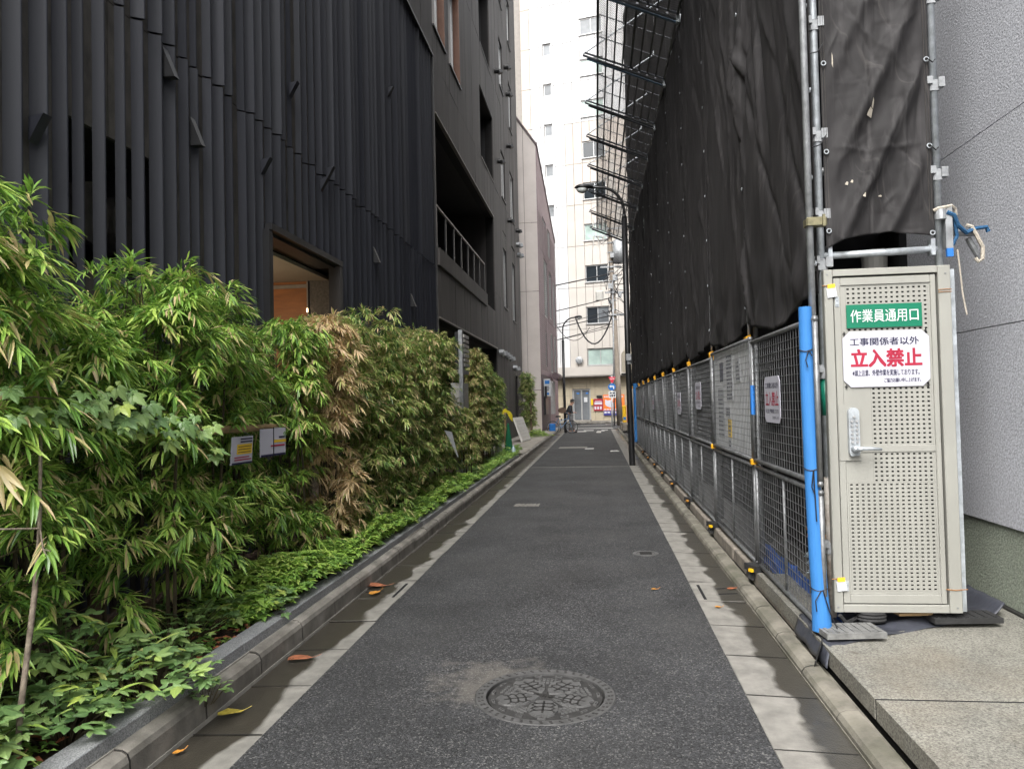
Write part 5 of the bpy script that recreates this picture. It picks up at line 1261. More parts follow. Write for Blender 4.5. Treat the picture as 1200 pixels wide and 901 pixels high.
# ------------------------------------------------------------------ ground tarp and pads under the door
def tarp(u, v):
    y0_ = 4.22 + 0.72*u**0.8; y1_ = 4.9 + 0.5*u
    x = 1.17 + 1.32*u; y = y0_ + (y1_-y0_)*v
    z = 0.158 + 0.02*noise.noise((x*5,y*7,0)) + 0.025*math.exp(-((v-0.25)/0.12)**2)*math.sin(u*3.0) 
    if u > 0.93: z += (u-0.93)*1.1
    if u < 0.06: z -= (0.06-u)*1.6*(1 if v < 0.9 else 1); x += (0.06-u)*0.6
    return (x, y, max(z, 0.058))
m = MB(); m.grid(60, 16, tarp); o = tag(m.build('ground_tarp', 'tarp_grey', None, True), 'dark grey plastic tarp spread under the cream door, edge curled up at the wall', 'tarp')
o.modifiers.new('thickness', 'SOLIDIFY').thickness = 0.006
def pad(c, sx, sy, rz, mt, label):
    t = thing('rubber_pad', label, 'pad', c, 'weight pads under the scaffold')
    m = MB(); ca, sa = math.cos(rz), math.sin(rz)
    m.obox((c[0],c[1],c[2]+0.016), (sx*ca,sx*sa,0), (-sy*sa,sy*ca,0), (0,0,0.016)); m.build('pad_body', mt, t)
    m = MB()
    for i in range(-3,4): m.obox((c[0]+ca*sx*i/3.6, c[1]+sa*sx*i/3.6, c[2]+0.034), (0.008*ca,0.008*sa,0), (-sy*0.8*sa,sy*0.8*ca,0), (0,0,0.003))
    m.build('pad_rib', mt, t)
pad((1.42,4.50,0.172), 0.17, 0.1, 0.12, 'pad_grey', 'dusty pale pad at the foot of the blue tube')
pad((2.16,4.78,0.178), 0.2, 0.085, 0.08, 'rubber', 'black rubber pad under the right end of the cream door')
m = MB(); m.obox((1.88,4.82,0.215), (0.1,0.01,0), (-0.01,0.07,0), (0,0,0.008)); m.obox((1.9,4.83,0.231), (0.09,0.02,0), (-0.02,0.06,0), (0,0,0.006))
tag(m.build('cardboard_piece', 'cardboard'), 'folded piece of brown cardboard lying under the cream door', 'cardboard')
m = MB()
for k in range(3): m.tube([(1.62+0.075*math.cos(2*math.pi*i/18), 4.72+0.05*math.sin(2*math.pi*i/18), 0.195+0.02*k) for i in range(19)], 0.012, 6, False)
m.tube([(1.55,4.74,0.2),(1.5,4.7,0.19),(1.44,4.62,0.2),(1.40,4.6,0.25)], 0.012, 6)
tag(m.build('cable_coil', 'rubber'), 'coil of grey cable under the left end of the cream door', 'cable')
m = MB(); m.grid(8, 6, lambda u, v: (1.19+0.06*u-0.02*v, 4.28+0.16*u+0.05*v, 0.165-0.13*v+0.01*math.sin(7*u)))
o = tag(m.build('rubber_flap', 'rubber', None, True), 'black rubber flap hanging over the kerb at the corner of the tarp', 'flap'); o.modifiers.new('thickness','SOLIDIFY').thickness = 0.006
# things behind the fence
m = MB(); m.grid(30, 8, lambda u, v: (1.46+0.03*noise.noise((u*20,v*5,0)), 4.75+2.3*u, 0.06+0.2*v+0.05*noise.noise((u*14,1,0))))
tag(m.build('blue_tarp', 'tarp_blue', None, True), 'strip of blue tarp along the bottom behind the nearest lower mesh panel', 'tarp')
m = MB()
for k in range(5): 
    m.tube([(1.5+0.02*k, 6.75+0.12*k+0.25*math.cos(a), 0.72+0.42*math.sin(a)-0.03*k) for a in [math.pi*(0.1+0.16*i) for i in range(11)]], 0.016, 6)
tag(m.build('hose_bundle', 'rubber'), 'black hoses hanging in loops behind the second lower mesh panel', 'hose')
m = MB(); q = random.Random(3)
for k in range(9):
    c = Vector((1.5+q.uniform(0,0.1), 4.85+0.12*k+q.uniform(-0.05,0.05), 0.3+q.uniform(0,0.32)))
    N = 7; m.add([c] + [c+Vector((q.uniform(-0.02,0.02), 0.045*math.cos(2*math.pi*i/N)*q.uniform(0.6,1.2), 0.045*math.sin(2*math.pi*i/N)*q.uniform(0.6,1.2))) for i in range(N)], [(0,1+i,1+(i+1)%N) for i in range(N)])
o = tag(m.build('glove_pile', 'fallen_orange'), 'scatter of orange work gloves behind the nearest lower mesh panel', 'gloves')
m = MB(); m.grid(10, 8, lambda u, v: (1.5+0.08*noise.noise((u*5,v*5,3)), 5.1+0.5*u, 0.28+0.26*v*math.sin(math.pi*(0.15+0.7*u))+0.04*noise.noise((u*9,v*9,1))))
tag(m.build('plastic_bag', 'plastic_clear', None, True), 'crumpled clear plastic bag behind the nearest lower mesh panel', 'bag')
# ------------------------------------------------------------------ pale tower closing the lane
tb = thing('tower_block', 'tall white and cream panelled tower block closing the end of the lane', 'building', tuple(PT))
TH = 40.0
opT = []
big = [(0.02, 1.72, 4.15+3.04*k, 5.37+3.04*k) for k in range(1, 11)] + [(0.02, 1.95, 4.15, 5.37)]
small = [(-2.82, -2.2, 27.45-3.04*k, 28.32-3.04*k) for k in range(0, 7)]
far_r = [(4.0, 5.6, 4.15+3.04*k, 5.37+3.04*k) for k in range(0, 11)]
top_o = [(-0.6, 3.0, 32.2, 33.6)]
ucT = [-4.55, -3.85, -3.1, -2.0, -1.25, -0.65, 0.02, 0.6, 1.16, 1.75, 2.4, 3.2, 4.0, 5.6, 8.0, 11.0]
zcT = [3.45+0.0] + [3.8+3.04*k for k in range(0, 12)] + [TH]
def tmat(u, z):
    if u < -3.85: return 'tower_pink'
    if u < -1.35: return 'tower_white' if int(z*3+u*7) % 3 else 'tower_white_b'
    if 13.0 < z < 22.2: return 'tower_pink' if int(u*5+z) % 4 else 'tower_cream'
    if z >= 22.2: return 'tower_white' if int(z*2+u*5) % 3 else 'tower_white_b'
    return 'tower_cream' if z < 13 else 'tower_pink'
facade(tb, PT, UT, NT, ucT, zcT, big+small+far_r, 0.06, tmat, gap=0.03, back=0.35, back_mat='tower_joint', rnd=random.Random(4))
rt = random.Random(9)
for i, (a, b, c, d) in enumerate(big + far_r):
    z = c
    gl_ = {0: ['glass_dark','glass_dark'], 1: ['glass_pale','glass_pale']}[0 if (7.5 < z < 12.5 or 16 < z < 21.5) else 1]
    if 7 < z < 7.6: gl_ = ['glass_dark', 'glass_grey']
    if z > 28: gl_ = ['glass_grey', 'glass_grey']
    window(tb, PT + UT*(a+0.003) + Vector((0,0,c+0.003)), UT, NT, b-a-0.006, d-c-0.006, 'alu_frame', gl_, 0.06, 0.12, 1)
    m = MB(); m.obox(PT + UT*((a+b)/2) + NT*0.03 + Vector((0,0,c-0.03)), UT*((b-a)/2+0.04), NT*0.06, (0,0,0.025)); m.build('window_sill', 'alu_frame', tb)
for (a, b, c, d) in small:
    window(tb, PT + UT*(a+0.003) + Vector((0,0,c+0.003)), UT, NT, b-a-0.006, d-c-0.006, 'alu_frame', 'glass_grey', 0.06, 0.14, 0)
# ground floor
def tbx(u0, u1, n0, n1, z0, z1, nm, mt, par=None):
    m = MB(); m.obox(PT + UT*((u0+u1)/2) + NT*((n0+n1)/2) + Vector((0,0,(z0+z1)/2)), UT*((u1-u0)/2), NT*((n1-n0)/2), (0,0,(z1-z0)/2)); return m.build(nm, mt, par or tb)
tbx(-7, 11, 0.05, 0.45, 3.36, 3.44, 'canopy_lip', 'tower_joint'); tbx(-7, 11, 0.03, 0.4, 3.45, 4.06, 'canopy_fascia', 'tower_cream'); tbx(-7, 11, -0.3, 0.39, 3.3, 3.355, 'soffit', 'tower_joint')
tbx(-9, -4.5, -0.4, -0.05, 0.13, 3.44, 'wall_core', 'shop_tile')
facade(tb, PT - NT*0.25, UT, NT, [-4.5 + 0.62*k for k in range(26)], [0.13, 0.75, 1.37, 1.99, 2.61, 3.29], [(-1.25, 0.12, 0.13, 2.48)], 0.05, lambda u, z: 'shop_tile', gap=0.02, back=0.2, back_mat='tower_joint', rnd=random.Random(6))
tbx(-1.25, 0.12, -0.75, -0.7, 0.13, 2.5, 'door_recess', 'room_ceiling')
g = tbx(-1.25, -1.13, -0.42, -0.34, 0.13, 2.48, 'door_frame', 'alu_frame'); tbx(0.0, 0.12, -0.42, -0.34, 0.13, 2.48, 'door_frame', 'alu_frame'); tbx(-1.13, 0.0, -0.42, -0.34, 2.36, 2.48, 'door_frame', 'alu_frame'); tbx(-0.62, -0.52, -0.41, -0.34, 0.13, 2.359, 'door_frame', 'alu_frame')
for a, b in ((-1.13, -0.62), (-0.52, 0.0)):
    p = tbx(a, b, -0.40, -0.39, 0.2, 2.35, 'glass_door', 'glass_grey'); 
tbx(-0.4, -0.15, -0.388, -0.38, 1.5, 1.85, 'paper_notice', 'paper'); tbx(-1.3, 0.17, -0.24, 0.3, 0.13, 0.2, 'door_step', 'kerb_concrete'); tbx(-0.95, -0.75, -0.385, -0.38, 2.1, 2.2, 'paper_notice', 'ink_blue'); tbx(-0.25, -0.08, -0.385, -0.38, 2.1, 2.2, 'paper_notice', 'ink_blue')
tbx(0.6, 1.0, -0.2, -0.16, 1.78, 1.95, 'name_plate', 'frame_black')
tbx(-9, 11, -12, -0.5, 0.0, TH, 'building_mass', 'tower_joint')
m = MB(); c0 = PT + UT*-0.55 + NT*0.25 + Vector((0,0,4.55)); m.tube([c0 - NT*0.2, c0], 0.27, 14); m.tube([c0, c0+NT*0.06], [0.27,0.12], 14); m.build('vent_hood', 'galv_dull', tb)
# posters
ps = thing('red_poster', 'dark red poster with white lettering beside the glass door', 'poster', tuple(PT+UT*0.5))
tbx(0.36, 1.05, -0.22, -0.18, 0.85, 1.72, 'poster_board', 'poster_red', ps)
m = MB()
for (a, b, c, d) in ((0.42,0.99,1.3,1.48),(0.46,0.95,1.52,1.56),(0.42,0.55,0.95,1.16),(0.62,0.75,0.95,1.16),(0.82,0.95,0.95,1.16)): m.obox(PT+UT*((a+b)/2)+NT*-0.175+Vector((0,0,(c+d)/2)), UT*((b-a)/2), NT*0.003, (0,0,(d-c)/2))
m.build('print', 'sign_white', ps)
po = thing('orange_banner', 'orange banner with white blotch and navy bottom band on the tower wall', 'banner', tuple(PT+UT*1.8))
tbx(1.08, 2.62, -0.22, -0.17, 0.85, 2.0, 'banner_sheet', 'poster_orange', po); tbx(1.08, 2.62, -0.22, -0.165, 0.5, 0.849, 'banner_band', 'poster_navy', po)
m = MB()
def pp(u, z): return PT+UT*u+NT*-0.162+Vector((0,0,z))
m.prism([pp(1.2,1.3),pp(1.35,1.15),pp(1.7,1.05),pp(1.95,1.2),pp(1.9,1.4),pp(1.7,1.45),pp(1.62,1.62),pp(1.4,1.58),pp(1.22,1.66)], NT*0.003)
for k in range(9): m.obox(pp(1.2+0.16*k,1.85), UT*0.055, NT*0.003, (0,0,0.055))
for k in range(6): m.obox(pp(1.22+0.24*k,0.72), UT*0.09, NT*0.006, (0,0,0.07))
for k in range(7): m.obox(pp(1.2+0.2*k,0.93), UT*0.075, NT*0.003, (0,0,0.04))
m.build('print', 'sign_white', po)
m = MB(); m.obox(PT+UT*0.25+NT*-0.15+Vector((0,0,1.5)), UT*0.07, NT*0.05, (0,0,0.22)); tag(m.build('yellow_plate', 'safety_yellow'), 'small yellow plate on the wall between the glass door and the red poster', 'plate')

# ------------------------------------------------------------------ building and cream box beyond the scaffold
ob = thing('corner_building', 'plain grey building past the scaffold at the street corner, mostly hidden', 'building', (4, 36, 0))
facade(ob, (1.9, 29.5, 0), (0,1,0), (-1,0,0), [0,2,4,6,8,10], [0.1,2.6,5.0], [(4.2,5.8,1.0,2.2)], 0.05, lambda u, z: 'beige_light', gap=0.02, back=0.2)
window(ob, (1.9, 33.7, 1.0), (0,1,0), (-1,0,0), 1.6, 1.2, 'alu_frame', 'glass_grey'); m = MB(); m.box(2.2, 9, 29.5, 39.4, 0.0, 5.0); m.build('building_mass', 'beige_joint', ob)
cb = thing('box_sign', 'cream box sign projecting past the end of the scaffold beside the lamp post', 'sign', (1.45, 32, 3.4))
m = MB(); m.prism([(1.12,32,2.78),(1.9,32,2.72),(1.9,32,4.2),(1.42,32,4.0),(1.12,32,3.56)], (0,0.35,0)); m.build('sign_body', 'cream_box', cb)
m = MB(); m.box(1.1,1.9,31.97,32.38,2.64,2.715); m.build('sign_trim', 'frame_black', cb)

# ------------------------------------------------------------------ street lamps
def lamp(x, y, label, h1, r1, top, reach, side, s=1.0, clamp=None):
    t = thing('street_lamp', label, 'street lamp', (x, y, 0), 'black street lamps')
    lean = -0.006
    m = MB(); m.tube([(x,y,-0.05),(x,y,0.0),(x+lean*h1,y,h1*0.4),(x+lean*h1,y,h1)], [r1*1.06,r1*1.06,r1,r1*0.97], 14); m.build('pole', 'paint_black', t, True)
    m = MB(); m.tube([(x+lean*h1,y,h1-0.02),(x+lean*h1,y,h1+0.1)], [r1*1.0,r1*0.6], 14); m.build('collar', 'paint_black', t, True)
    px = x+lean*h1; R_ = 0.6*s
    arc = [(px,y,h1+0.05),(px,y,top-R_)] + [(px+side*R_*(1-math.cos(a)), y, top-R_+R_*math.sin(a)) for a in [math.pi/2*k/7 for k in range(1,8)]]
    arc.append((px+side*reach*0.75, y, top+0.02)); m = MB(); m.tube(arc, [r1*0.5]*len(arc), 10); m.build('arm', 'paint_black', t, True)
    hx = px+side*reach; a0 = px+side*(reach*0.62)
    m = MB(); n_ = 12; prof = [(0.0,0.05),(0.1,0.06),(0.25,0.085),(0.5,0.11),(0.72,0.105),(0.9,0.07),(1.0,0.02)]
    vs_ = []; 
    for q, r in prof:
        xx = a0 + (hx-a0)*q
        for k in range(n_):
            a = 2*math.pi*k/n_; zz = math.sin(a)*r*(0.75 if math.sin(a) > 0 else 0.35)
            vs_.append((xx, y+math.cos(a)*r*1.3, top+0.02+zz))
    m.add(vs_, [(i*n_+k, i*n_+(k+1)%n_, (i+1)*n_+(k+1)%n_, (i+1)*n_+k) for i in range(len(prof)-1) for k in range(n_)]); m.build('lamp_head', 'paint_black', t, True)
    m = MB(); vs_ = []
    for q, r in [(0.3,0.03),(0.45,0.09),(0.62,0.1),(0.8,0.075),(0.92,0.02)]:
        xx = a0 + (hx-a0)*q
        for k in range(n_): a = math.pi*k/(n_-1); vs_.append((xx, y-math.cos(a)*r*1.15, top-0.01-math.sin(a)*r*1.15))
    m.add(vs_, [(i*n_+k, i*n_+k+1, (i+1)*n_+k+1, (i+1)*n_+k) for i in range(4) for k in range(n_-1)]); m.build('lamp_glass', 'glass_white', t, True)
    return t
l1 = lamp(0.812, 17.9, 'tall black street lamp standing in the right gutter in front of the scaffold', 5.95, 0.068, 6.72, 1.17, -1)
m = MB(); m.bbox(0.72, 0.86, 17.78, 17.86, 2.5, 2.66, 0.02); m.tube([(0.795,17.9,2.42),(0.795,17.9,2.5)], 0.078, 12); m.build('band_clamp', 'galv_dull', l1)
l2 = lamp(-1.574, 37.2, 'black street lamp on the left kerb near the corner where a man is standing', 4.6, 0.07, 5.78, 1.0, 1)
m = MB(); m.tube([(-1.62,37.05,1.05),(-1.75,37.05,1.05)],0.05,8); m.tube([(-1.78,37.0,0.72),(-1.78,37.0,0.62)],0.03,8); m.build('bracket', 'paint_black', l2)
# oval brown plate on the pole
m = MB(); N=20; m.prism([(-1.62+0.21*math.cos(2*math.pi*k/N)-0.1, 37.0, 1.13+0.15*math.sin(2*math.pi*k/N)) for k in range(N)], (0,0.05,0))
tag(m.build('round_mirror', 'post_wood'), 'round dark board fixed to the far lamp post at head height', 'board')

# ------------------------------------------------------------------ road sign post
rs = thing('road_sign', 'white post with red inverted triangle, round blue arrow sign and small white plate', 'road sign', (0.93, 45, 0))
m = MB(); m.tube([(0.91,45,0),(0.945,45,3.05)], 0.05, 10); m.build('post', 'ink_white', rs, True)
m = MB(); m.prism([(0.74,44.95,2.99),(1.19,44.95,2.99),(1.0,44.95,2.62),(0.93,44.95,2.62)], (0,0.015,0)); p = m.build('triangle_plate', 'red_sign', rs)
lettering('止まれ', (0.83,44.95,2.83), (1,0,0), (0,0,1), 0.27, 0.1, 'ink_white', p, 0.03, 0.003)
m = MB(); N = 24; m.prism([(0.945+0.235*math.cos(2*math.pi*k/N), 44.95, 2.385+0.215*math.sin(2*math.pi*k/N)) for k in range(N)], (0,0.015,0)); p = m.build('round_plate', 'blue_sign', rs)
m = MB(); m.prism([(1.02,44.944,2.26),(1.08,44.944,2.26),(1.08,44.944,2.42),(1.02,44.944,2.47),(0.9,44.944,2.46),(0.9,44.944,2.52),(0.79,44.944,2.42),(0.9,44.944,2.33),(0.9,44.944,2.39),(1.01,44.944,2.38)], (0,0.004,0)); m.build('arrow', 'ink_white', p)
m = MB(); m.box(0.74,1.17,44.95,44.965,1.72,2.12); p = m.build('white_plate', 'ink_white', rs)
m = MB()
for (a,b,c,d) in ((0.8,0.93,1.98,2.06),(0.98,1.12,1.98,2.06),(0.8,0.86,1.78,1.92),(0.9,1.0,1.8,1.92),(1.04,1.12,1.8,1.92)): m.box(a,b,44.945,44.949,c,d)
m.build('print', 'ink_navy', p)

# ------------------------------------------------------------------ utility pole, wires
up_ = thing('utility_pole', 'weathered utility pole with transformer and crossarms in front of the tower', 'utility pole', (1.35, 46.5, 0))
def ux(z): return 1.42 - 0.028*z
m = MB(); m.tube([(ux(z),46.5,z) for z in (0,3,6,9,12,13.2)], [0.19,0.18,0.165,0.15,0.14,0.13], 12); m.build('pole', 'concrete_pole', up_, True)
m = MB(); m.tube([(ux(0)-0.35,46.3,0),(ux(0)-0.22,46.35,9)], 0.05, 8); m.build('cable_duct', 'galv_dull', up_, True)
m = MB(); m.tube([(1.62,46.3,10.1),(1.62,46.3,11.5)], 0.36, 14); m.tube([(1.62,46.3,11.5),(1.62,46.3,11.62)], [0.36,0.2], 14); m.build('transformer', 'galv_dull', up_, True)
for k in range(3): m = MB(); m.tube([(1.45+0.17*k,46.3,11.6),(1.45+0.17*k,46.3,11.9)], 0.05, 8); m.build('insulator', 'ac_white', up_)
for (z, a, b) in ((12.3,-1.1,0.9),(11.85,-1.0,0.5),(9.9,-0.7,0.6),(8.3,-0.5,0.9),(6.9,-0.2,1.0)):
    m = MB(); m.box(ux(z)+a, ux(z)+b, 46.26, 46.34, z-0.05, z+0.05); m.build('crossarm', 'galv_dull', up_)
for k in range(3): m = MB(); x = ux(12.3)-1.0+0.3*k; m.tube([(x,46.3,12.35),(x,46.3,12.9)], [0.06,0.04], 8); m.tube([(x,46.3,11.2),(x,46.3,11.85)], [0.03,0.06], 8); m.build('insulator', 'ac_white', up_)
m = MB()
for (x,z,s) in ((1.05,8.7,0.14),(1.0,7.7,0.1),(1.35,9.2,0.15),(1.6,8.1,0.12),(1.2,10.6,0.12)): m.box(x-s,x+s,46.15,46.3,z-s*1.2,z+s*1.2)
m.build('junction_box', 'galv_dull', up_)
rc = random.Random(14)
for k in range(16):
    z = rc.uniform(6.5, 12.2); m = MB(); x = ux(z); a = rc.choice([-1,1]); m.tube([(x+a*0.15,46.2,z),(x+a*rc.uniform(0.3,0.7),46.0,z-rc.uniform(0,0.5)),(x+a*rc.uniform(0.2,0.9),46.1,z+rc.uniform(-0.8,0.5)),(x+a*0.1,46.2,z+rc.uniform(-1.2,1.2))], 0.022, 5); m.build('jumper_cable', 'cord_black', up_)
for k in range(10):
    z = 6.6+0.6*k; m = MB(); m.tube([(ux(z),46.5,z),(ux(z),46.5,z+0.06)], 0.185, 10); m.tube([(ux(z)-0.3*(1 if k%2 else -1),46.45,z),(ux(z),46.45,z)],0.018,5); m.build('step_band', 'galv_dull', up_)
m = MB(); m.bbox(0.1,0.62,46.2,46.7,7.85,8.45,0.1); m.build('cable_drum', 'ac_white', up_)
def wire(p0, p1, sag, label, r=0.02):
    a, b = Vector(p0), Vector(p1); m = MB()
    m.tube([a.lerp(b, t/12) + Vector((0,0,-sag*4*(t/12)*(1-t/12))) for t in range(13)], r, 4)
    tag(m.build('overhead_wire', 'cord_black'), label, 'wire', 'overhead wires')
wl_ = ['highest overhead wire, stepping up to the pole', 'second overhead wire from the pole to the left', 'third overhead wire just above the far lamp', 'overhead wire crossing at the far lamp head', 'lower slack overhead wire left of the pole', 'lowest overhead wire above the corner', 'thick cable drooping in a deep loop from the pole', 'thin loop of cable hanging between the wires']
for i, (p0, p1, sg_, r) in enumerate((((1.05,46.5,9.5),(-14,48,7.6),0.15,0.04),((1.1,46.5,8.0),(-14,47,5.9),0.3,0.03),((1.15,46.5,6.9),(-14,47,4.7),0.2,0.03),((1.2,46.5,7.2),(-14,47.4,5.6),0.5,0.02),((1.2,46.5,6.2),(-14,47,4.6),0.5,0.02),((1.2,46.5,6.4),(-14,47,5.2),0.9,0.02),((1.2,46.5,7.2),(-1.2,46.7,6.9),1.9,0.045),((-0.3,46.6,6.2),(-2.4,46.7,6.4),0.9,0.02))):
    wire(p0, p1, sg_, wl_[i] + (' across the tower front' if i < 6 else ''), r)
for i, (p0, p1, lb_) in enumerate((((1.3,46.5,9.9),(14,47,9.4),'overhead wire leaving the pole to the right, upper'),((1.3,46.5,8.3),(14,47,8.0),'overhead wire leaving the pole to the right, middle'),((1.3,46.5,6.9),(14,47,6.7),'overhead wire leaving the pole to the right, lower'))): wire(p0, p1, 0.2, lb_, 0.025)

# ------------------------------------------------------------------ yellow and red padded guards
for i, (x, y, w, mt, lb_) in enumerate(((1.42,38.6,0.2,'safety_yellow','yellow padded guard upright on a concrete block past the scaffold, nearer the lane'),(1.62,38.7,0.14,'safety_red','red padded guard strip between the two yellow guards'),(1.78,38.4,0.16,'safety_yellow','yellow padded guard farthest right, beside the lamp post'))):
    t = thing('padded_guard', lb_, 'guard', (x, y, 0.4), 'guards on concrete blocks')
    m = MB(); m.bbox(x-w/2, x+w/2, y, y+0.2, 0.42, 1.3+0.05*(i%2), 0.04); m.build('guard_pad', mt, t)
    m = MB(); m.bbox(x-w/2+0.03, x+w/2-0.03, y-0.012, y, 0.55, 0.7, 0.003); m.build('guard_stripe', 'ink_blue' if i != 1 else 'sign_white', t)
for i, (x, y) in enumerate(((1.25,40.2),(1.3,38.9),(1.5,37.5))):
    m = MB(); m.bbox(x, x+0.75, y-0.5, y+0.6, 0.0, 0.42-0.03*i, 0.03); tag(m.build('concrete_block', 'block_concrete'), ['low concrete block nearest the road sign','concrete block under the yellow guards','concrete block nearest the black lamp post'][i], 'block', 'concrete blocks at the corner')

# ------------------------------------------------------------------ person and bicycle
def skinned(name, chains, mt, parent, root=0, sub=2):
    """continuous surface grown over a skeleton: chains of (point, radius) sharing joints by equality"""
    vs_, rs, es = [], [], []
    idx = {}
    for ch in chains:
        prev = None
        for p, r in ch:
            k = tuple(round(c, 4) for c in p)
            if k not in idx: idx[k] = len(vs_); vs_.append(p); rs.append(r if isinstance(r, tuple) else (r, r))
            i = idx[k]
            if prev is not None and prev != i: es.append((prev, i))
            prev = i
    me = bpy.data.meshes.new(name); me.from_pydata(vs_, es, []); me.materials.append(mat(mt))
    o = bpy.data.objects.new(name, me); COL.link(o)
    sk = o.modifiers.new('skin', 'SKIN'); sk.use_smooth_shade = True
    for i, r in enumerate(rs): me.skin_vertices[0].data[i].radius = r
    me.skin_vertices[0].data[root].use_root = True
    sb = o.modifiers.new('sub', 'SUBSURF'); sb.levels = sub; sb.render_levels = sub
    dg = bpy.context.evaluated_depsgraph_get(); dg.update()
    m2 = bpy.data.meshes.new_from_object(o.evaluated_get(dg)); m2.name = name
    bpy.data.objects.remove(o); bpy.data.meshes.remove(me)
    m2.polygons.foreach_set('use_smooth', [True]*len(m2.polygons))
    m2.materials.clear(); m2.materials.append(mat(mt))
    o = bpy.data.objects.new(name, m2); COL.link(o)
    if parent: o.parent = parent; o.matrix_parent_inverse = Matrix.Translation(-WLOC.get(parent.name, Vector((0,0,0))))
    return o
PXo, PYo = -1.33, 36.9
def Q(x, y, z): return (PXo + x, PYo + y, z)
pe = thing('person', 'man in dark cap, dark jacket and grey trousers looking down beside the far lamp post', 'person', (PXo, PYo, 0))
hip = Q(-0.03,0,0.88)
# x forward (to the right), head bowed, both hands in front holding something small
def hand(w, d, upv, side):
    w = Vector(w); d = Vector(d).normalized(); s = Vector(side).normalized(); ch = []
    palm = tuple(w + d*0.07)
    ch.append([(tuple(w), (0.022,0.03)), (palm, (0.018,0.036))])
    for k, (o_, ln) in enumerate(((-0.028,0.062),(-0.009,0.072),(0.01,0.068),(0.028,0.055))):
        b = w + d*0.085 + s*o_; m1 = b + d*ln*0.5 + Vector((0,0,-0.008)); e = m1 + d*ln*0.35 + Vector((0,0,-0.025))
        ch.append([(palm,(0.018,0.036)), (tuple(b),0.0095), (tuple(m1),0.009), (tuple(e),0.007)])
    tb_ = w + d*0.03 + s*-0.035; ch.append([(tuple(w),(0.022,0.03)), (tuple(tb_),0.011), (tuple(tb_+d*0.045+Vector((0,0,0.012))),0.009)])
    return ch
nk = Q(0.06,0,1.38); hd = Q(0.13,0,1.50)
arms = []
for s in (-1, 1):
    sh = Q(0.03,0.18*s,1.31); el = Q(0.0,0.24*s,1.04); wr = Q(0.2,0.1*s,1.0)
    arms += [[(Q(0.03,0,1.28),0.12), (sh,0.06), (el,0.045), (wr,0.028)]] + hand(wr, (0.8,-0.25*s,0.1), None, (0,1,0))
legs = []
for s in (-1, 1):
    an = Q(0.06+0.1*s,0.1*s,0.09)
    legs.append([(hip,0.14), (Q(0.0,0.1*s,0.84),0.095), (Q(0.1+0.03*s,0.11*s,0.48),0.065), (an,0.045), (Q(0.18+0.1*s,0.1*s,0.05),0.04)])
skinned('body', [[(hip,0.14), (Q(-0.03,0,1.08),0.13), (Q(0.03,0,1.28),0.12), (nk,0.055), (hd,0.085), (Q(0.145,0,1.58),0.085)], [(hd,0.085), (Q(0.215,0,1.47),0.05)]] + arms + legs, 'skin_tone', pe)
jk = []
for s in (-1, 1): jk.append([(Q(0.03,0,1.285),0.15), (Q(0.03,0.19*s,1.31),0.08), (Q(0.0,0.245*s,1.04),0.065), (Q(0.165,0.125*s,1.0),0.045)])
skinned('jacket', [[(Q(-0.03,0,0.86),(0.17,0.19)), (Q(-0.04,0,1.08),(0.155,0.18)), (Q(0.03,0,1.285),0.15), (Q(0.05,0,1.37),0.075)]] + jk, 'jacket_dark', pe)
skinned('trousers', [[(hip,0.155), (Q(0.0,0.1*s,0.82),0.11), (Q(0.1+0.03*s,0.11*s,0.48),0.085), (Q(0.06+0.1*s,0.1*s,0.12),0.07)] for s in (-1,1)], 'trouser_grey', pe)
m = MB(); m.prism([Q(0.145,-0.07,1.0),Q(0.145,0.07,1.0),Q(0.2,0.06,1.3),Q(0.2,-0.06,1.3)], (0.012,0,0)); m.build('shirt_front', 'shirt_blue', pe)
for s in (-1, 1): skinned('shoe', [[(Q(0.02+0.1*s,0.1*s,0.05),0.055), (Q(0.15+0.1*s,0.1*s,0.042),0.05), (Q(0.24+0.1*s,0.1*s,0.035),0.035)]], 'shoe_dark', pe)
m = MB(); cx0, cz0 = PXo+0.13, 1.585
m.lathe([(0.102,0),(0.105,0.03),(0.09,0.07),(0.05,0.095),(0.0001,0.1)], 18, (cx0, PYo, cz0)); m.prism([(cx0+0.05,PYo-0.08,cz0+0.004),(cx0+0.19,PYo-0.06,cz0-0.03),(cx0+0.21,PYo,cz0-0.03),(cx0+0.19,PYo+0.06,cz0-0.03),(cx0+0.05,PYo+0.08,cz0+0.004)], (0,0,0.012)); m.build('cap', 'cap_dark', pe, True)
m = MB()
for s in (-1, 1): m.tube([Q(0.205,0.032*s,1.52),Q(0.212,0.032*s,1.52)],0.01,6)
m.tube([Q(0.2,0,1.51),Q(0.235,0,1.49),Q(0.2,0,1.475)],0.012,6); m.build('face_feature', 'skin_tone', pe)
m = MB(); 
for s in (-1, 1): m.tube([Q(0.12,0.083*s,1.52),Q(0.12,0.1*s,1.51)],0.025,6)
m.build('ear', 'skin_tone', pe)
m = MB(); m.lathe([(0.09,-0.06),(0.094,0.0)], 14, (PXo+0.118, PYo, 1.58)); m.build('hair', 'cap_dark', pe)
bi = thing('bicycle', 'city bicycle with front basket parked on the left kerb by the far lamp post', 'bicycle', (-1.75, 36.5, 0))
def W(x, z, y=36.5): return (-1.75 + x, y, z)
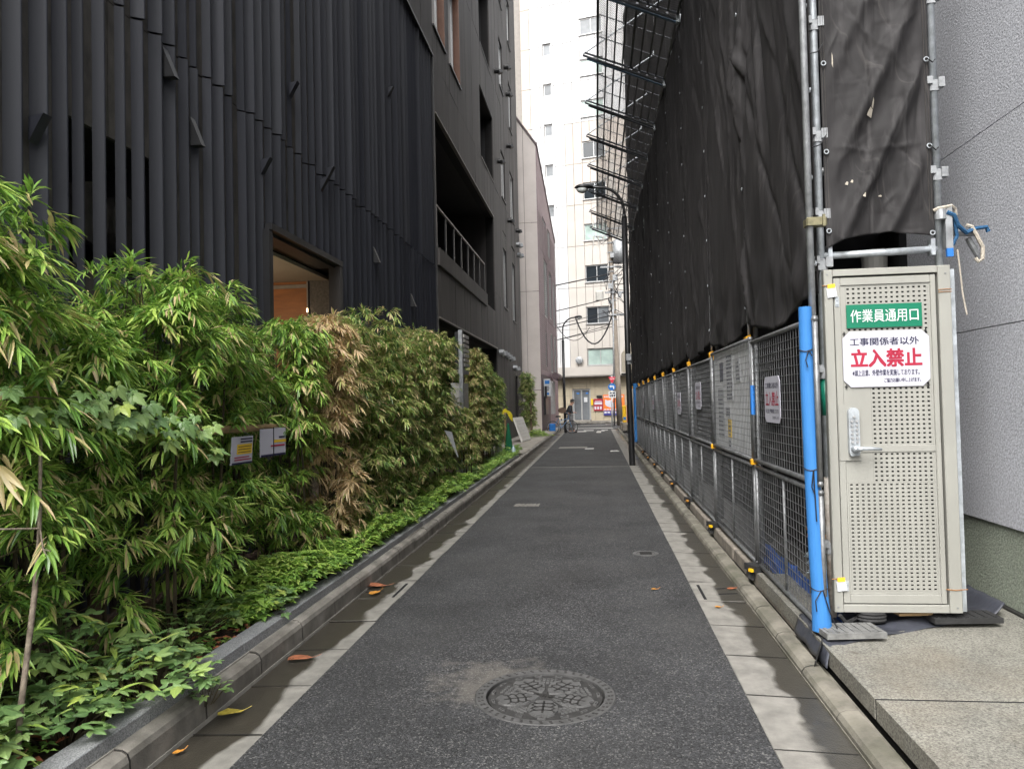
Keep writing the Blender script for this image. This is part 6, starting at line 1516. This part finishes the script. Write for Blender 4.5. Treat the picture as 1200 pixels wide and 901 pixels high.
for cx_ in (-0.42, 0.5):
    m = MB(); m.tube([W(cx_+0.29*math.cos(2*math.pi*k/24), 0.31+0.29*math.sin(2*math.pi*k/24)) for k in range(25)], 0.018, 6, False); w_ = m.build('wheel', 'tyre', bi)
    m = MB(); m.tube([W(cx_+0.268*math.cos(2*math.pi*k/24), 0.31+0.268*math.sin(2*math.pi*k/24)) for k in range(25)], 0.009, 5, False)
    for k in range(10): a = math.pi*2*k/10; m.tube([W(cx_, 0.31), W(cx_+0.265*math.cos(a), 0.31+0.265*math.sin(a))], 0.003, 3)
    m.build('rim', 'galv', w_)
m = MB()
for pts in ([W(-0.42,0.31),W(0.0,0.28),W(-0.14,0.8)], [W(-0.42,0.31),W(-0.13,0.72)], [W(0.0,0.28),W(0.36,0.72)], [W(-0.1,0.6),W(0.36,0.74)], [W(0.5,0.31),W(0.36,0.74),W(0.33,0.98)]): m.tube(pts, 0.018, 6)
m.build('frame', 'shirt_blue', bi)
m = MB(); m.tube([W(0.22,1.02,36.24),W(0.33,1.0,36.36),W(0.33,0.98,36.5),W(0.33,1.0,36.64),W(0.22,1.02,36.76)], 0.013, 6); m.build('handlebar', 'galv', bi)
m = MB(); m.bbox(-1.75-0.28, -1.75-0.02, 36.42, 36.58, 0.8, 0.87, 0.03); m.build('saddle', 'tyre', bi)
m = MB(); q = [(-1.75+0.42,36.36),(-1.75+0.72,36.36),(-1.75+0.72,36.64),(-1.75+0.42,36.64)]
for z in (0.68,0.78,0.88,0.94): m.tube([(x,y,z) for x,y in q+[q[0]]], 0.006, 4)
for x, y in q: m.tube([(x,y,0.66),(x,y,0.94)], 0.006, 4)
for k in range(6): m.tube([(q[0][0]+0.05*k,36.36,0.66),(q[0][0]+0.05*k,36.36,0.94)], 0.004, 4)
m.build('basket', 'galv_dull', bi)
m = MB(); m.bbox(-2.32,-2.02,36.0,36.3,0.14,0.5,0.04); tag(m.build('blue_bin', 'blue_sign'), 'small blue container on the kerb left of the bicycle', 'bin')
m = MB(); m.tube([(-2.42,37.0,0.14),(-2.42,37.0,0.3)],[0.1,0.12],10); tag(m.build('flower_pot','post_wood'), 'small brown flower pot at the purple building corner', 'pot')

# ------------------------------------------------------------------ small things on the left pavement
lbd = thing('leaning_board', 'white ribbed board leaning against the last bamboo bushes on the left pavement', 'board', (-2.6, 26.4, 0.15))
bl, br, tl = Vector((-2.66,26.2,0.155)), Vector((-2.5,27.9,0.155)), Vector((-3.0,26.6,1.02))
uu = (br-bl); vv = (tl-bl); nn_ = uu.cross(vv).normalized(); nn_ = nn_ if nn_.x > 0 else -nn_
m = MB(); m.obox(bl + uu*0.5 + vv*0.5 - nn_*0.02, uu*0.5, vv*0.5, nn_*0.02); m.build('board', 'tile_board', lbd)
for k in range(7): m = MB(); m.obox(bl + uu*0.5 + vv*(0.09+0.137*k) + nn_*0.008, uu*0.47, vv*0.055, nn_*0.007); m.build('rib', 'tile_board', lbd)
t = thing('folded_net', 'folded dark green net cone standing by the bamboo on the left', 'net', (-2.38, 20, 0.15))
m = MB(); m.lathe([(0.13,0),(0.12,0.1),(0.09,0.4),(0.03,0.82),(0.0001,0.88)], 9, (-2.36, 19.6, 0.15)); m.build('net_body', 'net_green', t)
t = thing('yellow_cloth', 'yellow cloth draped over a wooden stake on the left', 'cloth', (-2.5, 19.9, 0.15))
m = MB(); m.tube([(-2.48,19.9,0.12),(-2.48,19.9,1.3)],0.03,6); m.build('stake','bamboo_pole',t)
m = MB(); m.grid(8,6,lambda u,v:(-2.55+0.28*u, 19.85+0.05*math.sin(u*7), 1.22+0.18*math.sin(math.pi*(0.2+0.8*u))-0.12*v*(0.6+u)+0.02*math.sin(9*u+4*v))); m.build('cloth','cloth_yellow',t,True)
t = thing('water_bottle', 'clear plastic bottle with pale cap standing on the left pavement edge', 'bottle', (-2.2, 19.3, 0.15))
m = MB(); m.lathe([(0.0001,0),(0.05,0),(0.055,0.05),(0.055,0.17),(0.02,0.24),(0.018,0.26)], 14, (-2.2,19.3,0.17)); m.build('bottle_body','plastic_clear',t,True)
m = MB(); m.lathe([(0.022,0.26),(0.022,0.29),(0.0001,0.29)], 12, (-2.2,19.3,0.17)); m.build('cap','plastic_white',t)
m = MB(); m.bbox(-2.62,-2.45,18.9,19.1,0.16,0.5,0.05); tag(m.build('white_bag','plastic_white'), 'white plastic bag at the foot of the bamboo on the left', 'bag')
m = MB(); m.prism([(-2.36,11.3,1.15),(-2.28,11.42,1.12),(-2.2,11.5,0.72)], (0.01,0.01,0)); tag(m.build('paper_scrap','paper'), 'pointed scrap of white paper caught in the middle of the hedge', 'paper')
# boards on a bamboo rail in the hedge
m = MB(); m.tube([(-2.44,4.3,1.42),(-2.42,5.5,1.41)],[0.028,0.024],8); tag(m.build('bamboo_rail','bamboo_pole'), 'thick bamboo rail running through the hedge above the small white boards', 'rail')
m = MB(); m.tube([(-2.9,2.0,0.62),(-2.85,9.5,0.62)],0.02,6); tag(m.build('low_rail','frame_black'), 'thin dark rail low inside the hedge', 'rail')
for i, (p0, w, h, rz, lab) in enumerate((((-2.38,4.58,1.185),0.25,0.185,0.25,'small white board with a yellow block of writing, left one in the hedge'), ((-2.38,5.01,1.205),0.34,0.2,0.45,'small white board with a thin yellow band, right one in the hedge'))):
    t = thing('hedge_board', lab, 'notice', p0, 'boards hung in the hedge')
    u_ = Vector((math.sin(rz)*-1*0.0+0.35, 0.94, 0)).normalized() if i else Vector((0.1,0.99,0.0)).normalized()
    u_ = Vector((0.12,0.99,0)) if i else Vector((0.1,0.99,0.0)); u_.normalize()
    v_ = (Vector((0,0,1)) + u_*(0.12 if i == 0 else 0.02)).normalized()
    n_ = u_.cross(v_)
    m = MB(); plate(m, p0, u_, v_, w, h, 0.004); m.build('board_plate', 'sign_white', t)
    def strip(a, b, c, d, mt, lift=0.002):
        q = MB(); o_ = Vector(p0)+n_*lift; q.prism([o_+u_*a*w+v_*c*h, o_+u_*b*w+v_*c*h, o_+u_*b*w+v_*d*h, o_+u_*a*w+v_*d*h], n_*0.001); return q.build('print', mt, t)
    if i == 0:
        strip(0.25,0.95,0.36,0.72,'ink_yellow'); strip(0.05,0.98,0.0,0.07,'ink_navy')
        for k in range(3): strip(0.3,0.9,0.42+0.1*k,0.445+0.1*k,'ink_navy',0.0035)
        for k in range(2): strip(0.15,0.95-0.1*k,0.14+0.09*k,0.18+0.09*k,'ink_red'); strip(0.4,0.95,0.78+0.1*k,0.83+0.1*k,'ink_navy')
    else:
        strip(0.5,1.0,0.48,0.58,'ink_yellow'); strip(0.02,0.98,0.0,0.08,'ink_navy'); strip(0.4,0.95,0.34,0.4,'ink_red'); strip(0.72,0.95,0.64,0.7,'ink_navy')
        q = MB(); q.obox(Vector(p0)+u_*w*0.5+v_*h*0.5+n_*0.004, u_*0.003, v_*h*0.55, n_*0.002); q.build('tie_cord','frame_black',t)
    q = MB(); q.tube([Vector(p0)+u_*w*0.15+v_*h, Vector((-2.43,p0[1]+0.1,1.41))],0.002,4); q.tube([Vector(p0)+u_*w*0.85+v_*h, Vector((-2.43,p0[1]+0.25,1.41))],0.002,4); q.build('tie_wire','galv_dull',t)
# ------------------------------------------------------------------ planting: leaf sprays first
rp1 = random.Random(77)
def add_leaf(mb, base, d, nrm, ln, wd, tint, droop=0.3, seg=3):
    """pointed leaf blade, folded along the midrib and drooping towards the tip"""
    d = Vector(d).normalized(); s = d.cross(Vector(nrm)); s = s.normalized() if s.length > 1e-5 else d.orthogonal().normalized(); n = s.cross(d)
    b = Vector(base); v = [b]; f = []
    prof = {3: ((0.22,0.8),(0.5,1.0),(0.78,0.6)), 2: ((0.28,0.95),(0.65,0.8)), 1: ((0.42,1.0),)}[seg]
    for t, w in prof:
        c = b + d*ln*t + Vector((0,0,-droop*ln*t*t)); h = wd*0.5*w
        v += [c - s*h + n*h*0.35, c, c + s*h + n*h*0.35]
    v.append(b + d*ln + Vector((0,0,-droop*ln)))
    k = len(prof); f += [(0,2,1),(0,3,2)]
    for i in range(k-1):
        a = 1+3*i; f += [(a,a+1,a+4,a+3),(a+1,a+2,a+5,a+4)]
    a = 1+3*(k-1); e = len(v)-1; f += [(a,a+1,e),(a+1,a+2,e)]
    mb.ca = tint; mb.add(v, f); mb.ca = 0.5
def tint_(r, dry):
    x = r.random()
    if x < dry: return r.uniform(0.85, 1.0)
    if x < dry + 0.17: return r.uniform(0.58, 0.8)
    return min(0.7, max(0.02, r.gauss(0.34, 0.16)))
def spray_into(mb, o, axis, r, n, ln, wd, dry, seg=3):
    """one bamboo shoot tip: blades in two ranks along a short twig, pointing forwards and hanging"""
    axis = Vector(axis).normalized(); o = Vector(o)
    side = axis.cross(Vector((0,0,1))); side = side.normalized() if side.length > 0.05 else Vector((math.cos(n),math.sin(n),0))
    young = r.random() < 0.35; dd = dry if r.random() > 0.05 else 0.7; tw = 0.08
    for k in range(n):
        t = k/(n-1); sg = 1 if k % 2 else -1
        base = o + axis*tw*(t-0.6) + Vector((0,0,-0.03*t*t))
        sp = r.uniform(0.25,1.0)*(1.15-0.75*t)
        d = axis*(0.75+0.35*t) + side*sg*sp + Vector((0,0,-1))*(r.uniform(0.1,0.9) if r.random() < 0.75 else r.uniform(-0.4,0.1))
        tt = tint_(r, dd); tt = min(0.74, tt+0.2) if young and tt < 0.8 else tt
        add_leaf(mb, base, d, (side*r.uniform(-0.4,0.4) + Vector((0,0,1))), ln*r.uniform(0.65,1.15)*(0.8+0.3*math.sin(math.pi*t)), wd*r.uniform(0.8,1.2), tt, r.uniform(0.1,0.45), seg)
SPR = []
for k in range(14):
    m = MB(); r = random.Random(300+k); el = R(-35 + 8*k)
    spray_into(m, (0,0,0), (math.cos(el),0,math.sin(el)), r, r.randint(9,12), 0.106, 0.0148, 0.1)
    SPR.append(m.mesh('leaf_spray', 'bamboo_leaf'))
def spots(r, h, rad, n, zmin, rx=1.0, taper=0.25):
    """shoot tips gathered in drooping tufts on a shell round the culms"""
    res = []
    for t in range(max(1, n//10)):
        z = zmin + (h-zmin)*(r.random()**0.8); a = r.uniform(0, 6.283)
        rr = rad*(1 - taper*((z-zmin)/(h-zmin))**2)*r.uniform(0.5, 1.0)
        cx, cy = rr*math.cos(a)*rx, rr*math.sin(a)
        for _ in range(10):
            b = r.uniform(0, 6.283); q = r.random()**0.6
            p = Vector((cx + 0.15*q*math.cos(b), cy + 0.15*q*math.sin(b), z + 0.1*(1-q*q) - 0.07*r.random()))
            ax = Vector((math.cos(b)*q + math.cos(a)*0.12, math.sin(b)*q + math.sin(a)*0.12, 0.75 - 1.0*q + r.uniform(-0.35,0.25)))
            res.append((p, ax.normalized(), r.uniform(0.8, 1.2)))
    return res
def culms(h, rad, r, n):
    m = MB()
    for k in range(n):
        a = r.uniform(0, 6.283); x, y = 0.55*rad*r.random()*math.cos(a), 0.55*rad*r.random()*math.sin(a)
        x1, y1 = x + r.uniform(-0.15,0.15), y + r.uniform(-0.15,0.15)
        m.tube([(x,y,-0.05),(x*0.9+x1*0.1,y*0.9+y1*0.1,h*0.4),(x1,y1,h*0.93)], [0.012,0.010,0.004], 5)
    for k in range(n*5):
        z = r.uniform(0.45, h*0.95); a = r.uniform(0, 6.283); rr = rad*r.uniform(0.4,0.85)
        m.tube([(0.2*rr*math.cos(a),0.2*rr*math.sin(a),z-0.12),(rr*math.cos(a),rr*math.sin(a),z)], [0.004,0.002], 4)
    return m
def bamboo(x, y, h, rad, label, nspray, near, dry, mt='bamboo_leaf', seed=0, zmin=0.42, nculm=6, rx=1.0):
    r = random.Random(900+seed); t = thing('bamboo_plant', label, 'bamboo', (x, y, 0.14), 'bamboo plants of the hedge')
    h -= 0.14
    c = culms(h, rad, r, nculm); o = link('culm', c.mesh('culm', 'stem_dark'), None); o.parent = t
    sp = spots(r, h-0.08, rad, nspray, zmin, rx)
    # a loose crest of shoots at the top
    for k in range(14):
        a = r.uniform(0,6.283); rr = rad*0.6*r.random(); sp.append((Vector((rr*rx*math.cos(a),rr*math.sin(a),h-0.05-0.12*rr/rad*r.random())), Vector((r.gauss(0,0.5),r.gauss(0,0.5),1)).normalized(), r.uniform(0.8,1.1)))
    def clear(p):
        X_, Y_, Z_ = p.x+x, p.y+y, p.z+0.14
        return X_ > -2.52 and 4.0 < Y_ < 5.75 and 1.08 < Z_ < 1.46
    sp = [q for q in sp if not clear(q[0])]
    if near:
        sp.sort(key=lambda s: -(s[0].x*0.6 - s[0].y*0.6 + r.uniform(0,0.35)))     # those towards the lane and the camera first
        for p, ax, s in sp[:near]:
            el = math.degrees(math.asin(max(-1, min(1, ax.z)))); q = (r.uniform(-0.15,0.15), r.uniform(-0.1,0.1), math.atan2(ax.y, ax.x))
            e = bpy.data.objects.new('leaf_spray', SPR[max(0, min(13, int((el+35)/8+r.uniform(-1.5,1.5))))]); COL.link(e); e.parent = t; e.location = p; e.rotation_euler = q; e.scale = (s,s,s)
        sp = sp[near:]
    m = MB()
    for p, ax, s in sp:
        spray_into(m, p, ax, r, r.randint(8,11), 0.096*s, 0.0148*s, dry, 2)
    o = link('foliage', m.mesh('foliage', mt), None); o.parent = t; stuff(o)
    return t
hedge = [
 (-2.95,1.75,2.7,0.62,'bamboo at the very left edge of the photo, nearest the camera',300,150,0.06),
 (-2.66,2.72,2.68,0.46,'tall bright bamboo at the left edge, above the pale bare stem',330,200,0.06),
 (-2.80,3.42,2.18,0.42,'lower bamboo in the dip between the two tall left clumps',260,150,0.06),
 (-2.68,4.08,2.44,0.46,'tall rounded bamboo clump, second peak from the left',340,200,0.09),
 (-2.72,4.72,2.46,0.42,'bamboo clump left of the small boards, drooping over the rail',320,150,0.1),
 (-2.86,5.42,2.22,0.42,'shorter bamboo behind the two small white boards',260,110,0.1),
 (-2.74,6.12,2.36,0.42,'bamboo in front of the lit room opening',330,90,0.1),
 (-2.56,6.75,2.44,0.30,'browned bamboo with many dried tan leaves, beside the lit opening',300,0,0.85),
 (-2.72,7.55,2.55,0.46,'bamboo just right of the dried brown clump',360,0,0.16),
 (-2.70,8.50,2.72,0.50,'highest rounded bamboo crown in the middle of the hedge',420,0,0.2),
 (-2.72,9.50,2.48,0.50,'bamboo clump in the shallow dip right of the highest crown',400,0,0.2),
 (-2.70,10.50,2.66,0.50,'bamboo beside the caught scrap of white paper',400,0,0.2),
 (-2.70,11.50,2.78,0.50,'tall bamboo clump in front of the right end of the slatted wall',400,0,0.2),
 (-2.66,12.30,2.72,0.44,'last clump of the dense hedge, with a tan tuft on top',400,0,0.22),
 (-2.40,13.35,1.5,0.22,'low thin bamboo at the foot of the pale steel post',120,0,0.2),
 (-2.62,15.90,2.78,0.36,'sparse browned bamboo just right of the pale steel post',240,0,0.4),
 (-2.66,17.00,2.60,0.42,'yellowish bamboo in front of the dark ground-floor recess',300,0,0.22),
 (-2.64,18.20,2.36,0.40,'bamboo behind the yellow cloth and the green net',280,0,0.16),
 (-2.86,20.6,2.3,0.42,'bamboo beside the white leaning board',280,0,0.14),
 (-2.95,31.8,2.85,0.5,'single bamboo bush standing apart against the beige end wall',420,0,0.2)]
for i, (x, y, h, rad, lab, n, near, dry) in enumerate(hedge):
    bamboo(x, y, h, rad, lab, int(n*(3.6 if i < 14 else 4.4)), int(near*1.8), dry, 'bamboo_leaf' if i < 7 else 'bamboo_leaf_far', i, (0.34 if i < 6 else 0.18) if i < 14 else 0.3, 6 if i < 14 else 3, 1.0 if i < 12 else (0.75 if i < 14 else 0.6))
# pale bare stem at the left
m = MB(); m.tube([(-2.28,2.66,0.12),(-2.27,2.68,0.4),(-2.245,2.72,0.8),(-2.235,2.74,1.05),(-2.24,2.76,1.5)], [0.012,0.0115,0.011,0.009,0.006], 8)
tr = thing('bare_sapling', 'pale spotted bare stem with a bent twig at the left edge', 'stem', (-2.28,2.66,0.14)); m.build('stem', 'bark_pale', tr, True)
m = MB(); m.tube([(-2.236,2.74,1.02),(-2.2,2.7,1.09),(-2.19,2.69,1.1),(-2.3,2.55,1.12)], 0.004, 5); m.tube([(-2.19,2.69,1.1),(-2.17,2.68,1.02),(-2.15,2.68,0.98),(-2.16,2.67,0.94)], 0.0035, 5); m.tube([(-2.17,2.68,1.02),(-2.13,2.67,1.015)],0.003,5); m.build('twig', 'bark_pale', tr)
m = MB(); r = random.Random(5)
for (b, d, l) in (((-2.31,2.62,1.36),(0.25,-0.1,-0.95),0.17),((-2.31,2.62,1.36),(0.75,-0.1,-0.5),0.16),((-2.31,2.62,1.36),(0.62,-0.1,-0.7),0.19),((-2.36,2.5,1.36),(-0.05,-0.1,-1),0.16),((-2.36,2.5,1.35),(0.1,-0.1,-1),0.15)): add_leaf(m, b, d, (0,-1,0.3), l, 0.032, 0.93, 0.1)
tag(m.build('dry_leaves', 'bamboo_leaf'), 'cluster of dry tan bamboo leaves hanging at the left edge', 'dry leaves')
# wooden stakes in the hedge
for i, (x, y, h, lab) in enumerate(((-2.62,6.6,2.2,'brown wooden post half hidden in the dried bamboo'),(-2.85,3.9,1.0,'short dark wooden post in the shade under the hedge'),(-2.6,16.5,1.3,'brown wooden stake among the sparse bamboo'),(-2.6,17.6,1.3,'brown wooden stake behind the yellowish bamboo'),(-2.8,31.4,1.6,'slim brown stake of the single far bush'),(-2.5,12.7,0.9,'low wooden stake at the end of the dense hedge'))):
    m = MB(); m.tube([(x,y,0.1),(x+0.01,y,h)], 0.035 if i else 0.045, 8); tag(m.build('wooden_post', 'post_wood' if i != 0 else 'bark_pale'), lab, 'post', 'posts in the hedge')

# broad compound leaves: five toothed leaflets on a stalk
def leaflet(mb, b, d, nrm, ln, wd, tint):
    d = Vector(d).normalized(); s = d.cross(Vector(nrm)).normalized(); n = s.cross(d); b = Vector(b)
    prof = ((0.12,0.55),(0.32,0.98),(0.42,0.86),(0.55,0.85),(0.64,0.68),(0.8,0.42),(0.86,0.34)); v = [b]
    for t, w in prof:
        c = b + d*ln*t + Vector((0,0,-0.18*ln*t*t)); h = wd*0.5*w; v += [c-s*h-n*h*0.12, c+n*0.004, c+s*h-n*h*0.12]
    v.append(b+d*ln+Vector((0,0,-0.2*ln))); f = [(0,2,1),(0,3,2)]
    for i in range(len(prof)-1): a = 1+3*i; f += [(a,a+1,a+4,a+3),(a+1,a+2,a+5,a+4)]
    a = 1+3*(len(prof)-1); e = len(v)-1; f += [(a,a+1,e),(a+1,a+2,e)]
    mb.ca = tint; mb.add(v, f); mb.ca = 0.5
CL = []
for k in range(6):
    m = MB(); r = random.Random(40+k); nl = 5 if k % 3 else 3
    angs = {5: (-1.75,-0.85,0.0,0.85,1.75), 3: (-1.0,0.0,1.0)}[nl]; t = r.uniform(0.25,0.75)
    for a in angs:
        sz = 1.0 if a == 0 else (0.78 if abs(a) < 1.2 else 0.55)
        leaflet(m, (0.012*math.sin(a),0.012*math.cos(a),0), (math.sin(a),math.cos(a),r.uniform(-0.12,0.06)), (0,0,1), 0.115*sz, 0.07*sz, min(1,max(0,t+r.uniform(-0.12,0.12))))
    CL.append(m.mesh('leaf', 'broad_leaf'))
def leafy(x, y, n, rad, h, label, s=1.0, group='leafy plants along the bed edge', z=0.16, spread=1.0, nm='leafy_plant'):
    r = random.Random(int(1000*(abs(x)+y))); t = thing(nm, label, 'plant', (x, y, z), group); m = MB()
    for k in range(n):
        a = r.uniform(0,6.283); rr = rad*math.sqrt(r.random()); hh = 1.25*h*(1-0.5*(rr/rad)**2)*r.uniform(0.55,1.1)
        p = Vector((rr*math.cos(a), rr*math.sin(a)*spread, hh))
        if x + p.x > -2.06: p.z = max(0.02, p.z*0.8)
        tilt = Matrix.Rotation(r.uniform(-0.5,0.5)+ (0.25 if r.random()<0.5 else 0), 3, 'X') ; e = (Matrix.Rotation(r.uniform(0,6.283), 3, 'Z') @ tilt).to_euler()
        o = bpy.data.objects.new('leaf', r.choice(CL)); COL.link(o); o.parent = t; o.location = p; o.rotation_euler = e; q = 0.72*s*r.uniform(0.7,1.2); o.scale = (q,q,q)
        m.tube([(p.x*0.3,p.y*0.3,-0.03),(p.x*0.7,p.y*0.7,hh*0.7),tuple(p)], [0.0025,0.002,0.0015], 4)
    o = link('stem', m.mesh('stem', 'stem_dark'), None); o.parent = t
    return t
leafy(-2.42,2.45,102,0.30,0.26,'broad leaved plant in the lower left corner, over the granite edge',1.0)
leafy(-2.30,2.95,88,0.24,0.20,'broad leaved plant beside the brown dead leaves near the left edge',0.95)
leafy(-2.20,3.40,119,0.30,0.24,'bushy leafy plant spilling over the kerb into the gutter',0.95)
leafy(-2.00,3.56,20,0.13,0.10,'small trailing leaves hanging over the kerb edge',0.6, z=0.1)
leafy(-2.55,3.3,57,0.24,0.42,'upright broad leaved plant in the shade behind the kerb plants',1.15)
leafy(-2.60,2.75,30,0.22,0.30,'shaded broad leaved plant at the foot of the pale bare stem',1.0)
leafy(-2.50,4.2,74,0.32,0.2,'low leafy plant under the bamboo beyond the spilling plant',0.8)
leafy(-2.26,4.75,74,0.22,0.16,'pale three-leaf plant creeping onto the granite edge',0.7)
leafy(-2.42,5.35,102,0.28,0.24,'round leafy plant before the bright ground cover',0.75)
# climbing vine with large pale leaves on the hedge face
vt = thing('climbing_vine', 'climbing vine with large pale leaves across the left hedge face', 'vine', (-2.3,3.2,1.4), None); r = random.Random(12); m = MB()
vp = [(-2.30,2.55,1.60),(-2.26,2.75,1.62),(-2.23,2.95,1.60),(-2.2,3.15,1.62),(-2.2,3.35,1.58),(-2.18,3.5,1.50),(-2.16,3.68,1.52),(-2.16,3.85,1.46),(-2.17,3.95,1.38)]
m.tube([Vector(p)-Vector((-2.3,3.2,1.4)) for p in vp], 0.003, 5)
for k in range(52):
    q = r.random()*(len(vp)-1.001); i = int(q); p = Vector(vp[i]).lerp(Vector(vp[i+1]), q-i) - Vector((-2.3,3.2,1.4)) + Vector((r.uniform(0,0.07), r.uniform(-0.05,0.05), r.uniform(-0.13,0.05)))
    o = bpy.data.objects.new('leaf', CL[r.choice([1,2,4,5])]); COL.link(o); o.parent = vt; o.location = p
    nz_ = Vector((0.62+r.uniform(-0.3,0.3), -0.45+r.uniform(-0.35,0.35), 0.75+r.uniform(-0.2,0.3))).normalized(); yd = Vector((0.5+r.uniform(-0.5,0.3), r.uniform(-0.7,0.5), -0.8)); yd = (yd - nz_*yd.dot(nz_)).normalized(); xd = yd.cross(nz_)
    o.rotation_euler = Matrix((xd, yd, nz_)).transposed().to_euler(); s = r.uniform(0.45,0.72); o.scale = (s,s,s)
o = link('stem', m.mesh('stem', 'stem_dark'), None); o.parent = vt
# broad grassy blades (dwarf bamboo) at the kerb
gb_ = thing('dwarf_bamboo', 'dwarf bamboo with bright yellow green blades beside the spilling plant', 'plant', (-2.2,3.2,0.16)); m = MB(); r = random.Random(3)
for k in range(34):
    a = r.uniform(-1.5,1.5); b = Vector((-2.3+r.uniform(-0.12,0.14), 3.2+r.uniform(-0.28,0.3), 0.2+r.uniform(0,0.2))); add_leaf(m, b, (0.8*math.cos(a)*0.8, math.sin(a), r.uniform(0.1,0.7)), (0,0,1), r.uniform(0.14,0.24), 0.03, r.uniform(0.62,0.82), r.uniform(0.2,0.6))
stuff(m.build('blade', 'bamboo_leaf', gb_))
gb_ = thing('dwarf_bamboo', 'dwarf bamboo with long thin blades in the lower left corner', 'plant', (-2.42,2.6,0.16)); m = MB()
for k in range(14):
    a = r.uniform(-2.5,0.5); b = Vector((-2.42+r.uniform(-0.1,0.1), 2.6+r.uniform(-0.15,0.2), 0.25+r.uniform(0,0.12))); add_leaf(m, b, (math.cos(a), math.sin(a)*0.7, r.uniform(0.2,0.9)), (0,0,1), r.uniform(0.16,0.3), 0.026, r.uniform(0.62,0.82), r.uniform(0.2,0.6))
stuff(m.build('blade', 'bamboo_leaf', gb_))
# ground cover: small rosettes along the bed, one mass
m = MB(); r = random.Random(55)
def rosette(x, y, z, s, nl, bright):
    t0 = r.uniform(0.2,0.75) + bright
    for k in range(nl):
        a = 6.283*k/nl + r.uniform(-0.4,0.4); el = r.uniform(-0.1,0.6); add_leaf(m, (x,y,z), (math.cos(a)*math.cos(el), math.sin(a)*math.cos(el), math.sin(el)), (0,0,1), s*r.uniform(0.7,1.2), s*0.55, min(1,max(0,t0+r.uniform(-0.15,0.15))), 0.3, 1)
for k in range(7600):
    y = 4.4 + 16.0*(r.random()**1.15); x = -2.17 - abs(r.gauss(-0.02,0.22)) + (0.09 if r.random() < 0.3 else 0)
    lump = noise.noise((x*2.5, y*1.3, 0.5)); hh = 0.17 + 0.24*max(0,lump+0.3)*(1 if x < -2.16 else 0.45) + 0.07*r.random()
    if y < 6 and lump < -0.25: continue
    rosette(x, y, hh + (0.04 if x > -2.18 else 0), r.uniform(0.035,0.068), r.randint(5,7), 0.1+0.3*max(0,lump))
for k in range(1500):      # taller loose weeds standing out of the low mass and leaning over the edge
    y = 4.6 + 15*r.random()**1.2; c = noise.noise((y*1.9, 4.0, 1.0)); x = -2.15 - abs(r.gauss(0.0,0.13)); s_ = r.uniform(0.05,0.1)*(1.2 if y < 10 else 1.0)
    if c < -0.15: continue
    rosette(x, y, 0.24 + 0.3*max(0, c+0.15)*r.random()*(1.0 if x < -2.2 else 0.55), s_, r.randint(4,6), 0.25*r.random())
for k in range(500):
    y = r.uniform(1.2,4.6); x = -2.2 - r.random()*0.7; rosette(x, y, 0.17+0.08*r.random(), r.uniform(0.03,0.06), 5, 0.0)
stuff(tag(m.build('ground_cover', 'cover_leaf'), 'low bright green ground cover along the granite edging', 'ground cover'))
m = MB()
for k in range(900):
    x, y = -2.5-0.5*r.random(), 2.2+3.6*r.random(); a = r.uniform(0,6.28); add_leaf(m, (x,y,0.15), (math.cos(a)*0.6,math.sin(a)*0.6,1), (math.sin(a),-math.cos(a),0.1), r.uniform(0.12,0.24), 0.009, r.uniform(0.05,0.4), r.uniform(0.4,0.9))
stuff(tag(m.build('grass_tufts', 'cover_leaf'), 'thin dark grass blades in the shade under the hedge', 'grass'))
m = MB()
for k in range(420):
    x, y = -2.19-0.5*r.random()**1.5, 1.8+12*r.random(); a = r.uniform(0,6.28); add_leaf(m, (x,y,0.19+0.02*r.random()), (math.cos(a),math.sin(a),0.2), (0,0,1), r.uniform(0.04,0.09), 0.035, 0.5, 0.2, 1)
stuff(tag(m.build('leaf_litter', 'fallen_brown'), 'brown dead leaves lying on the soil behind the granite edging', 'leaf litter'))
for i, (x, y, s) in enumerate(((-2.30,2.82,0.06),(-2.24,2.60,0.05),(-2.32,3.1,0.05),(-2.28,4.45,0.05),(-2.22,5.0,0.05),(-2.52,3.5,0.05))):
    fallen((x,y,0.22), s, 0.5+i, 'fallen_brown', ['curled brown dead leaf beside the granite edge near the left corner','brown leaf at the lower left corner','brown dead leaf under the broad leaved plants','rust brown leaf on the soil beyond the spilling plant','rust brown leaf near the creeping pale plant','pale brown dead leaf in the shade under the hedge'][i], 0.6)
# leafy tuft at the foot of the far bush
m = MB()
for k in range(260):
    x, y = -2.5+r.gauss(0,0.25), 31.0+r.gauss(0,0.5); rosette(x, y, 0.18+0.3*max(0,1-((x+2.5)**2*6+(y-31)**2))*r.random(), r.uniform(0.06,0.1), 6, 0.2)
stuff(tag(m.build('low_shrub', 'cover_leaf'), 'bright green low plants at the foot of the single far bush', 'shrub'))
